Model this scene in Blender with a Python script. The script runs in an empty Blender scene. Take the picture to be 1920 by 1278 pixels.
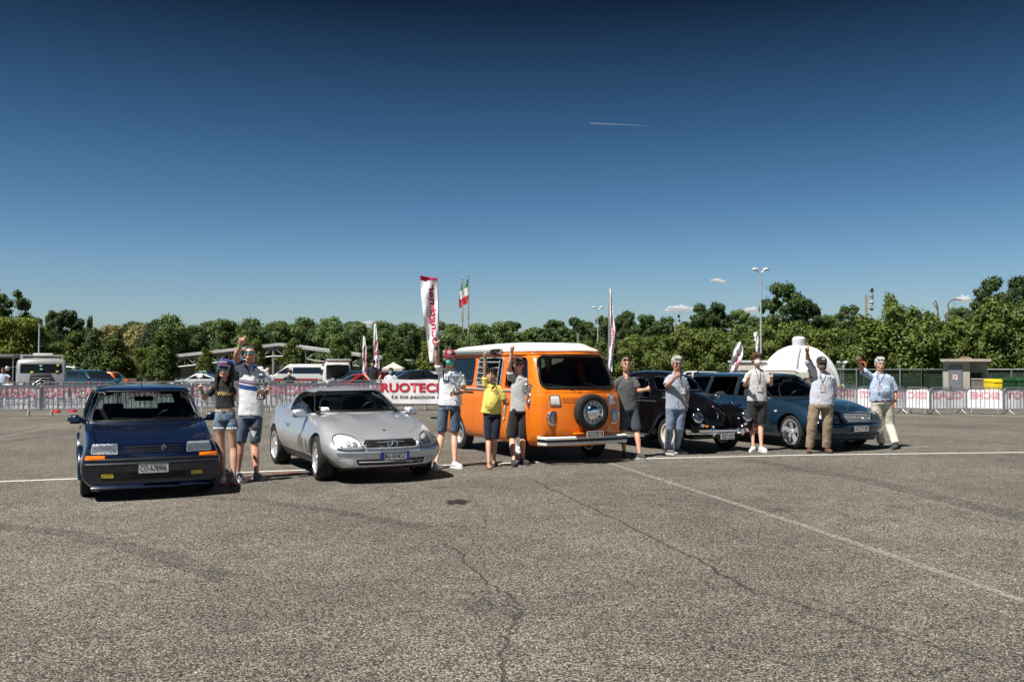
import bpy, bmesh, math, random
import numpy as np
from mathutils import Vector, Matrix, noise
from mathutils.bvhtree import BVHTree
random.seed(7); np.random.seed(7)
R = math.radians
SC = bpy.context.scene
COL = SC.collection
# ------------------------------------------------------------ camera
F_PX, CAM_H, HZ = 1692.0, 1.62, 683.0
PITCH = math.atan((HZ - 639.0) / F_PX)
cam_d = bpy.data.cameras.new("camera"); cam_d.sensor_width = 36.0; cam_d.lens = 36.0 * F_PX / 1920.0
cam_d.clip_start = 0.1; cam_d.clip_end = 6000
cam = bpy.data.objects.new("camera", cam_d); COL.objects.link(cam)
cam.location = (0, 0, CAM_H); cam.rotation_euler = (R(90) + PITCH, 0, 0)
SC.camera = cam
# ------------------------------------------------------------ sky and sun
SUN_EL = R(61); SHX, SHY = 0.76, 0.65           # direction in which shadows fall
world = bpy.data.worlds.new("World"); SC.world = world; world.use_nodes = True
nt = world.node_tree; nt.nodes.clear()
wo = nt.nodes.new('ShaderNodeOutputWorld'); bg = nt.nodes.new('ShaderNodeBackground')
sky = nt.nodes.new('ShaderNodeTexSky'); sky.sky_type = 'NISHITA'; sky.sun_disc = False
sky.sun_elevation = SUN_EL; sky.sun_rotation = math.atan2(-SHX, -SHY)
sky.air_density = 1.0; sky.dust_density = 0.6; sky.ozone_density = 3.0
tc = nt.nodes.new('ShaderNodeTexCoord'); sp = nt.nodes.new('ShaderNodeSeparateXYZ')
rp = nt.nodes.new('ShaderNodeValToRGB'); mx = nt.nodes.new('ShaderNodeMix'); mx.data_type = 'RGBA'; mx.blend_type = 'MULTIPLY'
mx.inputs[0].default_value = 1.0
SKY_STOPS = [(0.0, (0.456, 0.5016, 0.5472)), (0.05, (0.3952, 0.4636, 0.5244)), (0.108, (0.3139, 0.4051, 0.4826)), (0.166, (0.2113, 0.3139, 0.3952)), (0.25, (0.1125, 0.1984, 0.2592)), (0.374, (0.0258, 0.0456, 0.0623)), (0.6, (0.0258, 0.0441, 0.0593)), (1.0, (0.0258, 0.0441, 0.0593))]
rp.color_ramp.interpolation = 'LINEAR'
while len(rp.color_ramp.elements) < len(SKY_STOPS): rp.color_ramp.elements.new(0.5)
for e, (p_, c_) in zip(rp.color_ramp.elements, SKY_STOPS): e.position = p_; e.color = (*c_, 1)
L = nt.links.new
L(tc.outputs['Generated'], sp.inputs[0]); L(sp.outputs[2], rp.inputs[0])
L(sky.outputs[0], mx.inputs[6]); L(rp.outputs[0], mx.inputs[7]); L(mx.outputs[2], bg.inputs[0])
bg.inputs[1].default_value = 0.11
L(bg.outputs[0], wo.inputs[0])
sun_d = bpy.data.lights.new("sun", 'SUN'); sun_d.energy = 4.6; sun_d.angle = R(0.5); sun_d.color = (1.0, 0.955, 0.88)
sun = bpy.data.objects.new("sun", sun_d); COL.objects.link(sun)
_d = Vector((SHX * math.cos(SUN_EL), SHY * math.cos(SUN_EL), -math.sin(SUN_EL)))
sun.rotation_euler = _d.to_track_quat('-Z', 'Y').to_euler(); sun.location = (-20, -10, 40)
SC.view_settings.view_transform = 'Standard'; SC.view_settings.look = 'None'
SC.view_settings.exposure = 0.75; SC.view_settings.gamma = 1.0
SC.render.engine = 'CYCLES'
SC.cycles.max_bounces = 8; SC.cycles.transparent_max_bounces = 16; SC.cycles.use_denoising = True
SC.cycles.sample_clamp_indirect = 4.0
# ------------------------------------------------------------ places: from a pixel of the 1920 x 1278 photograph to the world
def gz(x, y):
  def sm(a, b, t):
    t = min(1, max(0, (t - a) / (b - a))); return t * t * (3 - 2 * t)
  return -0.34 * sm(9, 15, x) * sm(21, 33, y) - 0.30 * sm(36, 75, y) - 0.35 * sm(75, 140, y)
def ray(px, py):
  u = (px - 960) / F_PX; v = (639 - py) / F_PX
  return Vector((u, math.cos(PITCH) - v * math.sin(PITCH), math.sin(PITCH) + v * math.cos(PITCH)))
def at(px, py, Y):
  d = ray(px, py); return Vector((0, 0, CAM_H)) + d * (Y / d.y)
def gp(px, py, flat=True):
  d = ray(px, py); t = -CAM_H / d.z; p = Vector((0, 0, CAM_H)) + d * t
  return p
# ------------------------------------------------------------ objects
def tag(o, label=None, cat=None, group=None, kind=None):
  if label: o['label'] = label
  if cat: o['category'] = cat
  if group: o['group'] = group
  if kind: o['kind'] = kind
  return o
def empty(name, loc=(0, 0, 0), rz=0.0, parent=None):
  o = bpy.data.objects.new(name, None); COL.objects.link(o); o.location = loc; o.rotation_euler = (0, 0, rz)
  o.empty_display_size = 0.2
  if parent: o.parent = parent
  return o
def thing(name, label, cat, loc=(0, 0, 0), rz=0.0, group=None):
  return tag(empty(name, loc, rz), label, cat, group)
def link(name, me, m=None, parent=None, smooth=None, loc=None, rz=None):
  if m is not None:
    me.materials.clear()
    for q in (m if isinstance(m, (list, tuple)) else [m]): me.materials.append(q)
  if smooth is not None:
    me.shade_smooth()
    if smooth < 180: me.set_sharp_from_angle(angle=R(smooth))
  o = bpy.data.objects.new(name, me); COL.objects.link(o)
  if parent: o.parent = parent
  if loc is not None: o.location = loc
  if rz is not None: o.rotation_euler = (0, 0, rz)
  return o
def copy_tree(o, parent=None, **kw):
  c = o.copy(); COL.objects.link(c)
  if parent: c.parent = parent
  for ch in list(o.children): copy_tree(ch, c)
  for k, v in kw.items():
    if k == 'loc': c.location = v
    elif k == 'rz': c.rotation_euler = (0, 0, v)
    else: c[k] = v
  return c
def mesh(v, f, name="mesh"):
  me = bpy.data.meshes.new(name); me.from_pydata([tuple(p) for p in v], [], f); me.update(); return me
class MB:
  def __init__(s): s.v = []; s.f = []; s.mi = []
  def add(s, v, f, mi=0):
    n = len(s.v); s.v += [tuple(p) for p in v]; s.f += [tuple(i + n for i in q) for q in f]; s.mi += [mi] * len(f); return s
  def box(s, c, d, rz=0.0, mi=0, rot=None, taper=1.0):
    x, y, z = d[0] / 2, d[1] / 2, d[2] / 2
    M = rot if rot is not None else Matrix.Rotation(rz, 3, 'Z')
    V = [M @ Vector((sx * x * (taper if sz > 0 else 1), sy * y * (taper if sz > 0 else 1), sz * z)) + Vector(c) for sz in (-1, 1) for sx, sy in ((-1, -1), (1, -1), (1, 1), (-1, 1))]
    return s.add(V, [(0, 3, 2, 1), (4, 5, 6, 7), (0, 1, 5, 4), (1, 2, 6, 5), (2, 3, 7, 6), (3, 0, 4, 7)], mi)
  def tube(s, pts, r, n=8, mi=0, closed=False, flat=1.0):
    P = [Vector(p) for p in pts]; m = len(P); rs = r if isinstance(r, (list, tuple)) else [r] * m
    rings = []; up = None
    for i in range(m):
      if closed: t = P[(i + 1) % m] - P[i - 1]
      else: t = P[min(i + 1, m - 1)] - P[max(i - 1, 0)]
      t = t.normalized() if t.length > 1e-9 else Vector((0, 0, 1))
      if up is None: up = Vector((0, 0, 1)) if abs(t.z) < 0.9 else Vector((0, 1, 0))
      a = t.cross(up)
      if a.length < 1e-6: a = t.orthogonal()
      a.normalize(); b = a.cross(t).normalized(); up = b
      rings.append([P[i] + (a * math.cos(2 * math.pi * k / n) + b * math.sin(2 * math.pi * k / n) * flat) * rs[i] for k in range(n)])
    V = [p for q in rings for p in q]; Fc = []
    for i in range(m if closed else m - 1):
      j = (i + 1) % m
      for k in range(n):
        k2 = (k + 1) % n; Fc.append((i * n + k, i * n + k2, j * n + k2, j * n + k))
    if not closed: Fc.append(tuple(range(n))[::-1]); Fc.append(tuple((m - 1) * n + k for k in range(n)))
    return s.add(V, Fc, mi)
  def lathe(s, prof, n=24, axis='Z', c=(0, 0, 0), mi=0, closed=False):
    m = len(prof); V = []
    for (r, h) in prof:
      for k in range(n):
        a = 2 * math.pi * k / n; p = (r * math.cos(a), r * math.sin(a), h)
        if axis == 'Y': p = (p[0], p[2], p[1])
        if axis == 'X': p = (p[2], p[0], p[1])
        V.append((p[0] + c[0], p[1] + c[1], p[2] + c[2]))
    Fc = []
    for i in range(m if closed else m - 1):
      j = (i + 1) % m
      for k in range(n): Fc.append((i * n + k, i * n + (k + 1) % n, j * n + (k + 1) % n, j * n + k))
    if not closed:
      Fc.append(tuple(range(n))[::-1]); Fc.append(tuple((m - 1) * n + k for k in range(n)))
    return s.add(V, Fc, mi)
  def prism(s, poly, a, b, axis='Y', mi=0):
    n = len(poly)
    def P(u, w, t): return {'Y': (u, t, w), 'X': (t, u, w), 'Z': (u, w, t)}[axis]
    V = [P(u, w, a) for u, w in poly] + [P(u, w, b) for u, w in poly]
    Fc = [tuple(range(n)), tuple(range(n, 2 * n))[::-1]] + [(i, i + n, (i + 1) % n + n, (i + 1) % n) for i in range(n)]
    return s.add(V, Fc, mi)
  def ball(s, c, r, n=8, mi=0):
    rr = r if isinstance(r, (tuple, list)) else (r, r, r); V = [(c[0], c[1], c[2] - rr[2])]; Fc = []
    for i in range(1, n):
      a = math.pi * i / n - math.pi / 2
      for k in range(2 * n):
        b = math.pi * k / n; V.append((c[0] + rr[0] * math.cos(a) * math.cos(b), c[1] + rr[1] * math.cos(a) * math.sin(b), c[2] + rr[2] * math.sin(a)))
    V.append((c[0], c[1], c[2] + rr[2])); N = 2 * n
    for k in range(N):
      Fc.append((0, 1 + (k + 1) % N, 1 + k)); Fc.append((len(V) - 1, 1 + (n - 2) * N + k, 1 + (n - 2) * N + (k + 1) % N))
    for i in range(n - 2):
      for k in range(N): Fc.append((1 + i * N + k, 1 + i * N + (k + 1) % N, 1 + (i + 1) * N + (k + 1) % N, 1 + (i + 1) * N + k))
    return s.add(V, Fc, mi)
  def mesh(s, fix=True):
    me = mesh(s.v, s.f)
    if any(s.mi): me.polygons.foreach_set('material_index', s.mi)
    if fix: fixn(me)
    return me
  def build(s, name, m, parent=None, smooth=None, bevel=0, fix=True, loc=None):
    me = s.mesh(fix)
    if bevel:
      bm = bmesh.new(); bm.from_mesh(me)
      es = [e for e in bm.edges if len(e.link_faces) == 2 and e.calc_face_angle(0) > 0.6]
      bmesh.ops.bevel(bm, geom=es, offset=bevel, segments=2, affect='EDGES', profile=0.5, clamp_overlap=True)
      bm.to_mesh(me); bm.free()
    return link(name, me, m, parent, smooth, loc)
def fixn(me):
  bm = bmesh.new(); bm.from_mesh(me); bmesh.ops.recalc_face_normals(bm, faces=bm.faces); bm.to_mesh(me); bm.free()
# ------------------------------------------------------------ materials
MATS = {}
def newmat(name):
  m = bpy.data.materials.new(name); m.use_nodes = True; n = m.node_tree; b = n.nodes['Principled BSDF']; return m, n, b
def mat(name, col, rough=0.6, metal=0.0, coat=0.0, var=0.12, scale=6.0, bump=0.0, bscale=40.0, emit=0, spec=None, coords='Object', sheen=0.0, stretch=(1, 1, 1)):
  if name in MATS: return MATS[name]
  m, n, b = newmat(name); MATS[name] = m
  b.inputs['Roughness'].default_value = rough; b.inputs['Metallic'].default_value = metal
  if coat: b.inputs['Coat Weight'].default_value = coat; b.inputs['Coat Roughness'].default_value = 0.04
  if spec is not None: b.inputs['Specular IOR Level'].default_value = spec
  if sheen: b.inputs['Sheen Weight'].default_value = sheen
  t = n.nodes.new('ShaderNodeTexCoord'); mp = n.nodes.new('ShaderNodeMapping'); mp.inputs['Scale'].default_value = stretch
  n.links.new(t.outputs[coords], mp.inputs[0])
  if var:
    no = n.nodes.new('ShaderNodeTexNoise'); no.inputs['Scale'].default_value = scale; no.inputs['Detail'].default_value = 6; no.inputs['Roughness'].default_value = 0.65
    mr = n.nodes.new('ShaderNodeMapRange'); mr.inputs[1].default_value = 0.3; mr.inputs[2].default_value = 0.7; mr.inputs[3].default_value = 1 - var; mr.inputs[4].default_value = 1 + var
    mu = n.nodes.new('ShaderNodeVectorMath'); mu.operation = 'SCALE'; mu.inputs[0].default_value = col[:3]
    n.links.new(mp.outputs[0], no.inputs['Vector']); n.links.new(no.outputs[0], mr.inputs[0]); n.links.new(mr.outputs[0], mu.inputs['Scale']); n.links.new(mu.outputs[0], b.inputs['Base Color'])
    mr2 = n.nodes.new('ShaderNodeMapRange'); mr2.inputs[3].default_value = max(0, rough * 0.85); mr2.inputs[4].default_value = min(1, rough * 1.2)
    n.links.new(no.outputs[0], mr2.inputs[0]); n.links.new(mr2.outputs[0], b.inputs['Roughness'])
  else: b.inputs['Base Color'].default_value = (*col[:3], 1)
  if bump:
    nb = n.nodes.new('ShaderNodeTexNoise'); nb.inputs['Scale'].default_value = bscale; nb.inputs['Detail'].default_value = 4
    bu = n.nodes.new('ShaderNodeBump'); bu.inputs['Strength'].default_value = bump; bu.inputs['Distance'].default_value = 0.01
    n.links.new(mp.outputs[0], nb.inputs['Vector']); n.links.new(nb.outputs[0], bu.inputs['Height']); n.links.new(bu.outputs[0], b.inputs['Normal'])
  return m
def glass(name, tint=(0.55, 0.62, 0.6), rough=0.0, refl=1.0):
  if name in MATS: return MATS[name]
  m, n, b = newmat(name); MATS[name] = m; n.nodes.remove(b); out = n.nodes['Material Output']
  tr = n.nodes.new('ShaderNodeBsdfTransparent'); tr.inputs[0].default_value = (*tint, 1)
  gl = n.nodes.new('ShaderNodeBsdfGlossy'); gl.inputs['Roughness'].default_value = rough
  fr = n.nodes.new('ShaderNodeFresnel'); fr.inputs[0].default_value = 1.5
  mu = n.nodes.new('ShaderNodeMath'); mu.operation = 'MULTIPLY'; mu.inputs[1].default_value = refl; mu.use_clamp = True
  mi = n.nodes.new('ShaderNodeMixShader')
  n.links.new(fr.outputs[0], mu.inputs[0]); n.links.new(mu.outputs[0], mi.inputs[0]); n.links.new(tr.outputs[0], mi.inputs[1]); n.links.new(gl.outputs[0], mi.inputs[2]); n.links.new(mi.outputs[0], out.inputs[0])
  return m
def alpha_mat(name, col, lo, hi, scale, rough=0.8, amax=1.0, base=0.0):
  """worn paint or a stain lying on the asphalt: a noise says where it is still there"""
  if name in MATS: return MATS[name]
  m, n, b = newmat(name); MATS[name] = m
  b.inputs['Base Color'].default_value = (*col, 1); b.inputs['Roughness'].default_value = rough
  t = n.nodes.new('ShaderNodeTexCoord'); a = n.nodes.new('ShaderNodeTexNoise'); a.inputs['Scale'].default_value = scale; a.inputs['Detail'].default_value = 8; a.inputs['Roughness'].default_value = 0.75
  mr = n.nodes.new('ShaderNodeMapRange'); mr.inputs[1].default_value = lo; mr.inputs[2].default_value = hi; mr.inputs[3].default_value = base; mr.inputs[4].default_value = amax
  n.links.new(t.outputs['Object'], a.inputs['Vector']); n.links.new(a.outputs[0], mr.inputs[0])
  at_ = n.nodes.new('ShaderNodeAttribute'); at_.attribute_name = 'edge'
  mu = n.nodes.new('ShaderNodeMath'); mu.operation = 'MULTIPLY'
  n.links.new(mr.outputs[0], mu.inputs[0]); n.links.new(at_.outputs['Fac'], mu.inputs[1]); n.links.new(mu.outputs[0], b.inputs['Alpha'])
  return m
# ------------------------------------------------------------ lettering
TXT = {}
def lettering(body, h, m, parent, M, name='lettering', shear=0.0, bold=0.0, width=None, mirror=False, depth=0.002, bend=None, spacing=1.0, res=3):
  """flat text: local x to the right, y up, centred; M places it (4x4) in the parent's space"""
  cu = bpy.data.curves.new('t', 'FONT'); cu.body = body; cu.size = 1.0; cu.shear = shear; cu.offset = bold; cu.resolution_u = res
  cu.space_character = spacing
  ob = bpy.data.objects.new('t', cu); COL.objects.link(ob)
  dg = bpy.context.evaluated_depsgraph_get(); me = bpy.data.meshes.new_from_object(ob.evaluated_get(dg))
  bpy.data.objects.remove(ob); bpy.data.curves.remove(cu)
  n = len(me.vertices); co = np.empty(n * 3); me.vertices.foreach_get('co', co); co = co.reshape(-1, 3)
  lo, hi = co.min(0), co.max(0); co -= (lo + hi) / 2
  s = h / max(1e-6, hi[1] - lo[1]); sx = s if width is None else width / (hi[0] - lo[0])
  co[:, 0] *= sx * (-1 if mirror else 1); co[:, 1] *= s; co[:, 2] = 0
  if bend: co = np.array([bend(Vector(p)) for p in co])
  else: co = np.array([tuple(M @ Vector(p)) for p in co])
  me.vertices.foreach_set('co', co.ravel()); me.update()
  return link(name, me, m, parent)
def frame(o, xdir, ydir):
  x = Vector(xdir).normalized(); y = Vector(ydir).normalized(); z = x.cross(y)
  return Matrix(((x.x, y.x, z.x, o[0]), (x.y, y.y, z.y, o[1]), (x.z, y.z, z.z, o[2]), (0, 0, 0, 1)))
def evalmesh(me, setup):
  ob = bpy.data.objects.new('tmp', me); COL.objects.link(ob); extra = setup(ob) or []
  dg = bpy.context.evaluated_depsgraph_get(); r = bpy.data.meshes.new_from_object(ob.evaluated_get(dg))
  bpy.data.objects.remove(ob)
  for e in extra: bpy.data.objects.remove(e)
  return r
def boolean(me, ops):
  def setup(ob):
    ex = []
    for op, cm in ops:
      c = bpy.data.objects.new('cut', cm); COL.objects.link(c); c.hide_render = True; ex.append(c)
      md = ob.modifiers.new('b', 'BOOLEAN'); md.operation = op; md.object = c; md.solver = 'MANIFOLD'
    return ex
  return evalmesh(me, setup)
white = mat('white_paint', (0.78, 0.78, 0.76), 0.45, var=0.05)
black = mat('black_plastic', (0.012, 0.012, 0.013), 0.45, var=0.2)
rubber = mat('tyre_rubber', (0.016, 0.016, 0.017), 0.8, var=0.3, scale=25)
chrome = mat('chrome', (0.85, 0.86, 0.88), 0.08, 1.0, var=0)
alu = mat('wheel_alloy', (0.66, 0.67, 0.70), 0.30, 0.55, var=0.05)
galv = mat('galvanised_steel', (0.36, 0.38, 0.40), 0.42, 0.7, var=0.25, scale=9)
red_print = mat('red_print', (0.50, 0.012, 0.035), 0.6, var=0.05)
pink_print = mat('print_seen_through_cloth', (0.72, 0.33, 0.38), 0.8, var=0.12, scale=3)
grey_print = mat('grey_print_through_cloth', (0.42, 0.43, 0.47), 0.8, var=0.1)
black_print = mat('black_print', (0.03, 0.03, 0.035), 0.6, var=0)
cloth_white = mat('banner_cloth', (0.76, 0.76, 0.78), 0.75, var=0.08, scale=2, bump=0.3, bscale=5)
amber = mat('amber_lens', (0.85, 0.20, 0.01), 0.15, coat=1.0, var=0.1, scale=60)
yellow_lens = mat('yellow_fog_lens', (0.80, 0.62, 0.02), 0.15, coat=1.0, var=0.2, scale=60)
dark_in = mat('dark_interior', (0.010, 0.010, 0.011), 0.8, var=0.3)
plate_white = mat('plate_white', (0.72, 0.73, 0.74), 0.4, var=0.03)
# ============================================================ THE SETTING
# ---- ground: one sheet to the horizon
def ground_mesh():
  xs = sorted(set([-1500, -700, -300, -150] + list(range(-90, 91, 3)) + [150, 300, 700, 1500]))
  ys = sorted(set([-300, -100, -30, -10] + list(range(-5, 150, 3)) + [200, 300, 600, 1200, 3000]))
  V = [(x, y, gz(x, y)) for y in ys for x in xs]; n = len(xs)
  Fc = [(j * n + i, j * n + i + 1, (j + 1) * n + i + 1, (j + 1) * n + i) for j in range(len(ys) - 1) for i in range(n - 1)]
  return mesh(V, Fc)
m, n, b = newmat('old_asphalt')
def N(t, **k):
  q = n.nodes.new(t)
  for a, v in k.items(): setattr(q, a, v)
  return q
def S(q, **k):
  for a, v in k.items(): q.inputs[a.replace('_', ' ')].default_value = v
  return q
co = N('ShaderNodeTexCoord'); O = co.outputs['Object']; K = n.links.new
v1 = S(N('ShaderNodeTexVoronoi'), Scale=98.0); v2 = S(N('ShaderNodeTexVoronoi'), Scale=150.0)
n1 = S(N('ShaderNodeTexNoise'), Scale=0.35, Detail=7.0, Roughness=0.62)   # broad patches
n2 = S(N('ShaderNodeTexNoise'), Scale=3.2, Detail=6.0, Roughness=0.7)     # blotches
n3 = S(N('ShaderNodeTexNoise'), Scale=64.0, Detail=4.0, Roughness=0.7)    # coarse grain
for q in (v1, v2, n1, n2, n3): K(O, q.inputs['Vector'])
sepc = N('ShaderNodeSeparateColor'); K(v1.outputs['Color'], sepc.inputs[0])
rampS = N('ShaderNodeValToRGB'); cr = rampS.color_ramp
cr.elements[0].position = 0.0; cr.elements[0].color = (0.034, 0.031, 0.028, 1)
cr.elements[1].position = 1.0; cr.elements[1].color = (0.60, 0.56, 0.50, 1)
for p_, c_ in ((0.28, (0.098, 0.087, 0.073)), (0.55, (0.215, 0.193, 0.162)), (0.8, (0.345, 0.312, 0.262)), (0.93, (0.44, 0.405, 0.35))):
  e = cr.elements.new(p_); e.color = (*c_, 1)
K(sepc.outputs[0], rampS.inputs[0])
dist = N('ShaderNodeMapRange'); K(v1.outputs['Distance'], dist.inputs[0]); dist.inputs[1].default_value = 0.30; dist.inputs[2].default_value = 0.75; dist.inputs[3].default_value = 1.0; dist.inputs[4].default_value = 0.32
def mul(a, bb):
  q = N('ShaderNodeMix', data_type='RGBA', blend_type='MULTIPLY'); q.inputs[0].default_value = 1.0
  K(a, q.inputs[6]); K(bb, q.inputs[7]); return q.outputs[2]
def rng(src, a, bb, c, d):
  q = N('ShaderNodeMapRange'); K(src, q.inputs[0])
  for i, v in enumerate((a, bb, c, d)): q.inputs[1 + i].default_value = v
  return q.outputs[0]
c1 = mul(rampS.outputs[0], dist.outputs[0])
c1 = mul(c1, rng(n1.outputs[0], 0.32, 0.68, 0.70, 1.20))
c1 = mul(c1, rng(n2.outputs[0], 0.3, 0.7, 0.78, 1.16))
c1 = mul(c1, rng(n3.outputs[0], 0.3, 0.7, 0.78, 1.16))
wn = S(N('ShaderNodeTexNoise'), Scale=1.3, Detail=5.0); K(O, wn.inputs['Vector'])
wa = N('ShaderNodeVectorMath', operation='SCALE'); wa.inputs['Scale'].default_value = 0.9; K(wn.outputs['Color'], wa.inputs[0])
wb = N('ShaderNodeVectorMath', operation='ADD'); K(O, wb.inputs[0]); K(wa.outputs[0], wb.inputs[1])
ck = S(N('ShaderNodeTexVoronoi', feature='DISTANCE_TO_EDGE'), Scale=0.28); K(wb.outputs[0], ck.inputs['Vector'])
ckm = rng(ck.outputs['Distance'], 0.0, 0.0035, 0.55, 1.0)
msk = S(N('ShaderNodeTexNoise'), Scale=0.22, Detail=2.0); K(O, msk.inputs['Vector'])
gate = rng(msk.outputs[0], 0.48, 0.56, 1.0, 0.0)
mxx = N('ShaderNodeMath', operation='MAXIMUM'); K(ckm, mxx.inputs[0]); K(gate, mxx.inputs[1])
c1 = mul(c1, mxx.outputs[0])
K(c1, b.inputs['Base Color']); b.inputs['Roughness'].default_value = 0.88; b.inputs['Specular IOR Level'].default_value = 0.3
bu = N('ShaderNodeBump'); bu.inputs['Strength'].default_value = 0.8; bu.inputs['Distance'].default_value = 0.006
K(rng(v1.outputs['Distance'], 0.0, 0.8, 1.0, 0.0), bu.inputs['Height']); K(bu.outputs[0], b.inputs['Normal'])
asphalt = m
tag(link('ground', ground_mesh(), asphalt), 'wide worn grey asphalt of the car park, coarse with pale stones', kind='structure')
def strip(name, pts, w, m, label, z=0.004, fade=True, jit=0.0, seg=0.25, wf=None):
  """a marking lying on the ground along ground points; edge attribute fades its rim"""
  P = []
  for a, c in zip(pts[:-1], pts[1:]):
    a, c = Vector(a), Vector(c); k = max(1, int((c - a).length / seg))
    for i in range(k): P.append(a.lerp(c, i / k))
  P.append(Vector(pts[-1])); V = []; E = []; Fc = []
  rnd = random.Random(name + label)
  tot = len(P)
  for i, p in enumerate(P):
    t = (P[min(i + 1, tot - 1)] - P[max(i - 1, 0)]).normalized(); s_ = Vector((-t.y, t.x, 0))
    o = s_ * rnd.uniform(-jit, jit); ww = w * (wf(i / (tot - 1)) if wf else 1)
    for k, u in enumerate((-1, -0.72, 0, 0.72, 1) if fade else (-1, -0.9, 0, 0.9, 1)):
      q = p + o + s_ * ww * 0.5 * u; V.append((q.x, q.y, gz(q.x, q.y) + z)); E.append(0.0 if abs(u) == 1 and fade else 1.0)
  for i in range(tot - 1):
    for k in range(4): Fc.append((i * 5 + k, i * 5 + k + 1, (i + 1) * 5 + k + 1, (i + 1) * 5 + k))
  me = mesh(V, Fc); at_ = me.attributes.new('edge', 'FLOAT', 'POINT'); at_.data.foreach_set('value', E)
  return tag(link(name, me, m), label, kind='structure')
line_m = alpha_mat('worn_line_paint', (0.66, 0.65, 0.62), 0.30, 0.46, 30, amax=0.95)
faded_m = alpha_mat('faded_line_paint', (0.50, 0.48, 0.44), 0.40, 0.68, 24, amax=0.62)
mark_m = alpha_mat('tyre_mark_stain', (0.035, 0.033, 0.032), 0.35, 0.8, 7, amax=0.5)
oil_m = alpha_mat('oil_stain', (0.018, 0.017, 0.017), 0.2, 0.5, 9, rough=0.5, amax=0.9)
crack_m = alpha_mat('crack_gap', (0.02, 0.019, 0.018), 0.25, 0.5, 14, amax=0.42)
G = gp
strip('painted_line', [G(-60, 905), G(330, 890), G(700, 876), G(1190, 860), G(1500, 853), G(1980, 847)], 0.12, line_m, 'white painted line running across the car park under the row of cars', z=0.004)
strip('painted_line', [G(1140, 868), G(1500, 984), G(1930, 1131)], 0.11, faded_m, 'faded white line running diagonally to the lower right', z=0.009)
strip('painted_line', [G(1500, 876), G(1920, 985)], 0.08, alpha_mat('ghost_line_paint', (0.36, 0.34, 0.31), 0.42, 0.7, 16, amax=0.45), 'almost worn away line right of the diagonal one', z=0.004)
strip('painted_line', [G(1650, 808), G(1930, 832)], 0.10, faded_m, 'faded line behind the wagon towards the right barriers', z=0.004)
strip('painted_line', [G(-20, 823), G(90, 803), G(170, 796)], 0.12, faded_m, 'faded line at the left before the barriers', z=0.004)
strip('painted_line', [G(1690, 838), G(1740, 838)], 0.3, faded_m, 'short worn dash beside the wagon', z=0.012)
strip('painted_line', [G(455, 895), G(505, 889), G(560, 885)], 0.10, alpha_mat('red_line_paint', (0.40, 0.06, 0.05), 0.35, 0.6, 18, amax=0.8), 'red painted streak between the hatchback and the silver coupe', z=0.009)
strip('tyre_mark', [G(330, 930), G(480, 938), G(640, 960), G(800, 990)], 0.24, mark_m, 'dark curved tyre mark in front of the silver coupe', z=0.0055)
strip('tyre_mark', [G(-20, 985), G(130, 1000), G(300, 1040), G(430, 1085)], 0.3, mark_m, 'dark smear across the left of the foreground', z=0.0055)
strip('tyre_mark', [G(1400, 862), G(1620, 900), G(1940, 975)], 0.42, mark_m, 'dark tyre smear curving to the right edge', z=0.013)
strip('tyre_mark', [G(1640, 792), G(1800, 797), G(1940, 790)], 0.3, mark_m, 'thin dark mark in front of the right barriers', z=0.007)
strip('tyre_mark', [G(-10, 830), G(150, 812)], 0.4, mark_m, 'dark mark left of the blue hatchback', z=0.013)
def crackpts(pts, seed, amp=0.03):
  rnd = random.Random(seed); out = []
  for a, c in zip(pts[:-1], pts[1:]):
    for i in range(6):
      p = a.lerp(c, i / 6); out.append(p + Vector((rnd.uniform(-amp, amp), rnd.uniform(-amp, amp), 0)))
  return out + [pts[-1]]
for k, (pl, w) in enumerate([
  ([G(948, 1290), G(935, 1230), G(955, 1180), G(975, 1150), G(962, 1118), G(900, 1085), G(868, 1050), G(860, 1035), G(822, 1020)], 0.022),
  ([G(985, 893), G(1060, 930), G(1180, 985), G(1300, 1045), G(1400, 1105)], 0.03),
  ([G(1400, 1105), G(1520, 1140), G(1680, 1190), G(1860, 1240)], 0.022),
  ([G(975, 1125), G(1100, 1112), G(1230, 1105)], 0.012),
  ([G(800, 945), G(740, 930), G(700, 955)], 0.014),
  ([G(880, 930), G(915, 965), G(905, 990)], 0.014)]):
  strip('pavement_crack', crackpts(pl, k), w, crack_m, ['crack zigzagging up from the bottom edge', 'long straight seam crack left of the faded diagonal line', 'faint crack continuing to the lower right', 'fine crack branching to the right', 'fine crack before the silver coupe', 'fine crack below the oil stain'][k], z=0.0065, seg=0.05, jit=0.008, fade=False)
def blot(px, py, rx, ry, label, seed, m):
  c = G(px, py); rnd = random.Random(seed); V = [(c.x, c.y, 0.0075)]; E = [1.0]; K_ = 26
  sc_ = c.y / F_PX; rr = [1 + 0.25 * rnd.uniform(-1, 1) for _ in range(K_)]
  for ring, e in ((0.7, 1.0), (1.0, 0.0)):
    for k in range(K_):
      a = 2 * math.pi * k / K_; V.append((c.x + rx * ring * rr[k] * math.cos(a), c.y + ry * ring * rr[k] * math.sin(a), 0.0075)); E.append(e)
  Fc = [(0, 1 + k, 1 + (k + 1) % K_) for k in range(K_)] + [(1 + k, 1 + K_ + k, 1 + K_ + (k + 1) % K_, 1 + (k + 1) % K_) for k in range(K_)]
  me = mesh(V, Fc); a_ = me.attributes.new('edge', 'FLOAT', 'POINT'); a_.data.foreach_set('value', E)
  tag(link('oil_stain', me, m), label, kind='structure')
blot(858, 941, 0.16, 0.22, 'black oil stain on the asphalt before the coupe', 1, oil_m)
blot(822, 914, 0.16, 0.14, 'small dark stain right of the coupe shadow', 2, mark_m)
blot(1241, 946, 0.10, 0.10, 'small dark spot left of the diagonal line', 3, mark_m)
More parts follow.
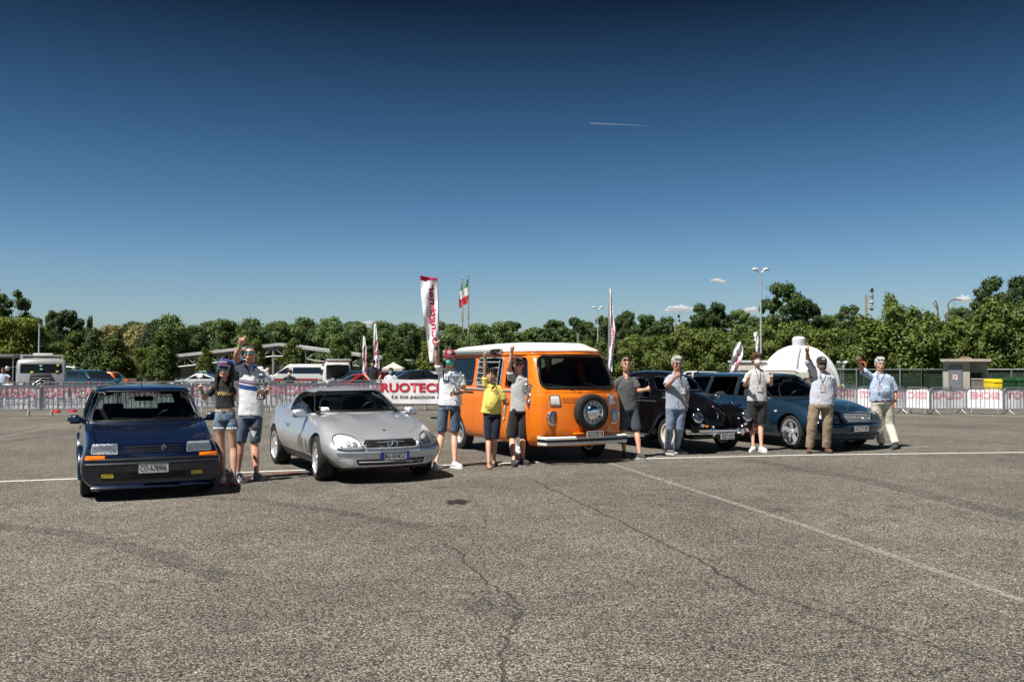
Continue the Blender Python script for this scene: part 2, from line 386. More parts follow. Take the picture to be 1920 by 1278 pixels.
blot(1460, 957, 0.25, 0.16, 'dark blotch right of the diagonal line', 4, mark_m)
blot(1462, 919, 0.2, 0.16, 'dark blotch higher up right of the diagonal line', 5, mark_m)
blot(1680, 950, 0.15, 0.15, 'small dark spot far right on the asphalt', 6, mark_m)
blot(280, 1090, 0.08, 0.05, 'small dark chip in the left foreground', 7, mark_m)
# ---- grass beyond the car park
def sheet(name, x0, x1, y0, y1, z, m, label, kind='structure', nx=40, jag=1.0):
  rnd = random.Random(name + label); V = []; Fc = []
  for i in range(nx + 1):
    x = x0 + (x1 - x0) * i / nx; a = y0 + rnd.uniform(-jag, jag)
    for y in (a, (a + y1) / 2, y1): V.append((x, y, gz(x, y) + z))
  for i in range(nx):
    for k in range(2): Fc.append((i * 3 + k, i * 3 + 3 + k, i * 3 + 4 + k, i * 3 + 1 + k))
  return tag(link(name, mesh(V, Fc), m), label, kind=kind)
grass_m = mat('meadow_grass', (0.060, 0.085, 0.022), 0.9, var=0.45, scale=0.8, bump=0.8, bscale=14)
dry_m = mat('dry_verge_grass', (0.15, 0.14, 0.06), 0.9, var=0.35, scale=0.7, bump=0.6, bscale=12)
sheet('grass_verge', -120, 3, 134, 330, 0.03, grass_m, 'grass under the trees at the far left edge of the car park')
sheet('grass_verge', 3, 16.5, 84, 330, 0.034, grass_m, 'grass under the hedge trees behind the cars')
sheet('grass_verge', 16.5, 130, 47, 330, 0.038, grass_m, 'green grass bank behind the right mesh fence', jag=0.3)
sheet('dry_verge', -120, 3, 131, 134.2, 0.05, dry_m, 'dry yellow strip of grass before the far trees', jag=0.6)
# ---- clouds and contrail
m, n, b = newmat('cloud_white'); n.nodes.remove(b)
df = n.nodes.new('ShaderNodeBsdfDiffuse'); df.inputs[0].default_value = (0.85, 0.86, 0.88, 1); tl = n.nodes.new('ShaderNodeBsdfTranslucent'); tl.inputs[0].default_value = (0.8, 0.82, 0.86, 1)
tr = n.nodes.new('ShaderNodeBsdfTransparent'); lw = n.nodes.new('ShaderNodeLayerWeight'); lw.inputs[0].default_value = 0.5
m1 = n.nodes.new('ShaderNodeMixShader'); m1.inputs[0].default_value = 0.5; m2 = n.nodes.new('ShaderNodeMixShader')
mr = n.nodes.new('ShaderNodeMapRange'); mr.inputs[1].default_value = 0.05; mr.inputs[2].default_value = 0.72; mr.inputs[3].default_value = 0.35; mr.inputs[4].default_value = 1.0
K = n.links.new
K(lw.outputs['Facing'], mr.inputs[0]); K(df.outputs[0], m1.inputs[1]); K(tl.outputs[0], m1.inputs[2]); K(mr.outputs[0], m2.inputs[0]); K(m1.outputs[0], m2.inputs[1]); K(tr.outputs[0], m2.inputs[2]); K(m2.outputs[0], n.nodes['Material Output'].inputs[0])
cloud_m = m
def cloud(px, py, w, h, label, seed):
  Y = 2600.0; s_ = Y / F_PX; c = at(px, py, Y); rnd = random.Random(seed); q = MB()
  for k in range(9):
    t = k / 8 * 2 - 1; hh = h * s_ * 0.5 * (1 - 0.55 * abs(t)) * rnd.uniform(0.7, 1.1)
    q.ball((t * w * s_ * 0.42, rnd.uniform(-8, 8), rnd.uniform(-0.12, 0.22) * h * s_), (w * s_ * 0.16 * rnd.uniform(0.8, 1.2), w * s_ * 0.16, hh), 14)
  me = q.mesh()
  for v in me.vertices: v.co += noise.noise_vector(v.co * (0.35 / (h * s_ * 0.25))) * h * s_ * 0.09
  tag(link('cloud', me, cloud_m, None, 180, loc=c), label, kind='structure')
cloud(1347, 527, 28, 12, 'small white puff of cloud alone in the sky', 1)
cloud(1278, 580, 60, 18, 'flat white cloud above the oak tops', 2)
cloud(1408, 583, 34, 14, 'white cloud peeping over the trees by the lamp post', 3)
cloud(1806, 563, 30, 18, 'pale cloud behind the dead branches', 4)
cloud(692, 606, 24, 9, 'faint cloud above the lime trees', 5)
cloud(128, 590, 26, 9, 'faint cloud above the left treetops', 6)
A_, B_ = at(1106, 231, 2500), at(1218, 236, 2500)
q = MB(); q.tube([A_.lerp(B_, i / 8) for i in range(9)], [0.8, 0.8, 0.75, 0.65, 0.5, 0.42, 0.32, 0.22, 0.1], 6)
tag(q.build('contrail', cloud_m, None, 180), 'thin white aircraft trail high in the sky', kind='structure')
# ============================================================ TREES
def leaf_mat(name, col, col2):
  m, n, b = newmat(name); n.nodes.remove(b)
  t = n.nodes.new('ShaderNodeTexCoord'); no = n.nodes.new('ShaderNodeTexNoise'); no.inputs['Scale'].default_value = 1.6; no.inputs['Detail'].default_value = 5; no.inputs['Roughness'].default_value = 0.7
  oi = n.nodes.new('ShaderNodeObjectInfo'); ad = n.nodes.new('ShaderNodeMath'); ad.operation = 'MULTIPLY_ADD'; ad.inputs[1].default_value = 0.5
  rm = n.nodes.new('ShaderNodeValToRGB'); rm.color_ramp.elements[0].color = (*col, 1); rm.color_ramp.elements[1].color = (*col2, 1); rm.color_ramp.elements[0].position = 0.40; rm.color_ramp.elements[1].position = 0.88
  d = n.nodes.new('ShaderNodeBsdfPrincipled'); d.inputs['Roughness'].default_value = 0.55; d.inputs['Specular IOR Level'].default_value = 0.35
  tl = n.nodes.new('ShaderNodeBsdfTranslucent'); mi = n.nodes.new('ShaderNodeMixShader'); mi.inputs[0].default_value = 0.22
  k = n.links.new
  k(t.outputs['Object'], no.inputs['Vector']); k(oi.outputs['Random'], ad.inputs[0]); k(no.outputs[0], ad.inputs[2]); k(ad.outputs[0], rm.inputs[0])
  k(rm.outputs[0], d.inputs['Base Color']); k(rm.outputs[0], tl.inputs[0]); k(d.outputs[0], mi.inputs[1]); k(tl.outputs[0], mi.inputs[2]); k(mi.outputs[0], n.nodes['Material Output'].inputs[0])
  return m
LEAF = {'lime': leaf_mat('lime_leaves', (0.044, 0.082, 0.022), (0.125, 0.19, 0.055)),
    'horn': leaf_mat('hornbeam_leaves', (0.046, 0.080, 0.016), (0.145, 0.190, 0.038)),
    'dark': leaf_mat('oak_leaves', (0.026, 0.050, 0.016), (0.078, 0.125, 0.036)),
    'bright': leaf_mat('bright_leaves', (0.075, 0.115, 0.016), (0.19, 0.24, 0.035)),
    'flower': leaf_mat('flowering_leaves', (0.09, 0.10, 0.025), (0.36, 0.31, 0.13))}
bark = mat('tree_bark', (0.10, 0.085, 0.065), 0.9, var=0.35, scale=8, bump=0.8, bscale=18)
def leaf_mesh(lobes, nleaf, ls, seed, core=0.35):
  """many leaf-sized faces spread through lobes (cx,cy,cz,rx,ry,rz), denser towards each lobe's skin"""
  rs = np.random.RandomState(seed); vol = np.array([l[3] * l[4] * l[5] for l in lobes]) ** (2 / 3); pick = rs.choice(len(lobes), nleaf, p=vol / vol.sum())
  LB = np.array(lobes); d = rs.normal(size=(nleaf, 3)); d /= np.linalg.norm(d, axis=1)[:, None]
  rad = core + (1 - core) * rs.rand(nleaf) ** 0.5; rad *= 1 + 0.22 * rs.normal(size=nleaf)
  c = LB[pick, :3] + d * rad[:, None] * LB[pick, 3:]
  nrm = d + rs.normal(size=(nleaf, 3)) * 0.55 + np.array([0, 0, 0.35]); nrm /= np.linalg.norm(nrm, axis=1)[:, None]
  a = np.cross(nrm, rs.normal(size=(nleaf, 3))); a /= np.linalg.norm(a, axis=1)[:, None]; bb = np.cross(nrm, a)
  s = ls * (0.6 + 0.8 * rs.rand(nleaf))[:, None]
  V = np.empty((nleaf, 4, 3)); V[:, 0] = c - a * s; V[:, 1] = c - bb * s * 0.55 + nrm * s * 0.15; V[:, 2] = c + a * s; V[:, 3] = c + bb * s * 0.55 + nrm * s * 0.15
  V = V.reshape(-1, 3); me = bpy.data.meshes.new('crown'); me.vertices.add(len(V)); me.vertices.foreach_set('co', V.ravel())
  me.loops.add(nleaf * 4); me.loops.foreach_set('vertex_index', np.arange(nleaf * 4)); me.polygons.add(nleaf)
  me.polygons.foreach_set('loop_start', np.arange(0, nleaf * 4, 4)); me.polygons.foreach_set('loop_total', np.full(nleaf, 4)); me.update(calc_edges=True)
  return me
def lobes_for(kind, rnd):
  """crowns are 1 m in half-width and height units, scaled per tree: x,y in [-1,1], z 0..1 (x height later)"""
  L_ = []
  if kind == 'round':
    for k in range(48):
      z = rnd.uniform(0.10, 0.95); w = 0.80 * math.sin(math.pi * min(1, max(0, z * 0.86 + 0.13))) ** 0.7; a = rnd.uniform(0, 6.28); r = rnd.uniform(0.5, 1) * w
      s = rnd.uniform(0.14, 0.29); L_.append((r * math.cos(a), r * math.sin(a), z, s * rnd.uniform(0.8, 1.3), s * rnd.uniform(0.8, 1.3), s * 0.38))
    L_.append((0, 0, 0.5, 0.62, 0.62, 0.34)); L_.append((0, 0, 0.9, 0.25, 0.25, 0.10))
  elif kind == 'cone':
    for k in range(50):
      z = rnd.uniform(0.04, 0.94); w = 0.78 * (1 - z) ** 0.55 * min(1, 0.75 + z * 2); a = rnd.uniform(0, 6.28); r = rnd.uniform(0.6, 1) * w
      s = rnd.uniform(0.11, 0.23); L_.append((r * math.cos(a), r * math.sin(a), z, s, s, s * 0.55))
    L_.append((0, 0, 0.4, 0.55, 0.55, 0.38)); L_.append((0, 0, 0.88, 0.14, 0.14, 0.12))
  elif kind == 'open':
    for k in range(62):
      z = rnd.uniform(0.12, 0.99); w = 0.9 * math.sin(math.pi * min(1, z * 0.8 + 0.12)) ** 0.8; a = rnd.uniform(0, 6.28); r = rnd.uniform(0.35, 1.05) * w
      s = rnd.uniform(0.07, 0.21); L_.append((r * math.cos(a), r * math.sin(a), z, s, s, s * 0.33))
    L_.append((0, 0, 0.45, 0.4, 0.4, 0.25))
  elif kind == 'wide':
    for k in range(64):
      z = rnd.uniform(0.05, 0.90); w = 0.92 * (1 - max(0, z - 0.55) ** 1.5 * 1.9); a = rnd.uniform(0, 6.28); r = rnd.uniform(0.6, 1) * w
      s = rnd.uniform(0.11, 0.25); L_.append((r * math.cos(a), r * math.sin(a), z, s, s, s * 0.45))
    L_.append((0, 0, 0.42, 0.72, 0.72, 0.40))
  return L_
PROTO = {}
def tree_meshes(kind, var, hw, h, ls, nl, trunk_h):
  key = (kind, var)
  if key in PROTO: return PROTO[key]
  rnd = random.Random(sum(map(ord, kind)) * 31 + var * 77)
  me = leaf_mesh([(x * hw, y * hw, z * h, a * hw, b_ * hw, c_ * h) for x, y, z, a, b_, c_ in lobes_for(kind, rnd)], nl, ls, var * 13 + len(kind))
  q = MB(); q.tube([(0, 0, -trunk_h - 0.3), (0.03, 0, -trunk_h * 0.5), (0, 0.04, 0.1 * h), (0.05, 0, 0.55 * h), (0, 0, 0.8 * h)], [0.05 * h * .45, 0.04 * h * .45, 0.034 * h * .45, 0.02 * h * .4, 0.008 * h * .4], 8)
  for k in range(9):
    a = rnd.uniform(0, 6.28); z0 = rnd.uniform(0.05, 0.5) * h; z1 = z0 + rnd.uniform(0.15, 0.3) * h; r = rnd.uniform(0.4, 0.75) * hw
    q.tube([(0, 0, z0), (r * 0.5 * math.cos(a), r * 0.5 * math.sin(a), (z0 + z1) / 2 - 0.02 * h), (r * math.cos(a), r * math.sin(a), z1)], [0.011 * h, 0.008 * h, 0.003 * h], 5)
  PROTO[key] = (me, q.mesh(), hw, h, trunk_h); return PROTO[key]
KINDS_ = {'lime': ('round', 2.6, 5.4, 0.115, 20000, 0.7), 'horn': ('cone', 1.9, 6.0, 0.10, 19000, 0.3), 'oak': ('open', 3.6, 7.5, 0.14, 21000, 1.2), 'block': ('wide', 2.4, 5.6, 0.10, 24000, 0.4)}
ALLTREES = []
def tree(px, ytop, Y, wpx, kind, leaf, label, group, cat='tree', var=None, dup=None):
  k, hw, h, ls, nl, th = KINDS_[kind]; s_ = Y / F_PX; x = (px - 960) * s_; zg = gz(x, Y); top = at(px, ytop, Y).z
  vv = (int(px) * 7 + int(ytop)) % 3 if var is None else var
  cm, tm, hw, h, th = tree_meshes(k, vv, hw, h, ls, nl, th)
  H_ = top - zg; sz = H_ / (h * 1.03 + th); sx = wpx * s_ * 1.30 / (2 * hw * 1.02)
  root = thing({'lime': 'lime_tree', 'horn': 'hornbeam_tree', 'oak': 'oak_tree', 'block': 'hedge_tree'}[kind], label, cat, (x, Y, zg), random.Random(px * 3 + ytop).uniform(0, 6.28), group)
  c = bpy.data.objects.new('crown', cm); COL.objects.link(c); c.parent = root; c.location = (0, 0, th * sz); c.scale = (sx, sx, sz)
  if not cm.materials: cm.materials.append(LEAF[leaf])
  c.material_slots[0].link = 'OBJECT'; c.material_slots[0].material = LEAF[leaf]
  t = bpy.data.objects.new('trunk', tm); COL.objects.link(t); t.parent = root; t.location = (0, 0, th * sz); t.scale = (sx, sx, sz)
  if not tm.materials: tm.materials.append(bark)
  return root
def ordinal(k): return ['first', 'second', 'third', 'fourth', 'fifth', 'sixth', 'seventh', 'eighth', 'ninth', 'tenth', 'eleventh', 'twelfth', 'thirteenth', 'fourteenth', 'fifteenth', 'sixteenth', 'seventeenth', 'eighteenth', 'nineteenth', 'twentieth'][k]
for k, (px, yt, w) in enumerate([(318, 590, 66), (364, 608, 56), (417, 595, 66), (470, 597, 64), (520, 600, 60), (571, 593, 64), (620, 592, 60), (668, 602, 58), (714, 600, 62), (761, 602, 60), (800, 612, 50), (850, 608, 60), (898, 603, 60), (940, 600, 58)]):
  tree(px, yt, 118 + (k % 3) * 1.5, w, 'lime', 'lime', ordinal(k) + ' from the left in the row of round lime trees behind the truss canopy', 'row of round lime trees behind the canopy')
for k, (px, yt, w, lf, lb) in enumerate([(214, 628, 76, 'horn', 'dense dark hornbeam right of the silver van'), (178, 612, 60, 'dark', 'tall dark hornbeam behind the silver van roof'), (112, 640, 60, 'horn', 'broad hornbeam directly above the silver van'), (140, 622, 60, 'horn', 'hornbeam between the thin pole and the tall dark one'), (305, 625, 66, 'horn', 'pale domed hornbeam above the yellow teardrop flag'), (299, 660, 40, 'dark', 'small dark hornbeam right behind the yellow teardrop flag'), (386, 650, 40, 'horn', 'small egg-shaped hornbeam before the stone wall'),
    (480, 636, 44, 'horn', 'dark hornbeam behind the man with the striped shirt'), (551, 632, 56, 'horn', 'broad hornbeam above the white van roof'), (636, 628, 60, 'horn', 'hornbeam above the raised tailgate'), (740, 640, 60, 'horn', 'hornbeam above the beige gazebo'), (693, 646, 50, 'dark', 'dark hornbeam between the two slim banner flags'), (806, 640, 62, 'horn', 'hornbeam behind the big white banner flag')]):
  tree(px, yt, 100 if k > 4 else 92, w, 'horn', lf, lb, 'clipped hornbeams before the lime row')
for k, (px, yt, w, Y, kd, lf, lb) in enumerate([(-8, 518, 96, 84, 'oak', 'dark', 'tall dark oak cut off by the left edge'), (18, 583, 110, 78, 'block', 'bright', 'bright sunlit green tree at the left edge'), (60, 610, 66, 80, 'block', 'horn', 'yellow green tree left of the thin pole'), (62, 596, 60, 125, 'oak', 'dark', 'dark open tree behind the thin pole'), (97, 585, 44, 122, 'oak', 'dark', 'dark tree just right of the thin pole'), (123, 581, 60, 120, 'oak', 'dark', 'dark spreading tree under the small cloud'), (167, 590, 26, 124, 'horn', 'dark', 'slim dark pointed tree rising above its neighbours'), (148, 600, 50, 127, 'oak', 'dark', 'low dark tree between the cloud and the slim one'),
    (205, 606, 58, 116, 'lime', 'flower', 'yellow flowering tree left of the pair'), (258, 608, 60, 114, 'lime', 'flower', 'yellow flowering tree right of the pair'), (240, 602, 70, 130, 'oak', 'dark', 'dark tree behind the yellow flowering pair'), (286, 598, 60, 132, 'oak', 'lime', 'green tree behind the domed hornbeam'), (268, 645, 36, 104, 'block', 'bright', 'bright lime green bush beside the stone wall'), (283, 617, 44, 110, 'lime', 'dark', 'dark round tree left of the domed hornbeam')]):
  tree(px, yt, Y, w, kd, lf, lb, 'trees at the left corner of the car park')
wood = []
for k, px in enumerate(range(350, 1960, 46)):
  yt = {0: 606, 1: 598, 2: 603}[k % 3] + (14 if 950 < px < 1030 else 0) + (4 if px < 950 else -4)
  wood.append(tree(px, yt, 158 + (k * 37) % 14, 74, 'oak', 'dark' if k % 2 else 'lime', 'dark open-crowned tree of the wood seen behind the nearer rows', 'trees of the wood behind'))
for k, (px, yt, w, Y, lf, lb) in enumerate([(1032, 616, 44, 140, 'dark', 'thin open tree right after the gap in the treeline'), (1082, 594, 40, 140, 'dark', 'ragged open tree above the van roof'), (1062, 606, 50, 138, 'lime', 'green tree behind the van roof'), (1128, 588, 60, 136, 'dark', 'dark tree behind the distant two-headed lamp post'), (1172, 582, 46, 136, 'dark', 'tree with two thin top sprigs right of the slim banner flag'), (1212, 592, 64, 134, 'lime', 'rounded tree above the man in the grey shirt'), (1250, 596, 50, 134, 'dark', 'tree left of the loudspeaker mast'), (1313, 572, 62, 128, 'dark', 'oak with a broken outline under the flat cloud'), (1345, 570, 58, 127, 'dark', 'oak next to the flat cloud, right one'), (1396, 580, 66, 128, 'lime', 'broad rounded tree left of the tall lamp post'),
    (1468, 534, 92, 112, 'dark', 'tall dark oak right of the tall lamp post'), (1515, 560, 56, 116, 'dark', 'lower shoulder tree right of the tall oak'), (1545, 590, 56, 118, 'lime', 'green tree filling the dip in the treeline'), (1592, 575, 64, 120, 'dark', 'feathery tree left of the speaker mast'), (1738, 578, 50, 90, 'dark', 'dark tree between the big hornbeam and the dead branches'), (1862, 524, 84, 84, 'dark', 'tall dark oak at the right behind the hut'), (1912, 522, 70, 82, 'dark', 'tall dark oak cut off by the right edge'), (1800, 575, 70, 92, 'lime', 'green tree with dead branches behind the hut')]):
  tree(px, yt, Y, w, 'oak', lf, lb, 'tall trees rising behind the hedge row')
for k, (px, yt, w) in enumerate([(1005, 640, 60), (1050, 634, 66), (1098, 632, 66), (1148, 630, 70), (1196, 622, 74), (1246, 618, 70), (1296, 606, 78), (1350, 612, 76), (1400, 600, 78), (1450, 596, 76), (1500, 600, 80), (1552, 606, 78), (1600, 612, 74)]):
  tree(px, yt, 78 - k * 1.2, w, 'block', 'horn', ordinal(k) + ' from the left in the tall hedge-like row behind the black and blue cars', 'hedge-like tree row behind the cars')
for k, (px, yt, w, Y, lb) in enumerate([(1684, 556, 150, 52, 'huge leafy hornbeam left of the hut'), (1768, 588, 92, 55, 'leafy tree directly behind the concrete hut'), (1822, 582, 90, 57, 'leafy tree behind the right end of the hut'), (1893, 552, 116, 50, 'big leafy tree overhanging the bins at the right edge'), (1945, 570, 90, 52, 'leafy tree cut off by the right edge'), (1674, 547, 62, 54, 'pointed leafy top rising out of the huge hornbeam'), (1728, 612, 60, 54, 'lower leafy tree filling between the huge one and the hut')]):
  tree(px, yt, Y, w, 'horn' if 'pointed' in lb else 'block', 'horn', lb, 'big leafy trees around the hut')
q = MB()
def dead(pl, Y, r):
  P = [at(a, b_, Y) for a, b_ in pl]; q.tube(P, [r * (1 - 0.6 * i / (len(P) - 1)) for i in range(len(P))], 6)
dead([(1763, 640), (1759, 600), (1758, 575), (1754, 563)], 56, 0.09); dead([(1758, 580), (1750, 568)], 56, 0.05); dead([(1755, 565), (1748, 568)], 56, 0.03)
dead([(1778, 640), (1775, 600), (1779, 580), (1777, 570), (1785, 562), (1795, 561), (1806, 562)], 56, 0.07); dead([(1779, 582), (1790, 572), (1788, 565)], 56, 0.03)
me = q.mesh(); tag(link('dead_tree', me, mat('dead_wood', (0.16, 0.13, 0.10), 0.9, var=0.3)), 'bare dead tree branches sticking up behind the hut', 'dead tree')
def undergrowth(name, segs, label, leaf, n_, ls):
  rs = np.random.RandomState(len(label)); lob = []
  for (x0, x1, y0, y1, h) in segs:
    for k in range(int((x1 - x0) / 1.6)):
      x = x0 + k * 1.6 + rs.rand(); y = y0 + (y1 - y0) * rs.rand(); hh = h * (0.6 + 0.5 * rs.rand()); lob.append((x, y, gz(x, y) + hh * 0.45, 1.2, 1.0, hh * 0.55))
  return tag(link(name, leaf_mesh(lob, n_, ls, 5), LEAF[leaf]), label, kind='stuff')
undergrowth('undergrowth', [(-90, 2, 137, 144, 3.2)], 'dark undergrowth below the far left trees', 'dark', 9000, 0.24)
undergrowth('undergrowth', [(2, 40, 84, 92, 3.2)], 'dark undergrowth behind the hedge row', 'dark', 9000, 0.2)
undergrowth('undergrowth', [(19, 46, 60, 66, 2.6)], 'dark bushes behind the green mesh fence', 'dark', 8000, 0.16)
# ============================================================ VEHICLES: tools
def crom(P, m, closed=False):
  """Catmull-Rom through rows of P (n x k array), m samples per span"""
  P = np.asarray(P, float); n = len(P); out = []
  for i in range(n - 1):
    p0 = P[max(i - 1, 0)]; p1 = P[i]; p2 = P[i + 1]; p3 = P[min(i + 2, n - 1)]
    for k in range(m):
      t = k / m; a = 2 * p1; b = p2 - p0; c = 2 * p0 - 5 * p1 + 4 * p2 - p3; d = -p0 + 3 * p1 - 3 * p2 + p3
      out.append(0.5 * (a + b * t + c * t * t + d * t ** 3))
  out.append(P[-1]); return np.array(out)
def loft_solid(rings, caps=(0.85, 0.6, 0.3)):
  """closed solid from equal rings (list of (n,3)); capped with shrinking rings"""
  rings = [np.asarray(r) for r in rings]
  a = [rings[0].mean(0) + (rings[0] - rings[0].mean(0)) * s for s in reversed(caps)]
  z = [rings[-1].mean(0) + (rings[-1] - rings[-1].mean(0)) * s for s in caps]
  allr = a + rings + z; n = len(rings[0]); V = [tuple(p) for r in allr for p in r]; Fc = []
  for i in range(len(allr) - 1):
    for k in range(n): Fc.append((i * n + k, i * n + (k + 1) % n, (i + 1) * n + (k + 1) % n, (i + 1) * n + k))
  V.append(tuple(allr[0].mean(0))); V.append(tuple(allr[-1].mean(0)))
  for k in range(n): Fc.append((len(V) - 2, (k + 1) % n, k)); Fc.append((len(V) - 1, (len(allr) - 1) * n + k, (len(allr) - 1) * n + (k + 1) % n))
  return V, Fc
def xloft(st, mx_=5, ms=3, warp=None):
  """st: [(x, [(y,z)...])] half sections from bottom centre to top centre, y >= 0"""
  A = np.array([[x] + [c for p in h for c in p] for x, h in st]); A = crom(A, mx_); rings = []
  for row in A:
    h = row[1:].reshape(-1, 2); h = crom(h, ms); h[:, 0] = np.maximum(h[:, 0], 0)
    full = [(row[0], y, z) for y, z in h] + [(row[0], -y, z) for y, z in h[-2:0:-1]]
    rings.append(np.array(full))
  V, Fc = loft_solid(rings)
  if warp: V = [warp(*p) for p in V]
  me = mesh(V, Fc); fixn(me); return me
def ring2d(xf, xr, w, rc=0.15, bf=0.05, br=0.03, wr=None, nf=6, nc=5, ns=14):
  """plan outline, half width w at front corner, wr at rear corner; bowed ends"""
  wr = w if wr is None else wr; H = []
  for i in range(nf): y = (w - rc) * i / nf; H.append((xf - bf * (y / (w - rc)) ** 2, y))
  for i in range(nc): a = i / nc * math.pi / 2; H.append((xf - bf - rc + rc * math.cos(a), w - rc + rc * math.sin(a)))
  for i in range(ns): t = i / ns; H.append((xf - bf - rc + (xr + br + rc - xf + bf + rc) * t, w + (wr - w) * t))
  for i in range(nc): a = i / nc * math.pi / 2; H.append((xr + br + rc - rc * math.sin(a), wr - rc + rc * math.cos(a)))
  for i in range(nf + 1): y = (wr - rc) * (1 - i / nf); H.append((xr + br * (y / (wr - rc)) ** 2, y))
  return H
def zloft(levels, crown=0.03, inset=0.0, dome=True):
  """levels: list of dict(z, xf, xr, w, ...) bottom to top; closed, domed top"""
  R_ = []
  for i, lv in enumerate(levels):
    d = {k: v for k, v in lv.items() if k != 'z'}; d['xf'] -= inset; d['xr'] += inset; d['w'] -= inset
    if 'wr' in d: d['wr'] -= inset
    h = ring2d(**d); z = lv['z'] - (inset if i == len(levels) - 1 else 0)
    R_.append(np.array([(x, y, z) for x, y in h] + [(x, -y, z) for x, y in h[-2:0:-1]]))
  top = R_[-1]; c = top.mean(0)
  caps = []
  for s in (0.93, 0.8, 0.6, 0.35):
    r = top.copy(); r[:, 0] = c[0] + (r[:, 0] - c[0]) * s; r[:, 1] *= s; r[:, 2] = levels[-1]['z'] - inset + crown * (1 - s ** 2.2); caps.append(r)
  allr = R_ + caps; n = len(top); V = [tuple(p) for r in allr for p in r]; Fc = []
  for i in range(len(allr) - 1):
    for k in range(n): Fc.append((i * n + k, i * n + (k + 1) % n, (i + 1) * n + (k + 1) % n, (i + 1) * n + k))
  V.append((c[0], 0, levels[-1]['z'] - inset + crown)); t = (len(allr) - 1) * n
  for k in range(n): Fc.append((len(V) - 1, t + k, t + (k + 1) % n))
  b0 = R_[0].mean(0); V.append(tuple(b0))
  for k in range(n): Fc.append((len(V) - 1, (k + 1) % n, k))
  me = mesh(V, Fc); fixn(me); return me
def lerp_levels(keys, n):
  """densify level keys (dicts) by Catmull-Rom"""
  ks = [k for k in keys[0]]; A = crom([[d[k] for k in ks] for d in keys], n); return [dict(zip(ks, r)) for r in A]
def rpoly(pts, r=0.04, n=4):
  out = []; m = len(pts); rr = r if isinstance(r, (list, tuple)) else [r] * m
  for i in range(m):
    p = Vector(pts[i]); a = Vector(pts[i - 1]) - p; b = Vector(pts[(i + 1) % m]) - p
    q = min(rr[i], a.length * 0.45, b.length * 0.45); A = p + a.normalized() * q; B = p + b.normalized() * q
    for k in range(n + 1):
      t = k / n; out.append(tuple(A * (1 - t) ** 2 + p * 2 * t * (1 - t) + B * t * t))
  return out
def oval(cx, cy, rx, ry, n=24, pw=2.0):
  return [(cx + rx * abs(math.cos(a)) ** (2 / pw) * (1 if math.cos(a) >= 0 else -1), cy + ry * abs(math.sin(a)) ** (2 / pw) * (1 if math.sin(a) >= 0 else -1)) for a in [2 * math.pi * k / n for k in range(n)]]
def cutter(poly, a, b, axis):
  me = MB().prism(poly, a, b, axis).mesh(); me.polygons.foreach_set('material_index', [1] * len(me.polygons)); return me
def dense(poly, step=0.05):
  out = []
  for i, p in enumerate(poly):
    q = poly[(i + 1) % len(poly)]; k = max(1, int(math.hypot(q[0] - p[0], q[1] - p[1]) / step))
    for j in range(k): out.append((p[0] + (q[0] - p[0]) * j / k, p[1] + (q[1] - p[1]) * j / k))
  return out
class Skin:
  """a body surface that outlines can be projected on: axis 'X+' front, 'X-' rear, 'Y+'/'Y-' sides, 'Z+' top"""
  def __init__(s, me):
    s.bvh = BVHTree.FromPolygons([v.co.copy() for v in me.vertices], [tuple(p.vertices) for p in me.polygons])
  def hit(s, p, axis):
    D = {'X+': Vector((-1, 0, 0)), 'X-': Vector((1, 0, 0)), 'Y+': Vector((0, -1, 0)), 'Y-': Vector((0, 1, 0)), 'Z+': Vector((0, 0, -1))}[axis]
    if axis[0] == 'X': o = Vector((0, p[0], p[1]))
    elif axis[0] == 'Y': o = Vector((p[0], 0, p[1]))
    else: o = Vector((p[0], p[1], 0))
    h = s.bvh.ray_cast(o - D * 6, D)
    if h[0] is None:
      h = s.bvh.find_nearest(o - D * 1.2)
    q, nn = h[0], h[1]
    if nn.dot(D) > 0: nn = -nn
    return q, nn, -D
  def patch(s, poly, axis, off=0.004, thick=0.012, rings=4, bulge=0.0, step=0.05, along=False):
    """solid lens/pane following the surface"""
    P = dense(poly, step); c = (sum(p[0] for p in P) / len(P), sum(p[1] for p in P) / len(P)); n = len(P); V = []; T = []
    for k in range(rings, 0, -1):
      f = k / rings
      for p in P:
        q, nn, d = s.hit((c[0] + (p[0] - c[0]) * f, c[1] + (p[1] - c[1]) * f), axis); e = d if along else nn
        V.append(q + e * (off + bulge * (1 - f * f)))
    q, nn, d = s.hit(c, axis); e = d if along else nn; V.append(q + e * (off + bulge)); Fc = []
    for k in range(rings - 1):
      for i in range(n): Fc.append((k * n + i, k * n + (i + 1) % n, (k + 1) * n + (i + 1) % n, (k + 1) * n + i))
    b = (rings - 1) * n
    for i in range(n): Fc.append((b + i, b + (i + 1) % n, len(V) - 1))
    if thick:
      m_ = len(V)
      for i, p in enumerate(P):
        q, nn, d = s.hit(p, axis); V.append(V[i] - (d if along else nn) * thick)
      for i in range(n): Fc.append((i, m_ + i, m_ + (i + 1) % n, (i + 1) % n))
    me = mesh(V, Fc); fixn(me)
    return me
  def line(s, pts, axis, off=0.0, closed=False, step=0.05):
    P = dense(pts, step) if closed else [p for a, b in zip(pts[:-1], pts[1:]) for p in [(a[0] + (b[0] - a[0]) * t, a[1] + (b[1] - a[1]) * t) for t in [j / max(1, int(math.hypot(b[0] - a[0], b[1] - a[1]) / step)) for j in range(max(1, int(math.hypot(b[0] - a[0], b[1] - a[1]) / step)))]]] + [pts[-1]]
    out = []
    for p in P:
      q, nn, d = s.hit(p, axis); out.append(q + nn * off)
    return out
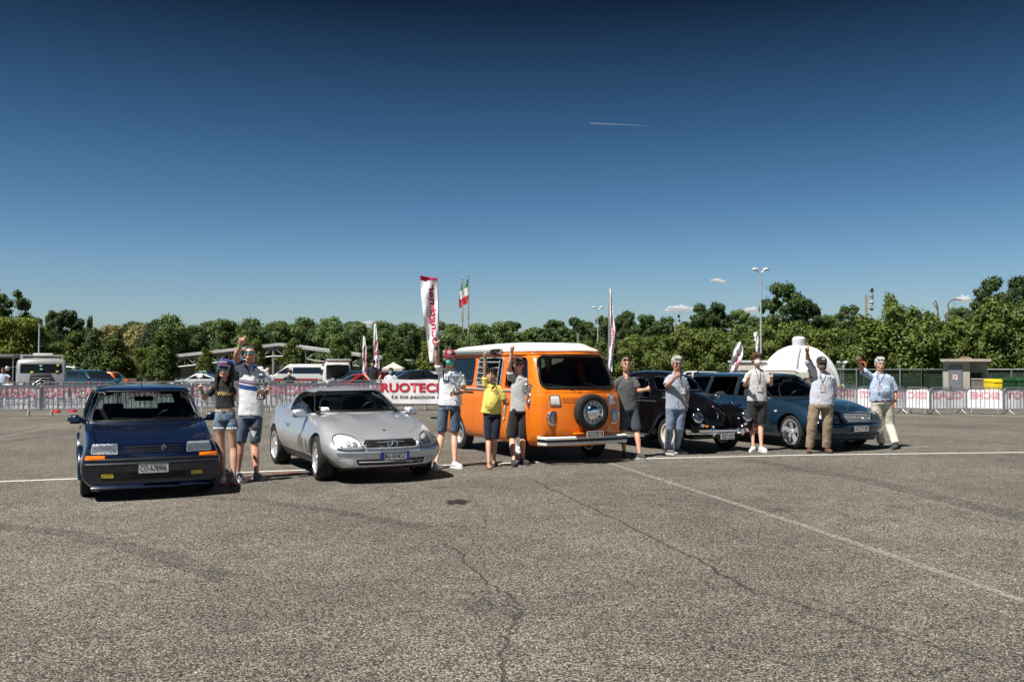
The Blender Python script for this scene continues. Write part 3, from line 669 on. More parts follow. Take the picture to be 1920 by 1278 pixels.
def paint(name, col, metallic=0.0, rough=0.32):
  if name in MATS: return MATS[name]
  m, n, b = newmat(name); MATS[name] = m
  b.inputs['Base Color'].default_value = (*col, 1); b.inputs['Metallic'].default_value = metallic; b.inputs['Roughness'].default_value = rough
  b.inputs['Coat Weight'].default_value = 1.0; b.inputs['Coat Roughness'].default_value = 0.03; b.inputs['Coat IOR'].default_value = 1.5
  t = n.nodes.new('ShaderNodeTexCoord'); no = n.nodes.new('ShaderNodeTexNoise'); no.inputs['Scale'].default_value = 2.2; no.inputs['Detail'].default_value = 8
  mr = n.nodes.new('ShaderNodeMapRange'); mr.inputs[1].default_value = 0.35; mr.inputs[2].default_value = 0.75; mr.inputs[3].default_value = 0.02; mr.inputs[4].default_value = 0.10
  n.links.new(t.outputs['Object'], no.inputs[0]); n.links.new(no.outputs[0], mr.inputs[0]); n.links.new(mr.outputs[0], b.inputs['Coat Roughness'])
  du = n.nodes.new('ShaderNodeMapRange'); du.inputs[1].default_value = 0.5; du.inputs[2].default_value = 0.8; du.inputs[3].default_value = 0.0; du.inputs[4].default_value = 0.035
  mi = n.nodes.new('ShaderNodeMix'); mi.data_type = 'RGBA'; mi.inputs[6].default_value = (*col, 1); mi.inputs[7].default_value = (0.25, 0.22, 0.18, 1)
  n.links.new(no.outputs[0], du.inputs[0]); n.links.new(du.outputs[0], mi.inputs[0]); n.links.new(mi.outputs[2], b.inputs['Base Color'])
  return m
car_glass = glass('car_glass', (0.62, 0.70, 0.68))
dark_glass = glass('dark_car_glass', (0.10, 0.12, 0.13), refl=1.3)
lens = glass('clear_lens', (0.93, 0.94, 0.95), refl=0.9)
reflector = mat('lamp_reflector', (0.90, 0.93, 0.96), 0.30, 0.6, var=0.15, scale=40, bump=0.6, bscale=90)
lamp_dark = mat('lamp_bowl', (0.50, 0.52, 0.55), 0.25, 0.5, var=0.3, scale=30)
seat_m = mat('seat_cloth', (0.022, 0.022, 0.024), 0.9, var=0.3)
brake = mat('brake_disc', (0.10, 0.095, 0.09), 0.5, 0.8, var=0.3)
def wheel_set(root, style, Rw, w, rr, pos, rim_m=None, steer=0, lift=0):
  """one wheel built, three copied; local axle along y, outer side at +y"""
  rim_m = rim_m or alu; t = MB(); h = w / 2
  t.lathe([(rr, -h * 0.8), (rr + 0.02, -h), (Rw - 0.03, -h), (Rw - 0.006, -h * 0.82), (Rw, -h * 0.5), (Rw, -h * 0.06), (Rw - 0.008, -h * 0.05), (Rw - 0.008, h * 0.05), (Rw, h * 0.06), (Rw, h * 0.5), (Rw - 0.006, h * 0.82), (Rw - 0.03, h), (rr + 0.02, h), (rr, h * 0.8)], 32, 'Y', closed=True)
  tyre = t.mesh(); r = MB()
  r.lathe([(rr + 0.004, -h * 0.9), (rr + 0.004, h * 0.86), (rr + 0.010, h * 0.97), (rr - 0.012, h * 0.97), (rr - 0.02, h * 0.8), (rr - 0.03, h * 0.2), (rr - 0.03, -h * 0.9)], 32, 'Y', closed=True)
  d = MB()
  if style == 'bowl':      # steel wheel with a big chrome hub cap and slots
    r.lathe([(0.001, h * 0.5), (rr * 0.6, h * 0.5), (rr * 0.75, h * 0.6), (rr * 0.88, h * 0.5), (rr - 0.01, h * 0.2)], 32, 'Y')
    d.lathe([(0.001, h * 0.95), (rr * 0.25, h * 0.93), (rr * 0.45, h * 0.85), (rr * 0.60, h * 0.68), (rr * 0.64, h * 0.5)], 28, 'Y')
  elif style in ('five', 'star', 'multi'):
    ns = {'five': 5, 'star': 5, 'multi': 8}[style]; ww = {'five': 0.115, 'star': 0.15, 'multi': 0.05}[style]
    for k in range(ns):
      a = 2 * math.pi * k / ns + 0.3; ca, sa = math.cos(a), math.sin(a)
      def pt(rad, off, y): return (ca * rad - sa * off, y, sa * rad + ca * off)
      i0, i1 = rr * 0.15, rr - 0.012
      V = [pt(i0, -ww * 0.32, h * 0.62), pt(i0, ww * 0.32, h * 0.62), pt(i1, ww * (0.62 if style == 'star' else 0.42), h * 0.82), pt(i1, -ww * (0.62 if style == 'star' else 0.42), h * 0.82)]
      V += [(x, y - 0.025, z) for x, y, z in V]; M_ = [pt((i0 + i1) / 2, 0, h * 0.82)]
      r.add(V + M_, [(0, 1, 8), (1, 2, 8), (2, 3, 8), (3, 0, 8), (4, 7, 6, 5), (0, 4, 5, 1), (1, 5, 6, 2), (2, 6, 7, 3), (3, 7, 4, 0)])
    d.lathe([(0.001, h * 0.80), (rr * 0.20, h * 0.78), (rr * 0.24, h * 0.62), (rr * 0.24, h * 0.5)], 20, 'Y')
  rim = r.mesh(); hub = d.mesh()
  bd = MB(); bd.lathe([(0.001, -h * 0.2), (rr * 0.78, -h * 0.2), (rr * 0.78, -h * 0.05), (0.001, -h * 0.05)], 24, 'Y'); bdm = bd.mesh()
  for me, sm in ((tyre, 40), (rim, 35), (hub, 50), (bdm, 30)): me.shade_smooth(); me.set_sharp_from_angle(angle=R(sm))
  for (x, y) in pos:
    e = empty('wheel', (x, y, Rw - 0.004 + lift), 0, root); sgn = 1 if y > 0 else -1
    if sgn < 0: e.rotation_euler = (0, 0, math.pi)
    if x > 0 and steer: e.rotation_euler = (0, 0, e.rotation_euler[2] + steer)
    link('tyre', tyre, None, e); link('rim', rim, None, e); link('hub_cap', hub, None, e); link('brake_disc', bdm, None, e)
  tyre.materials.append(rubber); rim.materials.append(rim_m); hub.materials.append(chrome if style == 'bowl' else rim_m); bdm.materials.append(brake if style != 'bowl' else black)
class Car:
  def __init__(s, name, label, cat, X, Y, deg, group=None, z=0.0):
    s.root = thing(name, label, cat, (X, Y, z), R(deg), group)
  def part(s, name, me, m, parent=None, smooth=30, wn=False, label=None):
    o = link(name, me, m, parent or s.root, smooth)
    if wn: md = o.modifiers.new('w', 'WEIGHTED_NORMAL'); md.keep_sharp = True
    if label: o['label'] = label
    return o
  def both(s, poly): return [(-y, z) for y, z in poly][::-1]
  def lamp(s, skin, poly, name, inner, axis='X+', off=0.006, bulge=0.012, frame_m=None, cover=lens, fr=0.006, label=None):
    o = s.part(name, skin.patch(poly, axis, off - 0.004, 0.02, 3, 0), inner, label=label)
    s.part('lamp_glass', skin.patch(poly, axis, off + 0.006, 0.008, 4, bulge), cover, o, 60)
    if frame_m:
      q = MB(); q.tube(skin.line(dense(poly, 0.03), axis, off + 0.003, closed=True), fr, 6, closed=True); s.part('lamp_rim', q.mesh(), frame_m, o, 60)
    return o
  def plate(s, c, w, h, text, bg_, fg, tilt=0.0, blue=False, italian=True, letter_h=None):
    """plate facing +x at c"""
    x, y, z = c; q = MB(); q.box((x, y, z), (0.012, w, h)); o = s.part('number_plate', q.mesh(), bg_, None, None)
    q = MB()
    for a, b_, d1, d2 in ((0, h / 2, w, 0.008), (0, -h / 2, w, 0.008)): q.box((x + 0.004, y, z + b_), (0.010, w + 0.008, 0.007))
    for b_ in (-w / 2, w / 2): q.box((x + 0.004, y + b_, z), (0.010, 0.007, h + 0.004))
    s.part('plate_frame', q.mesh(), fg, o, None)
    if blue:
      q = MB()
      for b_ in (-1, 1): q.box((x + 0.003, y + b_ * (w / 2 - 0.022), z), (0.012, 0.036, h - 0.010))
      s.part('blue_band', q.mesh(), mat('plate_blue', (0.01, 0.06, 0.35), 0.4, var=0), o, None)
    lettering(text, letter_h or h * 0.62, fg if fg is not black else black_print, o, frame((x + 0.0085, y, z), (0, 1, 0), (0, 0, 1)), 'plate_lettering', bold=0.02, width=w * (0.74 if blue else 0.86))
    return o
  def emblem_star(s, c, r, parent=None, m=None, tilt=0.0):
    q = MB(); q.tube([(c[0], c[1] + r * math.cos(a), c[2] + r * math.sin(a)) for a in [2 * math.pi * k / 24 for k in range(24)]], r * 0.09, 6, closed=True)
    for k in range(3):
      a = math.pi / 2 + k * 2 * math.pi / 3; q.tube([(c[0], c[1], c[2]), (c[0], c[1] + r * math.cos(a), c[2] + r * math.sin(a))], [r * 0.22, r * 0.05], 4)
    return s.part('star_emblem', q.mesh(), m or chrome, parent, 40)
  def interior(s, xd, zd, w, seats, wheel_y, xs, zs, floor=0.35, rear=True, sx=-0.05, mirror=None, wheel_x=None, head=True, seat_col=None):
    m_ = seat_col or seat_m
    q = MB(); q.prism(rpoly([(xd - 0.38, floor), (xd + 0.25, floor), (xd + 0.25, zd - 0.05), (xd - 0.1, zd), (xd - 0.34, zd - 0.04)], 0.05), -w, w, 'Y'); s.part('dashboard', q.mesh(), dark_in, smooth=30)
    for y in ((-0.36, 0.36) if seats else ()):
      q = MB(); q.box((xs, y, floor + 0.14), (0.5, 0.46, 0.24)); q.box((xs - 0.30, y, floor + 0.42), (0.16, 0.46, 0.64), rot=Matrix.Rotation(R(-14), 3, 'Y')); o = q.build('seat', m_, s.root, 30, 0.03)
      if head:
        q = MB(); q.box((xs - 0.42, y, zs), (0.10, 0.27, 0.17)); q.build('headrest', m_, o, 30, 0.03)
        q = MB(); q.tube([(xs - 0.41, y, zs - .16), (xs - 0.41, y, zs)], 0.02, 5, flat=0.3); q.build('headrest_post', seat_m, o)
    if rear:
      q = MB(); q.box((xs - 1.15, 0, floor + 0.36), (0.16, w * 1.8, 0.62), rot=Matrix.Rotation(R(-16), 3, 'Y')); q.build('rear_seat', m_, s.root, 30, 0.03)
    wx = wheel_x if wheel_x is not None else xd - 0.46
    q = MB(); c = Vector((wx, wheel_y, zd - 0.02)); M = Matrix.Rotation(R(-62), 3, 'Y')
    P = [c + M @ Vector((0.18 * math.cos(a), 0.18 * math.sin(a), 0)) for a in [2 * math.pi * k / 24 for k in range(24)]]
    q.tube(P, 0.013, 6, closed=True)
    for k in (0, 8, 16): q.tube([c, P[k]], 0.012, 5)
    q.tube([c, c + Vector((0.3, 0, -0.12))], 0.03, 6); s.part('steering_wheel', q.mesh(), black, smooth=40)
    if mirror:
      q = MB(); q.box(mirror, (0.03, 0.24, 0.065)); q.tube([mirror, (mirror[0] + 0.06, 0, mirror[2] + 0.07)], 0.012, 6); q.build('inner_mirror', black, s.root, 30, 0.012)
  def side_mirror(s, x, y, z, m, size=(0.11, 0.19, 0.13)):
    for sg in (-1, 1):
      me = MB().box((0, 0, 0), size, taper=0.82).mesh(); bm = bmesh.new(); bm.from_mesh(me); bmesh.ops.bevel(bm, geom=bm.edges[:], offset=0.035, segments=3, affect='EDGES'); bm.to_mesh(me); bm.free()
      for v in me.vertices: v.co = Vector((v.co.x - abs(v.co.y + sg * 0.05) * 0.15, v.co.y, v.co.z)) + Vector((x, sg * y, z))
      o = s.part('side_mirror', me, m, smooth=50)
      q = MB(); q.box((x - size[0] / 2 - 0.001, sg * y, z), (0.006, size[1] * 0.8, size[2] * 0.75)); q.build('mirror_glass', chrome, o)
      q = MB(); q.tube([(x, sg * (y - size[1] * 0.35), z - 0.02), (x - 0.02, sg * (y - size[1] * 0.5 - 0.09), z - 0.06)], [0.03, 0.035], 8); q.build('mirror_foot', m, o, 60)
  def wiper(s, skin, a, b, m=black):
    q = MB(); P = skin.line([a, b], 'X+', 0.014, step=0.1); q.tube(P, 0.007, 5); q.tube([P[len(P) // 2], P[0] + Vector((0.02, 0, -0.06))], 0.008, 5); s.part('wiper', q.mesh(), m)
def panes(car, skin, polys, axis, m, seal=None, sealr=0.009, name='side_window', off=-0.012):
  for poly in polys:
    o = car.part(name, skin.patch(poly, axis, off, 0, 4, 0, 0.06), m, smooth=70)
    if seal:
      q = MB(); q.tube(skin.line(dense(poly, 0.05), axis, 0.001, closed=True), sealr, 6, closed=True); car.part('window_seal', q.mesh(), seal, o, 60)
def split_panels(body, cuts):
  """cut bonnet, doors... out of a solid with a 4 mm gap. cuts: list of (poly, a, b, axis). returns (body, [panels])"""
  ps = []; ops = []
  for poly, a, b, axis in cuts:
    cx = sum(p[0] for p in poly) / len(poly); cy = sum(p[1] for p in poly) / len(poly)
    def grow(e):
      out = []; n = len(poly)
      for i, p in enumerate(poly):
        P0, P1, P2 = Vector(poly[i - 1]), Vector(p), Vector(poly[(i + 1) % n]); t = (P2 - P0)
        if t.length < 1e-6: out.append(p); continue
        t.normalize(); nn = Vector((t.y, -t.x)); nn = nn if nn.dot(P1 - Vector((cx, cy))) > 0 else -nn; out.append(tuple(P1 + nn * e))
      return out
    ps.append(boolean(body.copy(), [('INTERSECT', cutter(grow(-0.003), a, b, axis))])); ops.append(('DIFFERENCE', cutter(grow(0.003), a, b, axis)))
  return boolean(body, ops), ps
# ============================================================ 1. DARK BLUE HATCHBACK
def smooth01(a, b, t):
  t = min(1, max(0, (t - a) / (b - a))); return t * t * (3 - 2 * t)
def make_warp(wb_f, xf, bow_f, lean_f, wb_r, xr, bow_r, lean_r, W):
  def w(x, y, z):
    if x > wb_f: k = ((x - wb_f) / (xf - wb_f)); x += k * (-bow_f * (y / W) ** 2 + lean_f(z))
    if x < wb_r: k = ((wb_r - x) / (wb_r - xr)); x += k * (bow_r * (y / W) ** 2 + lean_r(z))
    return (x, y, z)
  return w
def curve(pts):
  xs, ys = zip(*pts); return lambda z: float(np.interp(z, xs, ys))
def arch_cut(x, y0, y1, r, zc=0.30, n=20):
  P = [(x + r * math.cos(a), zc + r * math.sin(a)) for a in [math.pi * k / n for k in range(n + 1)]] + [(x - r, -0.2), (x + r, -0.2)]
  return cutter(P, y0, y1, 'Y')
def small_hatch(root_args, col, detailed=True):
  c = Car(*root_args); P = col
  def sec(zb, ws, wm, zs, wt, zt, wc, zc):
    return [(0, zb), (ws - 0.12, zb), (ws, zb + 0.03), (wm, zs - 0.10), (wm, zs + 0.06), (wt, zt), (wc, zt + 0.022), (wc * 0.5, zc), (0, zc + 0.004)]
  st = [(-1.68, sec(0.30, 0.70, 0.765, 0.5, 0.72, 0.86, 0.62, 0.88)), (-1.60, sec(0.24, 0.72, 0.79, 0.5, 0.75, 0.90, 0.66, 0.93)), (-1.2, sec(0.20, 0.74, 0.795, 0.5, 0.76, 0.90, 0.68, 0.94)), (-0.5, sec(0.19, 0.745, 0.795, 0.5, 0.765, 0.895, 0.68, 0.93)),
          (0.4, sec(0.19, 0.745, 0.795, 0.5, 0.76, 0.885, 0.68, 0.92)), (0.80, sec(0.19, 0.74, 0.795, 0.5, 0.75, 0.87, 0.66, 0.90)), (1.2, sec(0.20, 0.73, 0.79, 0.5, 0.735, 0.825, 0.62, 0.855)), (1.6, sec(0.20, 0.72, 0.785, 0.48, 0.715, 0.765, 0.60, 0.795)), (1.80, sec(0.21, 0.71, 0.78, 0.46, 0.70, 0.725, 0.58, 0.75)), (1.87, sec(0.23, 0.70, 0.77, 0.45, 0.69, 0.70, 0.57, 0.715))]
  wf = make_warp(1.2, 1.87, 0.09, curve([(0, -0.02), (0.25, 0.02), (0.45, 0.05), (0.56, 0.045), (0.60, 0.0), (0.74, -0.05)]), -1.2, -1.68, 0.05, curve([(0, 0), (0.9, 0.08)]), 0.78)
  low = xloft(st, 5, 3, wf); sk = Skin(low); arch = [arch_cut(x, s_ * 0.50, s_ * 1.1, 0.345, 0.29) for x in (1.2, -1.2) for s_ in (1, -1)]
  cav = MB().box((-0.36, 0, 1.0), (2.1, 1.28, 1.15)).mesh(); cav.polygons.foreach_set('material_index', [1] * 6)
  body = boolean(low, [('DIFFERENCE', a) for a in arch] + [('DIFFERENCE', cav)])
  gap_cut = cutter(rpoly([(-0.60, 0.50), (0.60, 0.50), (0.60, 0.545), (-0.60, 0.545)], 0.01), 1.60, 2.2, 'X')
  door = rpoly([(-0.42, 0.26), (0.78, 0.26), (0.80, 0.60), (0.66, 1.2), (-0.44, 1.2)], 0.03)
  hood = rpoly([(0.74, -0.66), (1.90, -0.62), (1.90, 0.62), (0.74, 0.66)], 0.02)
  body, pn = split_panels(body, [(door, 0.66, 1.0, 'Y'), (door, -1.0, -0.66, 'Y'), ([(x, y) for x, y in hood], 0.66, 1.3, 'Z')])
  c.part('body', body, [P, black], smooth=32)
  for k, d in enumerate(pn[:2]):
    o = c.part('door', d, [P, black], smooth=32); sg = 1 if k == 0 else -1
    q = MB(); q.box((-0.28, sg * 0.775, 0.80), (0.16, 0.03, 0.035)); q.build('handle', black, o, 30, 0.008)
  c.part('bonnet', pn[2], [P, black], smooth=32)
  for x in (1.2, -1.2):
    for sg in (1, -1):
      q = MB(); q.tube([(x + 0.355 * math.cos(a), sg * 0.788, 0.29 + 0.355 * math.sin(a)) for a in [math.pi * (k / 14) for k in range(15)]], 0.032, 6); c.part('arch_flare', q.mesh(), P, smooth=60)
  for sg in (1, -1):
    q = MB(); q.box((0, sg * 0.775, 0.235), (1.60, 0.06, 0.10)); q.build('side_skirt', P, c.root, 30, 0.02)
  keys = [dict(z=0.86, xf=0.80, xr=-1.60, w=0.735, rc=0.12, bf=0.10, br=0.03), dict(z=0.95, xf=0.71, xr=-1.58, w=0.725, rc=0.12, bf=0.10, br=0.03), dict(z=1.12, xf=0.50, xr=-1.50, w=0.675, rc=0.12, bf=0.09, br=0.03), dict(z=1.28, xf=0.285, xr=-1.38, w=0.615, rc=0.12, bf=0.08, br=0.04), dict(z=1.335, xf=0.19, xr=-1.32, w=0.575, rc=0.14, bf=0.07, br=0.05)]
  lv = lerp_levels(keys, 3); cab0 = zloft(lv, 0.045); cab = cab0.copy(); inner = zloft([dict(d, z=d['z'] - (0.05 if i == 0 else 0)) for i, d in enumerate(lv)], 0.04, 0.035); ks = Skin(cab0)
  inner.polygons.foreach_set('material_index', [1] * len(inner.polygons))
  ws = rpoly([(-0.665, 0.925), (0.665, 0.925), (0.545, 1.295), (-0.545, 1.295)], [0.05, 0.05, 0.07, 0.07]); rw = rpoly([(-0.60, 0.98), (0.60, 0.98), (0.50, 1.26), (-0.50, 1.26)], 0.06)
  s1 = rpoly([(-0.38, 0.93), (0.60, 0.93), (0.215, 1.285), (-0.38, 1.285)], [0.02, 0.03, 0.06, 0.03]); s2 = rpoly([(-1.28, 0.95), (-0.47, 0.93), (-0.47, 1.285), (-1.12, 1.27)], [0.04, 0.02, 0.03, 0.06])
  cab = boolean(cab, [('DIFFERENCE', inner), ('DIFFERENCE', cutter(ws, 0.0, 1.4, 'X')), ('DIFFERENCE', cutter(rw, -2.2, -1.0, 'X')), ('DIFFERENCE', cutter(s1, -1, 1, 'Y')), ('DIFFERENCE', cutter(s2, -1, 1, 'Y'))])
  c.part('roof', cab, [P, black], smooth=32)
  panes(c, ks, [ws], 'X+', car_glass, black, 0.011, 'windscreen'); panes(c, ks, [rw], 'X-', car_glass, black, 0.01, 'rear_window')
  for ax in ('Y+', 'Y-'): panes(c, ks, [s1, s2], ax, car_glass, black, 0.010)
  c.interior(0.62, 0.90, 0.66, True, 0.34, 0.05, 1.03, 0.30, True, mirror=(0.22, 0, 1.20), wheel_x=0.20)
  c.side_mirror(0.56, 0.85, 0.955, P, (0.12, 0.19, 0.115))
  c.wiper(ks, (0.10, 0.935), (-0.42, 0.95)); c.wiper(ks, (0.58, 0.935), (0.08, 0.95))
  q = MB(); q.tube([(0.06, -0.02, 1.37), (0.02, -0.02, 1.42), (-0.20, -0.02, 1.62)], [0.012, 0.006, 0.003], 6); c.part('aerial', q.mesh(), black)
  hl = rpoly([(0.385, 0.595), (0.68, 0.602), (0.662, 0.718), (0.392, 0.716)], 0.018)
  for pl in (hl, c.both(hl)): c.lamp(sk, pl, 'headlight', reflector, frame_m=None, bulge=0.01, off=0.010)
  ind = rpoly([(0.53, 0.532), (0.745, 0.536), (0.738, 0.582), (0.53, 0.579)], 0.010)
  for pl in (ind, c.both(ind)): c.part('indicator', sk.patch(pl, 'X+', 0.012, 0.02, 3, 0.004), amber)
  gr = c.part('grille', sk.patch(rpoly([(-0.365, 0.60), (0.365, 0.60), (0.365, 0.70), (-0.365, 0.70)], 0.012), 'X+', 0.006, 0.02, 3), P)
  for z in (0.625, 0.65, 0.675):
    q = MB(); q.tube(sk.line([(-0.31, z), (0.31, z)], 'X+', 0.009), 0.005, 5); c.part('grille_slot', q.mesh(), black, gr)
  q = MB(); q.tube(sk.line([(-0.60, 0.535), (0.60, 0.535)], 'X+', 0.006), 0.016, 6); c.part('air_slot', q.mesh(), black)
  q = MB(); x0 = sk.hit((0.12, 0.66), 'X+')[0].x + 0.02
  for s_ in (0.042, 0.026): q.tube([(x0, 0.12 + s_ * 0.72, 0.66), (x0, 0.12, 0.66 + s_), (x0, 0.12 - s_ * 0.72, 0.66), (x0, 0.12, 0.66 - s_)], 0.006, 4, closed=True)
  c.part('diamond_emblem', q.mesh(), chrome)
  q = MB(); q.tube(sk.line([(-0.74, 0.485), (0.74, 0.485)], 'X+', 0.004), 0.020, 6, flat=0.9); c.part('bumper_strip', q.mesh(), black, smooth=60)
  lg = c.part('lower_grille', sk.patch(rpoly([(-0.56, 0.285), (0.56, 0.285), (0.60, 0.385), (-0.60, 0.385)], 0.02), 'X+', 0.003, 0.01, 3), black)
  for z in (0.31, 0.335, 0.36):
    q = MB(); q.tube(sk.line([(-0.38, z), (0.38, z)], 'X+', 0.008), 0.005, 5); c.part('grille_slat', q.mesh(), dark_in, lg)
  fg = rpoly([(0.435, 0.325), (0.57, 0.328), (0.565, 0.378), (0.435, 0.375)], 0.010)
  for pl in (fg, c.both(fg)): c.lamp(sk, pl, 'fog_lamp', yellow_lens, off=0.012, bulge=0.006, cover=lens)
  q = MB(); P_ = sk.line([(-0.66, 0.225), (0.66, 0.225)], 'X+', 0.02); q.tube(P_, 0.05, 6, flat=0.8); c.part('lip_spoiler', q.mesh(), P, smooth=60)
  xx = sk.hit((0.0, 0.43), 'X+')[0].x
  c.plate((xx + 0.02, 0.0, 0.425), 0.345, 0.115, 'CO·A78906', plate_white, black)
  wheel_set(c.root, 'multi', 0.285, 0.19, 0.178, [(1.2, 0.69), (1.2, -0.69), (-1.2, 0.68), (-1.2, -0.68)], lift=0.045)
  q = MB(); q.box((0, 0, 0.20), (3.2, 1.25, 0.06)); q.build('underbody', black, c.root)
  return c
navy = paint('navy_blue_paint', (0.003, 0.010, 0.038), 0.25, 0.28)
small_hatch(('hatchback_car', 'dark blue three door hatchback with yellow fog lamps at the far left of the row', 'car', -5.15, 12.60, -64.0, None, -0.045), navy)
# ============================================================ 2. SILVER COUPE
def make_coupe():
  P = paint('silver_paint', (0.60, 0.62, 0.66), 0.62, 0.32)
  c = Car('coupe_car', 'silver two seat hardtop coupe with a star in its oval grille', 'car', -2.585, 14.17, -61.8)
  def sec(zb, ws, wm, zs, wt, zt, wc, zc):
    return [(0, zb), (ws - 0.14, zb), (ws, zb + 0.05), (wm, zs - 0.08), (wm, zs + 0.08), (wt, zt), (wc, zt + 0.045), (wc * 0.52, zc), (0, zc + 0.008)]
  st = [(-1.98, sec(0.36, 0.62, 0.74, 0.55, 0.66, 0.84, 0.52, 0.88)), (-1.85, sec(0.28, 0.68, 0.80, 0.55, 0.73, 0.89, 0.60, 0.955)), (-1.2, sec(0.20, 0.74, 0.857, 0.56, 0.78, 0.90, 0.66, 0.98)), (-0.6, sec(0.18, 0.75, 0.850, 0.52, 0.77, 0.87, 0.66, 0.93)),
          (0.2, sec(0.18, 0.75, 0.845, 0.50, 0.765, 0.845, 0.66, 0.90)), (0.7, sec(0.18, 0.75, 0.850, 0.50, 0.765, 0.825, 0.64, 0.885)), (1.2, sec(0.19, 0.74, 0.857, 0.52, 0.77, 0.765, 0.60, 0.815)), (1.55, sec(0.19, 0.72, 0.845, 0.50, 0.755, 0.69, 0.56, 0.74)), (1.80, sec(0.20, 0.70, 0.82, 0.46, 0.72, 0.615, 0.54, 0.66)), (1.90, sec(0.21, 0.68, 0.79, 0.44, 0.69, 0.575, 0.52, 0.60)), (1.95, sec(0.24, 0.64, 0.74, 0.42, 0.66, 0.53, 0.50, 0.555))]
  wf = make_warp(1.2, 1.95, 0.24, curve([(0, 0.02), (0.2, 0.06), (0.40, 0.09), (0.48, 0.08), (0.54, 0.02), (0.64, -0.06), (0.8, -0.12)]), -1.2, -1.98, 0.16, curve([(0, 0), (0.9, 0.08)]), 0.84)
  low = xloft(st, 5, 3, wf)
  for v in low.vertices:       # the two power bulges of the bonnet
    x, y, z = v.co
    if z > 0.5 and x > 0.6: v.co.z += 0.045 * math.exp(-((abs(y) - 0.30) / 0.085) ** 2) * smooth01(0.60, 0.78, x) * (1 - smooth01(0.95, 1.5, x))
  low.update(); sk = Skin(low); arch = [arch_cut(x, s_ * 0.52, s_ * 1.1, 0.350, 0.315) for x in (1.2, -1.2) for s_ in (1, -1)]
  cav = MB().box((-0.26, 0, 1.0), (1.55, 1.32, 1.15)).mesh(); cav.polygons.foreach_set('material_index', [1] * 6)
  body = boolean(low, [('DIFFERENCE', a) for a in arch] + [('DIFFERENCE', cav)])
  door = rpoly([(-0.55, 0.30), (0.80, 0.30), (0.84, 0.60), (0.70, 1.2), (-0.62, 1.2)], 0.04); hood = rpoly([(0.70, -0.60), (1.50, -0.57), (1.72, -0.36), (2.2, -0.34), (2.2, 0.34), (1.72, 0.36), (1.50, 0.57), (0.70, 0.60)], 0.03)
  body, pn = split_panels(body, [(door, 0.68, 1.0, 'Y'), (door, -1.0, -0.68, 'Y'), (hood, 0.585, 1.3, 'Z')])
  c.part('body', body, [P, black], smooth=34)
  for k, d in enumerate(pn[:2]):
    sg = 1 if k == 0 else -1; o = c.part('door', d, [P, black], smooth=34)
    q = MB(); q.tube([(-0.48, sg * 0.842, 0.72), (-0.40, sg * 0.862, 0.72), (-0.28, sg * 0.842, 0.72)], 0.016, 6); q.build('handle', P, o, 60)
  c.part('bonnet', pn[2], [P, black], smooth=34)
  grey = mat('grey_cladding', (0.10, 0.105, 0.11), 0.5, var=0.1)
  for sg in (1, -1):
    o = c.part('side_cladding', sk.patch(rpoly([(-0.82, 0.22), (0.82, 0.22), (0.82, 0.31), (-0.82, 0.34)], 0.01), 'Y+' if sg > 0 else 'Y-', 0.004, 0.01, 3), grey)
    for z in (0.42, 0.47, 0.52): pass
    v = c.part('side_vent', sk.patch(rpoly([(0.72, 0.34), (0.80, 0.34), (0.78, 0.54), (0.70, 0.54)], 0.01), 'Y+' if sg > 0 else 'Y-', 0.003, 0.01, 2), mat('vent_grey', (0.16, 0.165, 0.175), 0.4, 0.4, var=0.1))
  keys = [dict(z=0.84, xf=0.80, xr=-1.30, w=0.735, rc=0.14, bf=0.20, br=0.10), dict(z=0.93, xf=0.66, xr=-1.16, w=0.715, rc=0.14, bf=0.19, br=0.10), dict(z=1.07, xf=0.42, xr=-0.92, w=0.655, rc=0.14, bf=0.16, br=0.10), dict(z=1.19, xf=0.15, xr=-0.66, w=0.565, rc=0.14, bf=0.12, br=0.08), dict(z=1.235, xf=0.02, xr=-0.54, w=0.50, rc=0.16, bf=0.08, br=0.06)]
  lv = lerp_levels(keys, 3); cab0 = zloft(lv, 0.035); ks = Skin(cab0); inner = zloft([dict(d, z=d['z'] - (0.05 if i == 0 else 0)) for i, d in enumerate(lv)], 0.03, 0.032)
  inner.polygons.foreach_set('material_index', [1] * len(inner.polygons))
  ws = rpoly([(-0.655, 0.915), (0.655, 0.915), (0.515, 1.205), (-0.515, 1.205)], [0.05, 0.05, 0.08, 0.08]); rw = rpoly([(-0.56, 0.97), (0.56, 0.97), (0.44, 1.16), (-0.44, 1.16)], 0.06)
  s1 = rpoly([(-0.62, 0.90), (0.52, 0.90), (0.10, 1.185), (-0.40, 1.195), (-0.56, 1.13)], [0.03, 0.02, 0.08, 0.1, 0.1])
  cab = boolean(cab0.copy(), [('DIFFERENCE', inner), ('DIFFERENCE', cutter(ws, -0.1, 1.4, 'X')), ('DIFFERENCE', cutter(rw, -2.2, -0.62, 'X')), ('DIFFERENCE', cutter(s1, -1, 1, 'Y'))])
  c.part('roof', cab, [P, black], smooth=34)
  panes(c, ks, [ws], 'X+', car_glass, black, 0.011, 'windscreen'); panes(c, ks, [rw], 'X-', car_glass, black, 0.009, 'rear_window')
  panes(c, ks, [s1], 'Y+', car_glass, black, 0.009)
  q = MB(); q.tube(ks.line(dense(s1, 0.05), 'Y-', 0.001, closed=True), 0.009, 6, closed=True); c.part('window_seal', q.mesh(), black, None, 60)
  c.part('side_window', ks.patch([p for p in rpoly([(-0.58, 0.90), (0.5, 0.90), (0.30, 1.02), (-0.56, 1.02)], 0.02)], 'Y-', -0.012, 0, 4, 0), car_glass, smooth=70, label='driver side window half wound down')
  c.interior(0.60, 0.90, 0.64, True, 0.34, -0.22, 1.03, 0.30, False, mirror=(0.16, 0, 1.12), wheel_x=0.16)
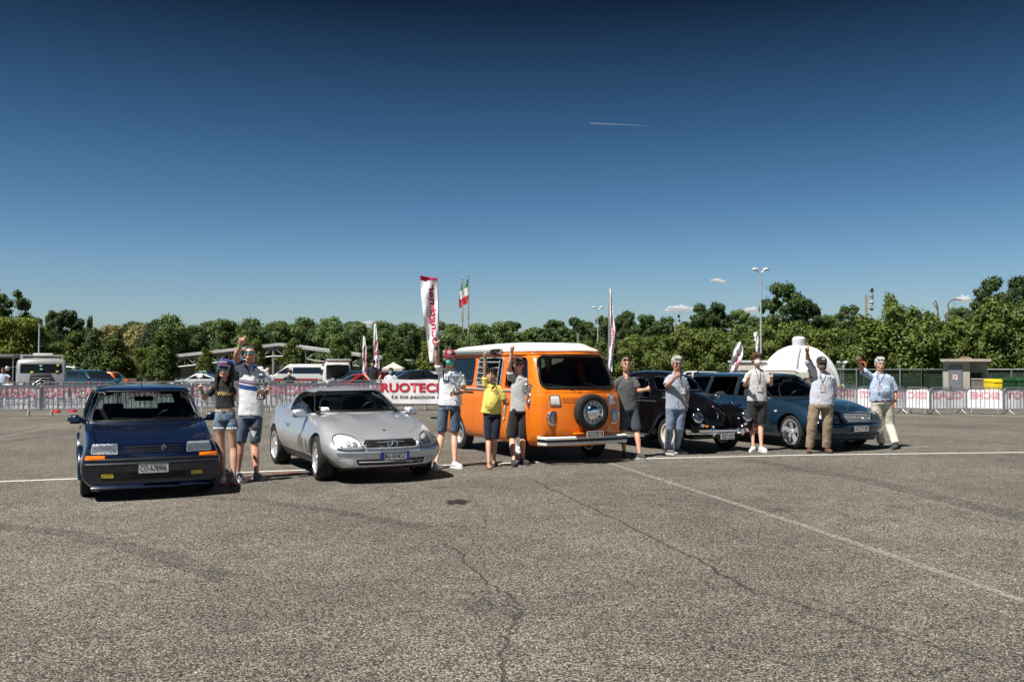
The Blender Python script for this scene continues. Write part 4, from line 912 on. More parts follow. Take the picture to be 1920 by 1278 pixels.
  q = MB(); q.tube([(-0.66, y, z) for y, z in ((-0.55, 0.80), (-0.52, 1.08), (-0.2, 1.10), (0.2, 1.10), (0.52, 1.08), (0.55, 0.80))], 0.02, 6); c.part('roll_bar', q.mesh(), black, smooth=60)
  c.part('windscreen_sticker', ks.patch(rpoly([(-0.56, 0.935), (-0.44, 0.935), (-0.44, 0.985), (-0.56, 0.985)], 0.005), 'X+', -0.004, 0.002, 2), mat('sticker_pale_green', (0.55, 0.72, 0.62), 0.5, var=0.15, scale=60))
  c.side_mirror(0.50, 0.885, 0.90, P, (0.13, 0.22, 0.13)); c.wiper(ks, (0.15, 0.925), (-0.50, 0.93)); c.wiper(ks, (0.60, 0.925), (0.05, 0.93))
  hl = rpoly([(0.395, 0.485), (0.640, 0.49), (0.745, 0.53), (0.715, 0.63), (0.60, 0.655), (0.49, 0.62)], [0.05, 0.03, 0.05, 0.05, 0.05, 0.05])
  hl = rpoly([(0.385, 0.465), (0.60, 0.458), (0.75, 0.49), (0.74, 0.61), (0.64, 0.665), (0.48, 0.625)], [0.04, 0.04, 0.05, 0.05, 0.05, 0.06])
  for sg in (1, -1):
    pl = [(sg * y, z) for y, z in hl][::sg]
    o = c.lamp(sk, pl, 'headlight', reflector, frame_m=black, fr=0.006, bulge=0.012, off=0.010)
    for (y, z, r) in ((0.50, 0.535, 0.038), (0.585, 0.550, 0.045)):
      c.part('lamp_bowl', sk.patch(oval(sg * y, z, r, r * 0.9, 14), 'X+', 0.013, 0.006, 2), lamp_dark, o)
    c.part('turn_lamp', sk.patch(rpoly([(sg * 0.655, 0.49), (sg * 0.72, 0.51), (sg * 0.712, 0.595), (sg * 0.645, 0.62)], 0.01), 'X+', 0.013, 0.006, 2), mat('pale_turn_lamp', (0.75, 0.72, 0.68), 0.3, var=0.1), o)
  g = rpoly([(-0.36, 0.475), (0.36, 0.475), (0.40, 0.53), (0.36, 0.585), (-0.36, 0.585), (-0.40, 0.53)], [0.05, 0.05, 0.05, 0.04, 0.04, 0.05])
  gr = c.part('grille', sk.patch(g, 'X+', 0.002, 0.02, 3), black)
  for k in range(5):
    q = MB(); q.tube(sk.line([(-0.36, 0.49 + k * 0.02), (0.36, 0.49 + k * 0.02)], 'X+', 0.007), 0.004, 5); c.part('grille_slat', q.mesh(), dark_in, gr)
  q = MB(); q.tube(sk.line(dense(g, 0.03), 'X+', 0.006, closed=True), 0.013, 6, closed=True); c.part('grille_surround', q.mesh(), P, gr, 60)
  xg = sk.hit((0, 0.53), 'X+')[0].x; c.emblem_star((xg + 0.03, 0, 0.53), 0.068)
  q = MB(); q.lathe([(0.001, 0), (0.022, 0), (0.022, 0.006), (0.001, 0.009)], 16, 'Z', (1.66, 0, sk.hit((1.66, 0), 'Z+')[0].z)); c.part('bonnet_badge', q.mesh(), black)
  q = MB(); q.tube(sk.line([(-0.74, 0.425), (0.74, 0.425)], 'X+', 0.0), 0.018, 6); c.part('bumper_strip', q.mesh(), P, smooth=60)
  it = c.part('lower_intake', sk.patch(rpoly([(-0.47, 0.255), (0.47, 0.255), (0.50, 0.335), (-0.50, 0.335)], 0.02), 'X+', 0.003, 0.01, 3), black)
  q = MB(); q.tube(sk.line([(-0.46, 0.30), (0.46, 0.30)], 'X+', 0.008), 0.008, 5); c.part('intake_bar', q.mesh(), P, it, 60)
  fg = rpoly([(0.53, 0.265), (0.70, 0.27), (0.69, 0.335), (0.53, 0.335)], 0.025)
  for pl in (fg, c.both(fg)): c.lamp(sk, pl, 'fog_lamp', reflector, off=0.008, bulge=0.004)
  c.part('chin_spoiler', sk.patch(rpoly([(-0.72, 0.10), (0.72, 0.10), (0.74, 0.225), (-0.74, 0.225)], 0.02), 'X+', 0.004, 0.03, 3), black)
  xx = sk.hit((0.0, 0.36), 'X+')[0].x; c.plate((xx + 0.025, 0.02, 0.375), 0.40, 0.11, 'BG·834DZ', plate_white, black, blue=True)
  wheel_set(c.root, 'star', 0.312, 0.23, 0.215, [(1.2, 0.735), (1.2, -0.735), (-1.2, 0.735), (-1.2, -0.735)], steer=R(-7))
  q = MB(); q.box((0, 0, 0.19), (3.3, 1.3, 0.06)); q.build('underbody', black, c.root)
make_coupe()
# ============================================================ 3. ORANGE CAMPER BUS
def vw_badge(c, ctr, r, m, parent=None):
  q = MB(); x, y, z = ctr
  q.tube([(x, y + r * math.cos(a), z + r * math.sin(a)) for a in [2 * math.pi * k / 24 for k in range(24)]], r * 0.08, 5, closed=True)
  q.tube([(x, y - 0.42 * r, z + 0.85 * r), (x, y, z + 0.12 * r), (x, y + 0.42 * r, z + 0.85 * r)], r * 0.07, 4)
  q.tube([(x, y - 0.88 * r, z + 0.4 * r), (x, y - 0.38 * r, z - 0.8 * r), (x, y, z - 0.02 * r), (x, y + 0.38 * r, z - 0.8 * r), (x, y + 0.88 * r, z + 0.4 * r)], r * 0.07, 4)
  return c.part('round_badge', q.mesh(), m, parent, 40)
def make_bus():
  P = paint('orange_paint', (0.80, 0.185, 0.010), 0.0, 0.35); P.node_tree.nodes['Principled BSDF'].inputs['Specular IOR Level'].default_value = 0.15; P.node_tree.nodes['Principled BSDF'].inputs['Coat Weight'].default_value = 0.7; W_ = mat('camper_roof_white', (0.74, 0.74, 0.70), 0.4, coat=0.3, var=0.06)
  c = Car('camper_bus', 'orange camper bus with white pop-top roof and spare wheel on its nose', 'camper van', 0.24, 16.75, -62.0)
  k = lambda z, xf, w, bf=0.16, rc=0.24, xr=-2.16: dict(z=z, xf=xf, xr=xr, w=w, rc=rc, bf=bf, br=0.10)
  keys = [k(0.28, 2.06, 0.76, xr=-2.10), k(0.36, 2.12, 0.82), k(0.60, 2.16, 0.855), k(0.95, 2.145, 0.855), k(1.05, 2.115, 0.845), k(1.11, 2.07, 0.835), k(1.30, 1.98, 0.80), k(1.52, 1.84, 0.76), k(1.64, 1.73, 0.735, xr=-2.06), k(1.695, 1.62, 0.69, xr=-1.98)]
  lv = lerp_levels(keys, 2); solid = zloft(lv, 0.06); sk = Skin(solid)
  il = [dict(d) for d in lv if d['z'] > 0.5]; inner = zloft(il, 0.04, 0.04); inner.polygons.foreach_set('material_index', [1] * len(inner.polygons))
  ws = rpoly([(-0.725, 1.135), (0.725, 1.135), (0.655, 1.60), (-0.655, 1.60)], [0.13, 0.13, 0.14, 0.14]); rw = rpoly([(-0.58, 1.16), (0.58, 1.16), (0.54, 1.55), (-0.54, 1.55)], 0.1)
  cabw = rpoly([(0.80, 1.14), (1.62, 1.14), (1.44, 1.575), (0.80, 1.575)], [0.04, 0.07, 0.09, 0.05]); w2 = rpoly([(-0.34, 1.14), (0.62, 1.14), (0.62, 1.575), (-0.34, 1.575)], 0.06); w3 = rpoly([(-1.80, 1.14), (-0.52, 1.14), (-0.52, 1.575), (-1.72, 1.575)], 0.07)
  arch = [arch_cut(x, s_ * 0.52, s_ * 1.1, 0.375, 0.33) for x in (1.2, -1.2) for s_ in (1, -1)]
  body = boolean(solid.copy(), [('DIFFERENCE', inner), ('DIFFERENCE', cutter(ws, 0.9, 2.6, 'X')), ('DIFFERENCE', cutter(rw, -2.6, -1.6, 'X'))] + [('DIFFERENCE', cutter(w, -1.2, 1.2, 'Y')) for w in (cabw, w2, w3)] + [('DIFFERENCE', a) for a in arch])
  slid = rpoly([(-0.43, 0.40), (0.71, 0.40), (0.71, 1.63), (-0.43, 1.63)], 0.05); cdoor = rpoly([(0.76, 0.40), (1.55, 0.42), (1.70, 0.72), (1.74, 1.08), (1.50, 1.63), (0.76, 1.63)], [0.05, 0.08, 0.08, 0.02, 0.08, 0.03])
  body, pn = split_panels(body, [(slid, -1.2, -0.55, 'Y'), (cdoor, -1.2, -0.55, 'Y'), (cdoor, 0.55, 1.2, 'Y')])
  c.part('body', body, [P, black], smooth=34)
  so = c.part('sliding_door', pn[0], [P, black], smooth=34)
  q = MB(); q.lathe([(0.001, 0), (0.045, 0), (0.045, 0.02), (0.03, 0.03), (0.001, 0.03)], 16, 'Y', (0.60, -0.895, 0.92)); q.tube([(0.60, -0.90, 0.92), (0.52, -0.91, 0.92)], 0.012, 5); q.build('handle', chrome, so, 30)
  for i, d in enumerate(pn[1:]):
    sg = -1 if i == 0 else 1; o = c.part('door', d, [P, black], smooth=34); q = MB(); q.tube([(0.84, sg * 0.868, 0.98), (0.86, sg * 0.895, 0.98), (0.98, sg * 0.895, 0.98), (1.0, sg * 0.868, 0.98)], 0.012, 6); q.build('handle', chrome, o, 60)
  panes(c, sk, [ws], 'X+', car_glass, black, 0.022, 'windscreen'); panes(c, sk, [rw], 'X-', car_glass, black, 0.014, 'rear_window')
  for ax in ('Y+', 'Y-'): panes(c, sk, [w2, w3] + ([cabw] if ax == 'Y+' else []), ax, dark_glass if ax == 'Y-' else car_glass, black, 0.011)
  o = c.part('side_window', sk.patch(rpoly([(1.22, 1.16), (1.58, 1.16), (1.43, 1.55), (1.22, 1.55)], 0.03), 'Y-', -0.012, 0, 3, 0), car_glass, smooth=70, label='front quarter window beside the open door window')
  q = MB(); q.tube(sk.line(dense(cabw, 0.05), 'Y-', 0.001, closed=True), 0.011, 6, closed=True); q.tube(sk.line([(1.21, 1.15), (1.21, 1.56)], 'Y-', -0.006), 0.01, 5); c.part('window_seal', q.mesh(), black, None, 60)
  lf = c.part('louvre_window', MB().tube(sk.line(dense(w2, 0.05), 'Y-', 0.012, closed=True), 0.014, 6, closed=True).mesh(), alu, smooth=60)
  for i in range(5):
    z = 1.19 + i * 0.088; q = MB(); y = sk.hit((0.1, z), 'Y-')[0].y
    q.box((0.14, y - 0.03, z), (0.84, 0.075, 0.006), rot=Matrix.Rotation(R(-38), 3, 'X')); c.part('louvre_slat', q.mesh(), glass('slat_glass', (0.45, 0.5, 0.52), refl=2.5), lf)
    q = MB(); q.box((0.14, y - 0.062, z - 0.028), (0.86, 0.012, 0.016)); c.part('louvre_rail', q.mesh(), alu, lf)
  for xx in (-0.27, 0.55):
    q = MB(); P_ = [(xx, sk.hit((xx, z), 'Y-')[0].y - 0.045, z) for z in (1.16, 1.36, 1.55)]; q.tube(P_, 0.010, 5); c.part('louvre_post', q.mesh(), alu, lf)
  for sg, ax in ((1, 'Y+'), (-1, 'Y-')):
    q = MB(); q.tube(sk.line([(-1.95, 1.09), (1.70, 1.09)], ax, 0.004, step=0.1), 0.020, 6, flat=0.7); c.part('belt_trim', q.mesh(), alu, smooth=60)
    q = MB(); q.tube(sk.line([(-0.45, 1.045), (-1.9, 1.045)], ax, 0.003, step=0.1), 0.012, 5); c.part('door_rail', q.mesh(), black)
    q = MB(); q.tube(sk.line([(-2.0, 1.635), (1.58, 1.635)], ax, 0.012, step=0.1), 0.016, 6); c.part('rain_gutter', q.mesh(), P, smooth=60)
  gut = [p for p in sk.line([(-0.70, 1.635), (0.70, 1.635)], 'X+', 0.010)]
  q = MB(); q.tube(gut, 0.017, 6); c.part('rain_gutter', q.mesh(), P, smooth=60)
  kk = lambda z, xf, w, xr=-2.0: dict(z=z, xf=xf, xr=xr, w=w, rc=0.22, bf=0.14, br=0.06)
  top = zloft(lerp_levels([kk(1.675, 1.62, 0.70, -2.02), kk(1.70, 1.66, 0.72, -2.04), kk(1.75, 1.64, 0.715, -2.02), kk(1.80, 1.50, 0.67, -1.95), kk(1.875, 1.36, 0.62, -1.82), kk(1.90, 1.26, 0.57, -1.7)], 2), 0.03)
  for v in top.vertices:
    if v.co.z > 1.76: v.co.z -= 0.10 * smooth01(0.45, -1.9, v.co.x) * 0.9 if False else 0.055 * smooth01(0.0, 1.0, (0.2 - v.co.x) / 2.0)
  well = cutter(rpoly([(0.72, -0.40), (1.18, -0.36), (1.18, 0.36), (0.72, 0.40)], 0.08), 1.875, 2.2, 'Z'); well.polygons.foreach_set('material_index', [0] * len(well.polygons))
  top = boolean(top, [('DIFFERENCE', well)]); c.part('pop_top_roof', top, [W_, W_], smooth=35)
  q = MB(); q.tube([(1.60 - 0.03, y, 1.665) for y in (-0.5, 0, 0.5)], 0.01, 5)
  q = MB(); q.box((-0.72, -0.76, 1.735), (2.45, 0.11, 0.085)); aw = q.build('awning_case', mat('awning_grey', (0.50, 0.51, 0.50), 0.5, 0.2, var=0.1), c.root, 30, 0.02)
  q = MB(); q.box((-0.72, -0.775, 1.672), (2.5, 0.035, 0.03)); q.build('awning_rail', alu, aw)
  q = MB(); q.box((0.28, -0.78, 1.70), (0.16, 0.10, 0.11)); q.box((0.40, -0.80, 1.74), (0.22, 0.06, 0.06)); q.build('awning_bracket', black, aw, 30, 0.01)
  c.interior(1.60, 1.08, 0.70, True, 0.40, 1.00, 1.36, 0.62, True, mirror=(1.66, 0, 1.50), wheel_x=1.40)
  q = MB(); q.box((0.45, -0.18, 1.38), (0.03, 0.45, 0.50)); q.build('curtain', mat('dark_curtain', (0.03, 0.028, 0.03), 0.9, var=0.3), c.root)
  q = MB(); q.box((0.9, -0.28, 1.44), (0.02, 0.22, 0.26)); q.build('hanging_cloth', mat('grey_cloth', (0.22, 0.21, 0.22), 0.9, var=0.2), c.root)
  q = MB(); q.tube([(1.75, 0.06, 1.58), (1.5, -0.05, 1.25), (1.60, 0.10, 1.14)], 0.005, 4); c.part('cable', q.mesh(), seat_m)
  c.wiper(sk, (-0.10, 1.12), (-0.66, 1.19)); c.wiper(sk, (0.58, 1.10), (0.02, 1.20))
  wv = 0.018
  for sg in (1, -1):
    y0, z0 = sg * 0.585, 0.745; q0, nn, _ = sk.hit((y0, z0), 'X+')
    q = MB(); q.lathe([(0.118, -0.03), (0.125, 0.0), (0.118, 0.022), (0.098, 0.026), (0.095, 0.004), (0.03, -0.03), (0.001, -0.03)], 28, 'X', (q0.x, y0, z0)); o = c.part('headlight', q.mesh(), chrome, smooth=50)
    q = MB(); q.lathe([(0.096, 0.012), (0.07, 0.028), (0.04, 0.036), (0.001, 0.040)], 24, 'X', (q0.x, y0, z0)); c.part('lamp_glass', q.mesh(), lens, o, 60)
    q = MB(); q.lathe([(0.094, 0.006), (0.05, -0.012), (0.001, -0.015)], 24, 'X', (q0.x, y0, z0)); c.part('lamp_bowl', q.mesh(), reflector, o, 60)
    ind = rpoly([(sg * 0.475, 0.945), (sg * 0.625, 0.945), (sg * 0.625, 1.045), (sg * 0.475, 1.045)], 0.015); pl = ind if sg > 0 else ind[::-1]
    q = MB(); q.tube(sk.line(dense(pl, 0.03), 'X+', 0.008, closed=True), 0.012, 6, closed=True); o = c.part('indicator', q.mesh(), chrome, smooth=60)
    c.part('lamp_glass', sk.patch(pl, 'X+', 0.012, 0.02, 3, 0.006), mat('pale_indicator', (0.66, 0.62, 0.56), 0.2, coat=1.0, var=0.2, scale=50), o, 50)
  ag = c.part('air_grille', sk.patch(rpoly([(-0.44, 0.965), (0.44, 0.965), (0.44, 1.035), (-0.44, 1.035)], 0.012), 'X+', 0.004, 0.008, 3), P)
  slot = MB(); n_ = 0
  for i in range(34):
    y = -0.43 + i * 0.026;
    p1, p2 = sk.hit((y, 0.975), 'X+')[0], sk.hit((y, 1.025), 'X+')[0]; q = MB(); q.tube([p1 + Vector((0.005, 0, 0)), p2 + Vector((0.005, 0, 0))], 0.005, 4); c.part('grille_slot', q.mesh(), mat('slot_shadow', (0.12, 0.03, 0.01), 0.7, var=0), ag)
  for sg in (1, -1):
    q = MB(); q.tube(sk.line([(sg * 0.82, 1.085), (sg * 0.5, 1.085), (0, 1.085)], 'X+', -0.004), 0.012, 6); c.part('belt_ridge', q.mesh(), P, smooth=60)
  sx_ = sk.hit((0, 0.80), 'X+')[0].x + 0.10; e = empty('spare_wheel', (sx_ - 0.01, 0.0, 0.845), 0, c.root); e.rotation_euler = (0, 0, R(-90)); Rw, h, rr = 0.298, 0.080, 0.190
  q = MB(); q.lathe([(rr, -h * 0.8), (rr + 0.02, -h), (Rw - 0.03, -h), (Rw - 0.004, -h * 0.8), (Rw, -h * 0.4), (Rw, h * 0.4), (Rw - 0.004, h * 0.8), (Rw - 0.035, h), (rr + 0.02, h), (rr, h * 0.8)], 36, 'Y', closed=True); c.part('tyre', q.mesh(), rubber, e, 45)
  q = MB(); q.lathe([(rr, -0.02), (rr + 0.004, h * 0.86), (rr - 0.012, h * 0.95), (rr - 0.02, h * 0.55), (rr - 0.055, h * 0.45), (0.11, h * 0.6), (0.001, h * 0.6)], 36, 'Y'); c.part('rim', q.mesh(), mat('wheel_silver', (0.55, 0.56, 0.57), 0.35, 0.5, var=0.1), e, 40)
  for i in range(12):
    a = 2 * math.pi * i / 12; q = MB(); q.ball((0.155 * math.cos(a), h * 0.5, 0.155 * math.sin(a)), (0.017, 0.006, 0.017), 5); c.part('rim_slot', q.mesh(), black, e)
  q = MB(); q.lathe([(0.125, h * 0.6), (0.12, h * 0.85), (0.10, h * 1.15), (0.06, h * 1.35), (0.001, h * 1.42)], 32, 'Y'); hc = c.part('hub_cap', q.mesh(), chrome, e, 60)
  q = MB(); r = 0.035
  q.tube([(r * math.cos(a), h * 1.45, r * math.sin(a)) for a in [2 * math.pi * t / 16 for t in range(16)]], 0.004, 4, closed=True); q.tube([(-.018, h * 1.46, .028), (0, h * 1.46, .002), (.018, h * 1.46, .028)], .003, 4); q.tube([(-.03, h * 1.46, .014), (-.014, h * 1.46, -.027), (0, h * 1.46, 0), (.014, h * 1.46, -.027), (.03, h * 1.46, .014)], .003, 4); c.part('round_badge', q.mesh(), lamp_dark, hc)
  q = MB(); q.box((sx_ - 0.05, -0.05, 0.50), (0.12, 0.50, 0.03)); q.box((sx_ + 0.02, 0, 0.50), (0.16, 0.10, 0.05)); q.build('wheel_carrier', P, c.root, 30, 0.006)
  bl = [(2.235 - 0.10 * (abs(y) / 0.80) ** 2.2, y) for y in [i * 0.065 - 0.78 for i in range(25)]]; bl = [(1.92, -0.825)] + bl + [(1.92, 0.825)]
  for nm, z, hh, mm, ox in (('bumper', 0.385, 0.070, W_, 0.0), ('bumper_band', 0.388, 0.026, black, 0.008)):
    q = MB(); V = []; Fc = []
    for (x, y) in bl:
      for dz in (-1, -0.75, 0.75, 1): V.append((x + ox - (0.02 if abs(dz) == 1 else 0), y * (1.0 + ox * 0.5), z + hh * dz))
      V.append((x - 0.05, y * 0.97, z + hh)); V.append((x - 0.05, y * 0.97, z - hh))
    for i in range(len(bl) - 1):
      for a in range(6): Fc.append((i * 6 + (0, 1, 2, 3, 4, 5)[a], i * 6 + (1, 2, 3, 4, 5, 0)[a], (i + 1) * 6 + (1, 2, 3, 4, 5, 0)[a], (i + 1) * 6 + (0, 1, 2, 3, 4, 5)[a]))
    Fc += [(0, 1, 2, 3, 4, 5), tuple((len(bl) - 1) * 6 + a for a in (5, 4, 3, 2, 1, 0))]
    q.add(V, Fc); q.build(nm, mm, c.root, 30)
  c.plate((2.36, 0.0, 0.497), 0.31, 0.082, '193353 BZ', black, white)
  wheel_set(c.root, 'bowl', 0.325, 0.19, 0.20, [(1.2, 0.70), (1.2, -0.70), (-1.2, 0.70), (-1.2, -0.70)], rim_m=mat('wheel_silver', (0.55, 0.56, 0.57), 0.35, 0.5))
  q = MB(); q.box((0, 0, 0.33), (3.6, 1.3, 0.12)); q.build('underbody', black, c.root)
  zm = curve([(0, 0), (0.9, 0.9), (1.135, 1.235), (1.60, 1.762), (1.70, 1.84), (1.93, 2.02), (3, 3.1)]); seen = set()
  def stretch(o):
    if o.name.startswith(('wheel', 'spare_wheel')) and o.type == 'EMPTY': return
    if o.type == 'MESH' and o.data.name not in seen:
      seen.add(o.data.name)
      for v in o.data.vertices: v.co.z = zm(v.co.z)
    for ch in o.children: stretch(ch)
  stretch(c.root)
make_bus()
# ============================================================ 4. BLACK ROUNDED SALOON
def oring(x, y0, y1, z0, z1, n=20, pw=2.6):
  cy, cz, ry, rz = (y0 + y1) / 2, (z0 + z1) / 2, (y1 - y0) / 2, (z1 - z0) / 2
  return np.array([(x, cy + y, cz + z) for y, z in oval(0, 0, ry, rz, n, pw)])
def make_beetle(deg=-62.9, X=3.0, Y=18.25):
  P = paint('black_paint', (0.003, 0.003, 0.004), 0.0, 0.25); P.node_tree.nodes['Principled BSDF'].inputs['Specular IOR Level'].default_value = 0.0; P.node_tree.nodes['Principled BSDF'].inputs['Coat IOR'].default_value = 1.38
  c = Car('rounded_saloon_car', 'old black rounded saloon with chrome bumper and domed bonnet', 'car', X, Y, deg)
  T = [(1.76, .42, .14, .45, .13, .50, .09, .55, .57), (1.72, .36, .24, .48, .23, .58, .15, .68, .70), (1.58, .30, .35, .55, .33, .72, .2, .84, .88), (1.2, .27, .47, .62, .46, .84, .28, .98, 1.03), (.88, .26, .58, .66, .57, .92, .36, 1.06, 1.10), (.74, .26, .67, .66, .65, .93, .43, 1.08, 1.13), (.42, .26, .73, .62, .70, .94, .50, 1.32, 1.40),
         (.1, .26, .74, .62, .71, .94, .53, 1.40, 1.48), (-.35, .26, .74, .62, .71, .95, .53, 1.41, 1.50), (-.8, .26, .71, .62, .68, .96, .50, 1.33, 1.42), (-1.2, .27, .61, .62, .59, .93, .42, 1.12, 1.22), (-1.6, .30, .47, .60, .46, .80, .32, .90, .97), (-1.86, .36, .32, .50, .30, .62, .2, .70, .73)]
  def sec(t):
    x, zb, w, zm, wb, zl, wr, zr, zt = t
    return (x, [(0, zb), (w * 0.85, zb), (w, zb + 0.06), (w, zm), (wb, zl), ((wb + wr) / 2 + 0.025, (zl + zr) / 2 + 0.02), (wr, zr), (wr * 0.55, zt - (zt - zr) * 0.22), (0, zt)])
  solid = xloft([sec(t) for t in T], 6, 3); sk = Skin(solid)
  inner = xloft([sec((t[0], 0.40, t[2] - .05, t[3], t[4] - .05, t[5], t[6] - .04, t[7] - .035, t[8] - .035)) for t in T if -1.5 < t[0] < 0.9], 6, 3); inner.polygons.foreach_set('material_index', [1] * len(inner.polygons))
  ws = rpoly([(-0.54, 1.125), (0.54, 1.125), (0.46, 1.385), (-0.46, 1.385)], [0.07, 0.07, 0.10, 0.10]); rw = rpoly([(-0.36, 1.10), (0.36, 1.10), (0.33, 1.33), (-0.33, 1.33)], 0.10)
  dw = rpoly([(-0.33, 0.985), (0.585, 0.985), (0.34, 1.35), (-0.30, 1.375)], [0.05, 0.05, 0.13, 0.08]); qw = rpoly([(-0.98, 1.0), (-0.43, 0.985), (-0.43, 1.37), (-0.78, 1.32)], [0.10, 0.05, 0.05, 0.14])
  body = boolean(solid.copy(), [('DIFFERENCE', inner), ('DIFFERENCE', cutter(ws, 0.2, 2, 'X')), ('DIFFERENCE', cutter(rw, -2, -0.7, 'X')), ('DIFFERENCE', cutter(dw, -1, 1, 'Y')), ('DIFFERENCE', cutter(qw, -1, 1, 'Y'))])
  door = rpoly([(-0.38, 0.36), (0.60, 0.34), (0.66, 0.97), (0.36, 1.42), (-0.36, 1.43)], [0.1, 0.05, 0.03, 0.14, 0.05]); hood = rpoly([(0.79, -0.50), (1.4, -0.36), (1.80, -0.16), (1.80, 0.16), (1.4, 0.36), (0.79, 0.50)], [0.1, 0.1, 0.1, 0.1, 0.1, 0.1])
  body, pn = split_panels(body, [(door, 0.46, 1.0, 'Y'), (door, -1.0, -0.46, 'Y'), (hood, 0.5, 1.3, 'Z')])
  c.part('body', body, [P, black], smooth=40)
  for i, d in enumerate(pn[:2]):
    o = c.part('door', d, [P, black], smooth=40); sg = 1 if i == 0 else -1; q = MB(); q.tube([(-0.30, sg * 0.74, 0.86), (-0.28, sg * 0.77, 0.86), (-0.16, sg * 0.765, 0.86)], 0.011, 6); q.build('handle', chrome, o, 60)
  c.part('bonnet', pn[2], [P, black], smooth=40)
  panes(c, sk, [ws], 'X+', car_glass, chrome, 0.010, 'windscreen'); panes(c, sk, [rw], 'X-', car_glass, black, 0.01, 'rear_window')
  for ax in ('Y+', 'Y-'): panes(c, sk, [dw, qw], ax, car_glass, chrome, 0.009)
  for sg in (1, -1):     # vent window bar
    q = MB(); q.tube([(0.36, sg * 0.69, 0.99), (0.32, sg * 0.57, 1.34)], 0.010, 5); c.part('vent_window_bar', q.mesh(), chrome)
  def fender(st, ax_x, rad, name, sg):
    rings = [oring(x, 0.36, yo, zb, zt) for x, yo, zb, zt in st]; A = crom(np.array([r.ravel() for r in rings]), 4)
    V, Fc = loft_solid([a.reshape(-1, 3) for a in A]); V = [(x, y * sg, z) for x, y, z in V]; me = mesh(V, Fc); fixn(me)
    cut = arch_cut(ax_x, 0.30 * sg, 0.90 * sg, rad, 0.32); fe = boolean(me.copy(), [('DIFFERENCE', cut)]); o = c.part(name, fe, [P, black], smooth=45); return Skin(me), o
  ff = [(1.93, .66, .40, .52), (1.88, .72, .36, .66), (1.72, .76, .34, .78), (1.45, .775, .34, .855), (1.2, .775, .34, .86), (1.0, .77, .34, .80), (.85, .76, .32, .66), (.70, .75, .28, .46), (.60, .74, .28, .36)]
  rf = [(-.62, .74, .28, .36), (-.75, .75, .28, .50), (-.9, .765, .30, .70), (-1.2, .78, .32, .84), (-1.5, .775, .34, .80), (-1.75, .74, .36, .66), (-1.92, .68, .40, .54)]
  for sg in (1, -1):
    fs, fo = fender(ff, 1.2, 0.36, 'front_fender', sg); fender(rf, -1.2, 0.36, 'rear_fender', sg)
    M = Matrix.Rotation(R(-24), 4, 'Y'); cc = Vector((1.885, sg * 0.575, 0.665))
    def place(me):
      for v in me.vertices: v.co = M @ v.co + cc
      return me
    q = MB(); q.lathe([(0.09, -0.12), (0.108, -0.03), (0.112, 0.02), (0.100, 0.035), (0.086, 0.036), (0.084, 0.02), (0.001, 0.0)], 26, 'X'); o = c.part('headlight', place(q.mesh()), chrome, smooth=50)
    q = MB(); q.lathe([(0.085, 0.026), (0.06, 0.045), (0.03, 0.056), (0.001, 0.06)], 24, 'X'); c.part('lamp_glass', place(q.mesh()), lens, o, 60)
    q = MB(); q.lathe([(0.084, 0.022), (0.05, 0.008), (0.001, 0.003)], 24, 'X'); c.part('lamp_bowl', place(q.mesh()), reflector, o, 60)
    h = fs.hit((sg * 0.50, 0.52), 'X+')[0]; q = MB(); q.lathe([(0.001, 0.012), (0.03, 0.012), (0.045, 0.008), (0.05, -0.01)], 18, 'X', (h.x + 0.004, sg * 0.50, 0.525))
    me = q.mesh()
    for v in me.vertices: v.co.z = 0.525 + (v.co.z - 0.525) * 0.7
    c.part('horn_grille', me, chrome, smooth=50)
    q = MB(); q.tube([(0.62, sg * 0.70, 0.27), (-0.62, sg * 0.70, 0.27)], 0.055, 8, flat=0.35); rb = c.part('running_board', q.mesh(), black, smooth=50)
    q = MB(); q.tube([(0.60, sg * 0.765, 0.285), (-0.60, sg * 0.765, 0.285)], 0.010, 5); c.part('board_trim', q.mesh(), chrome, rb, 50)
    q = MB(); q.tube([(0.96, sg * 0.60, 0.84), (0.99, sg * 0.62, 0.96)], 0.008, 5); q.ball((0.99, sg * 0.64, 1.0), (0.02, 0.06, 0.045), 6); q.build('side_mirror', chrome, c.root, 60)
    q = MB(); q.tube(sk.line([(-1.5, 0.885), (-0.4, 0.93), (0.74, 0.925)], 'Y+' if sg > 0 else 'Y-', 0.002, step=0.08), 0.009, 5); c.part('belt_trim', q.mesh(), chrome, smooth=60)
    q = MB(); q.ball((1.42, sg * 0.60, 0.885), (0.06, 0.03, 0.03), 6); c.part('turn_lamp', q.mesh(), chrome, smooth=60)
  q = MB(); pts = [sk.hit((x, 0.0), 'Z+')[0] + Vector((0, 0, 0.006)) for x in np.linspace(0.82, 1.62, 16)]; q.tube(pts, 0.009, 5); c.part('bonnet_trim', q.mesh(), chrome, smooth=60)
  h = sk.hit((0, 0.74), 'X+')[0]; q = MB(); q.tube([(h.x + 0.02, 0, 0.74), (h.x + 0.055, 0, 0.70), (h.x + 0.06, 0, 0.65), (h.x + 0.05, 0, 0.62)], 0.012, 6); c.part('bonnet_handle', q.mesh(), chrome, smooth=60)
  h = sk.hit((0, 0.84), 'X+')[0]; q = MB(); q.lathe([(0.001, 0.012), (0.028, 0.010), (0.034, 0)], 16, 'X', (h.x + 0.004, 0, 0.82)); c.part('crest_badge', q.mesh(), mat('crest_dull_red', (0.25, 0.08, 0.07), 0.4, 0.5, var=0.3, scale=80), smooth=50)
  bl = [(2.02 - 0.20 * (abs(y) / 0.74) ** 2.4, y) for y in np.linspace(-0.76, 0.76, 25)]; q = MB()
  V = []; Fc = []
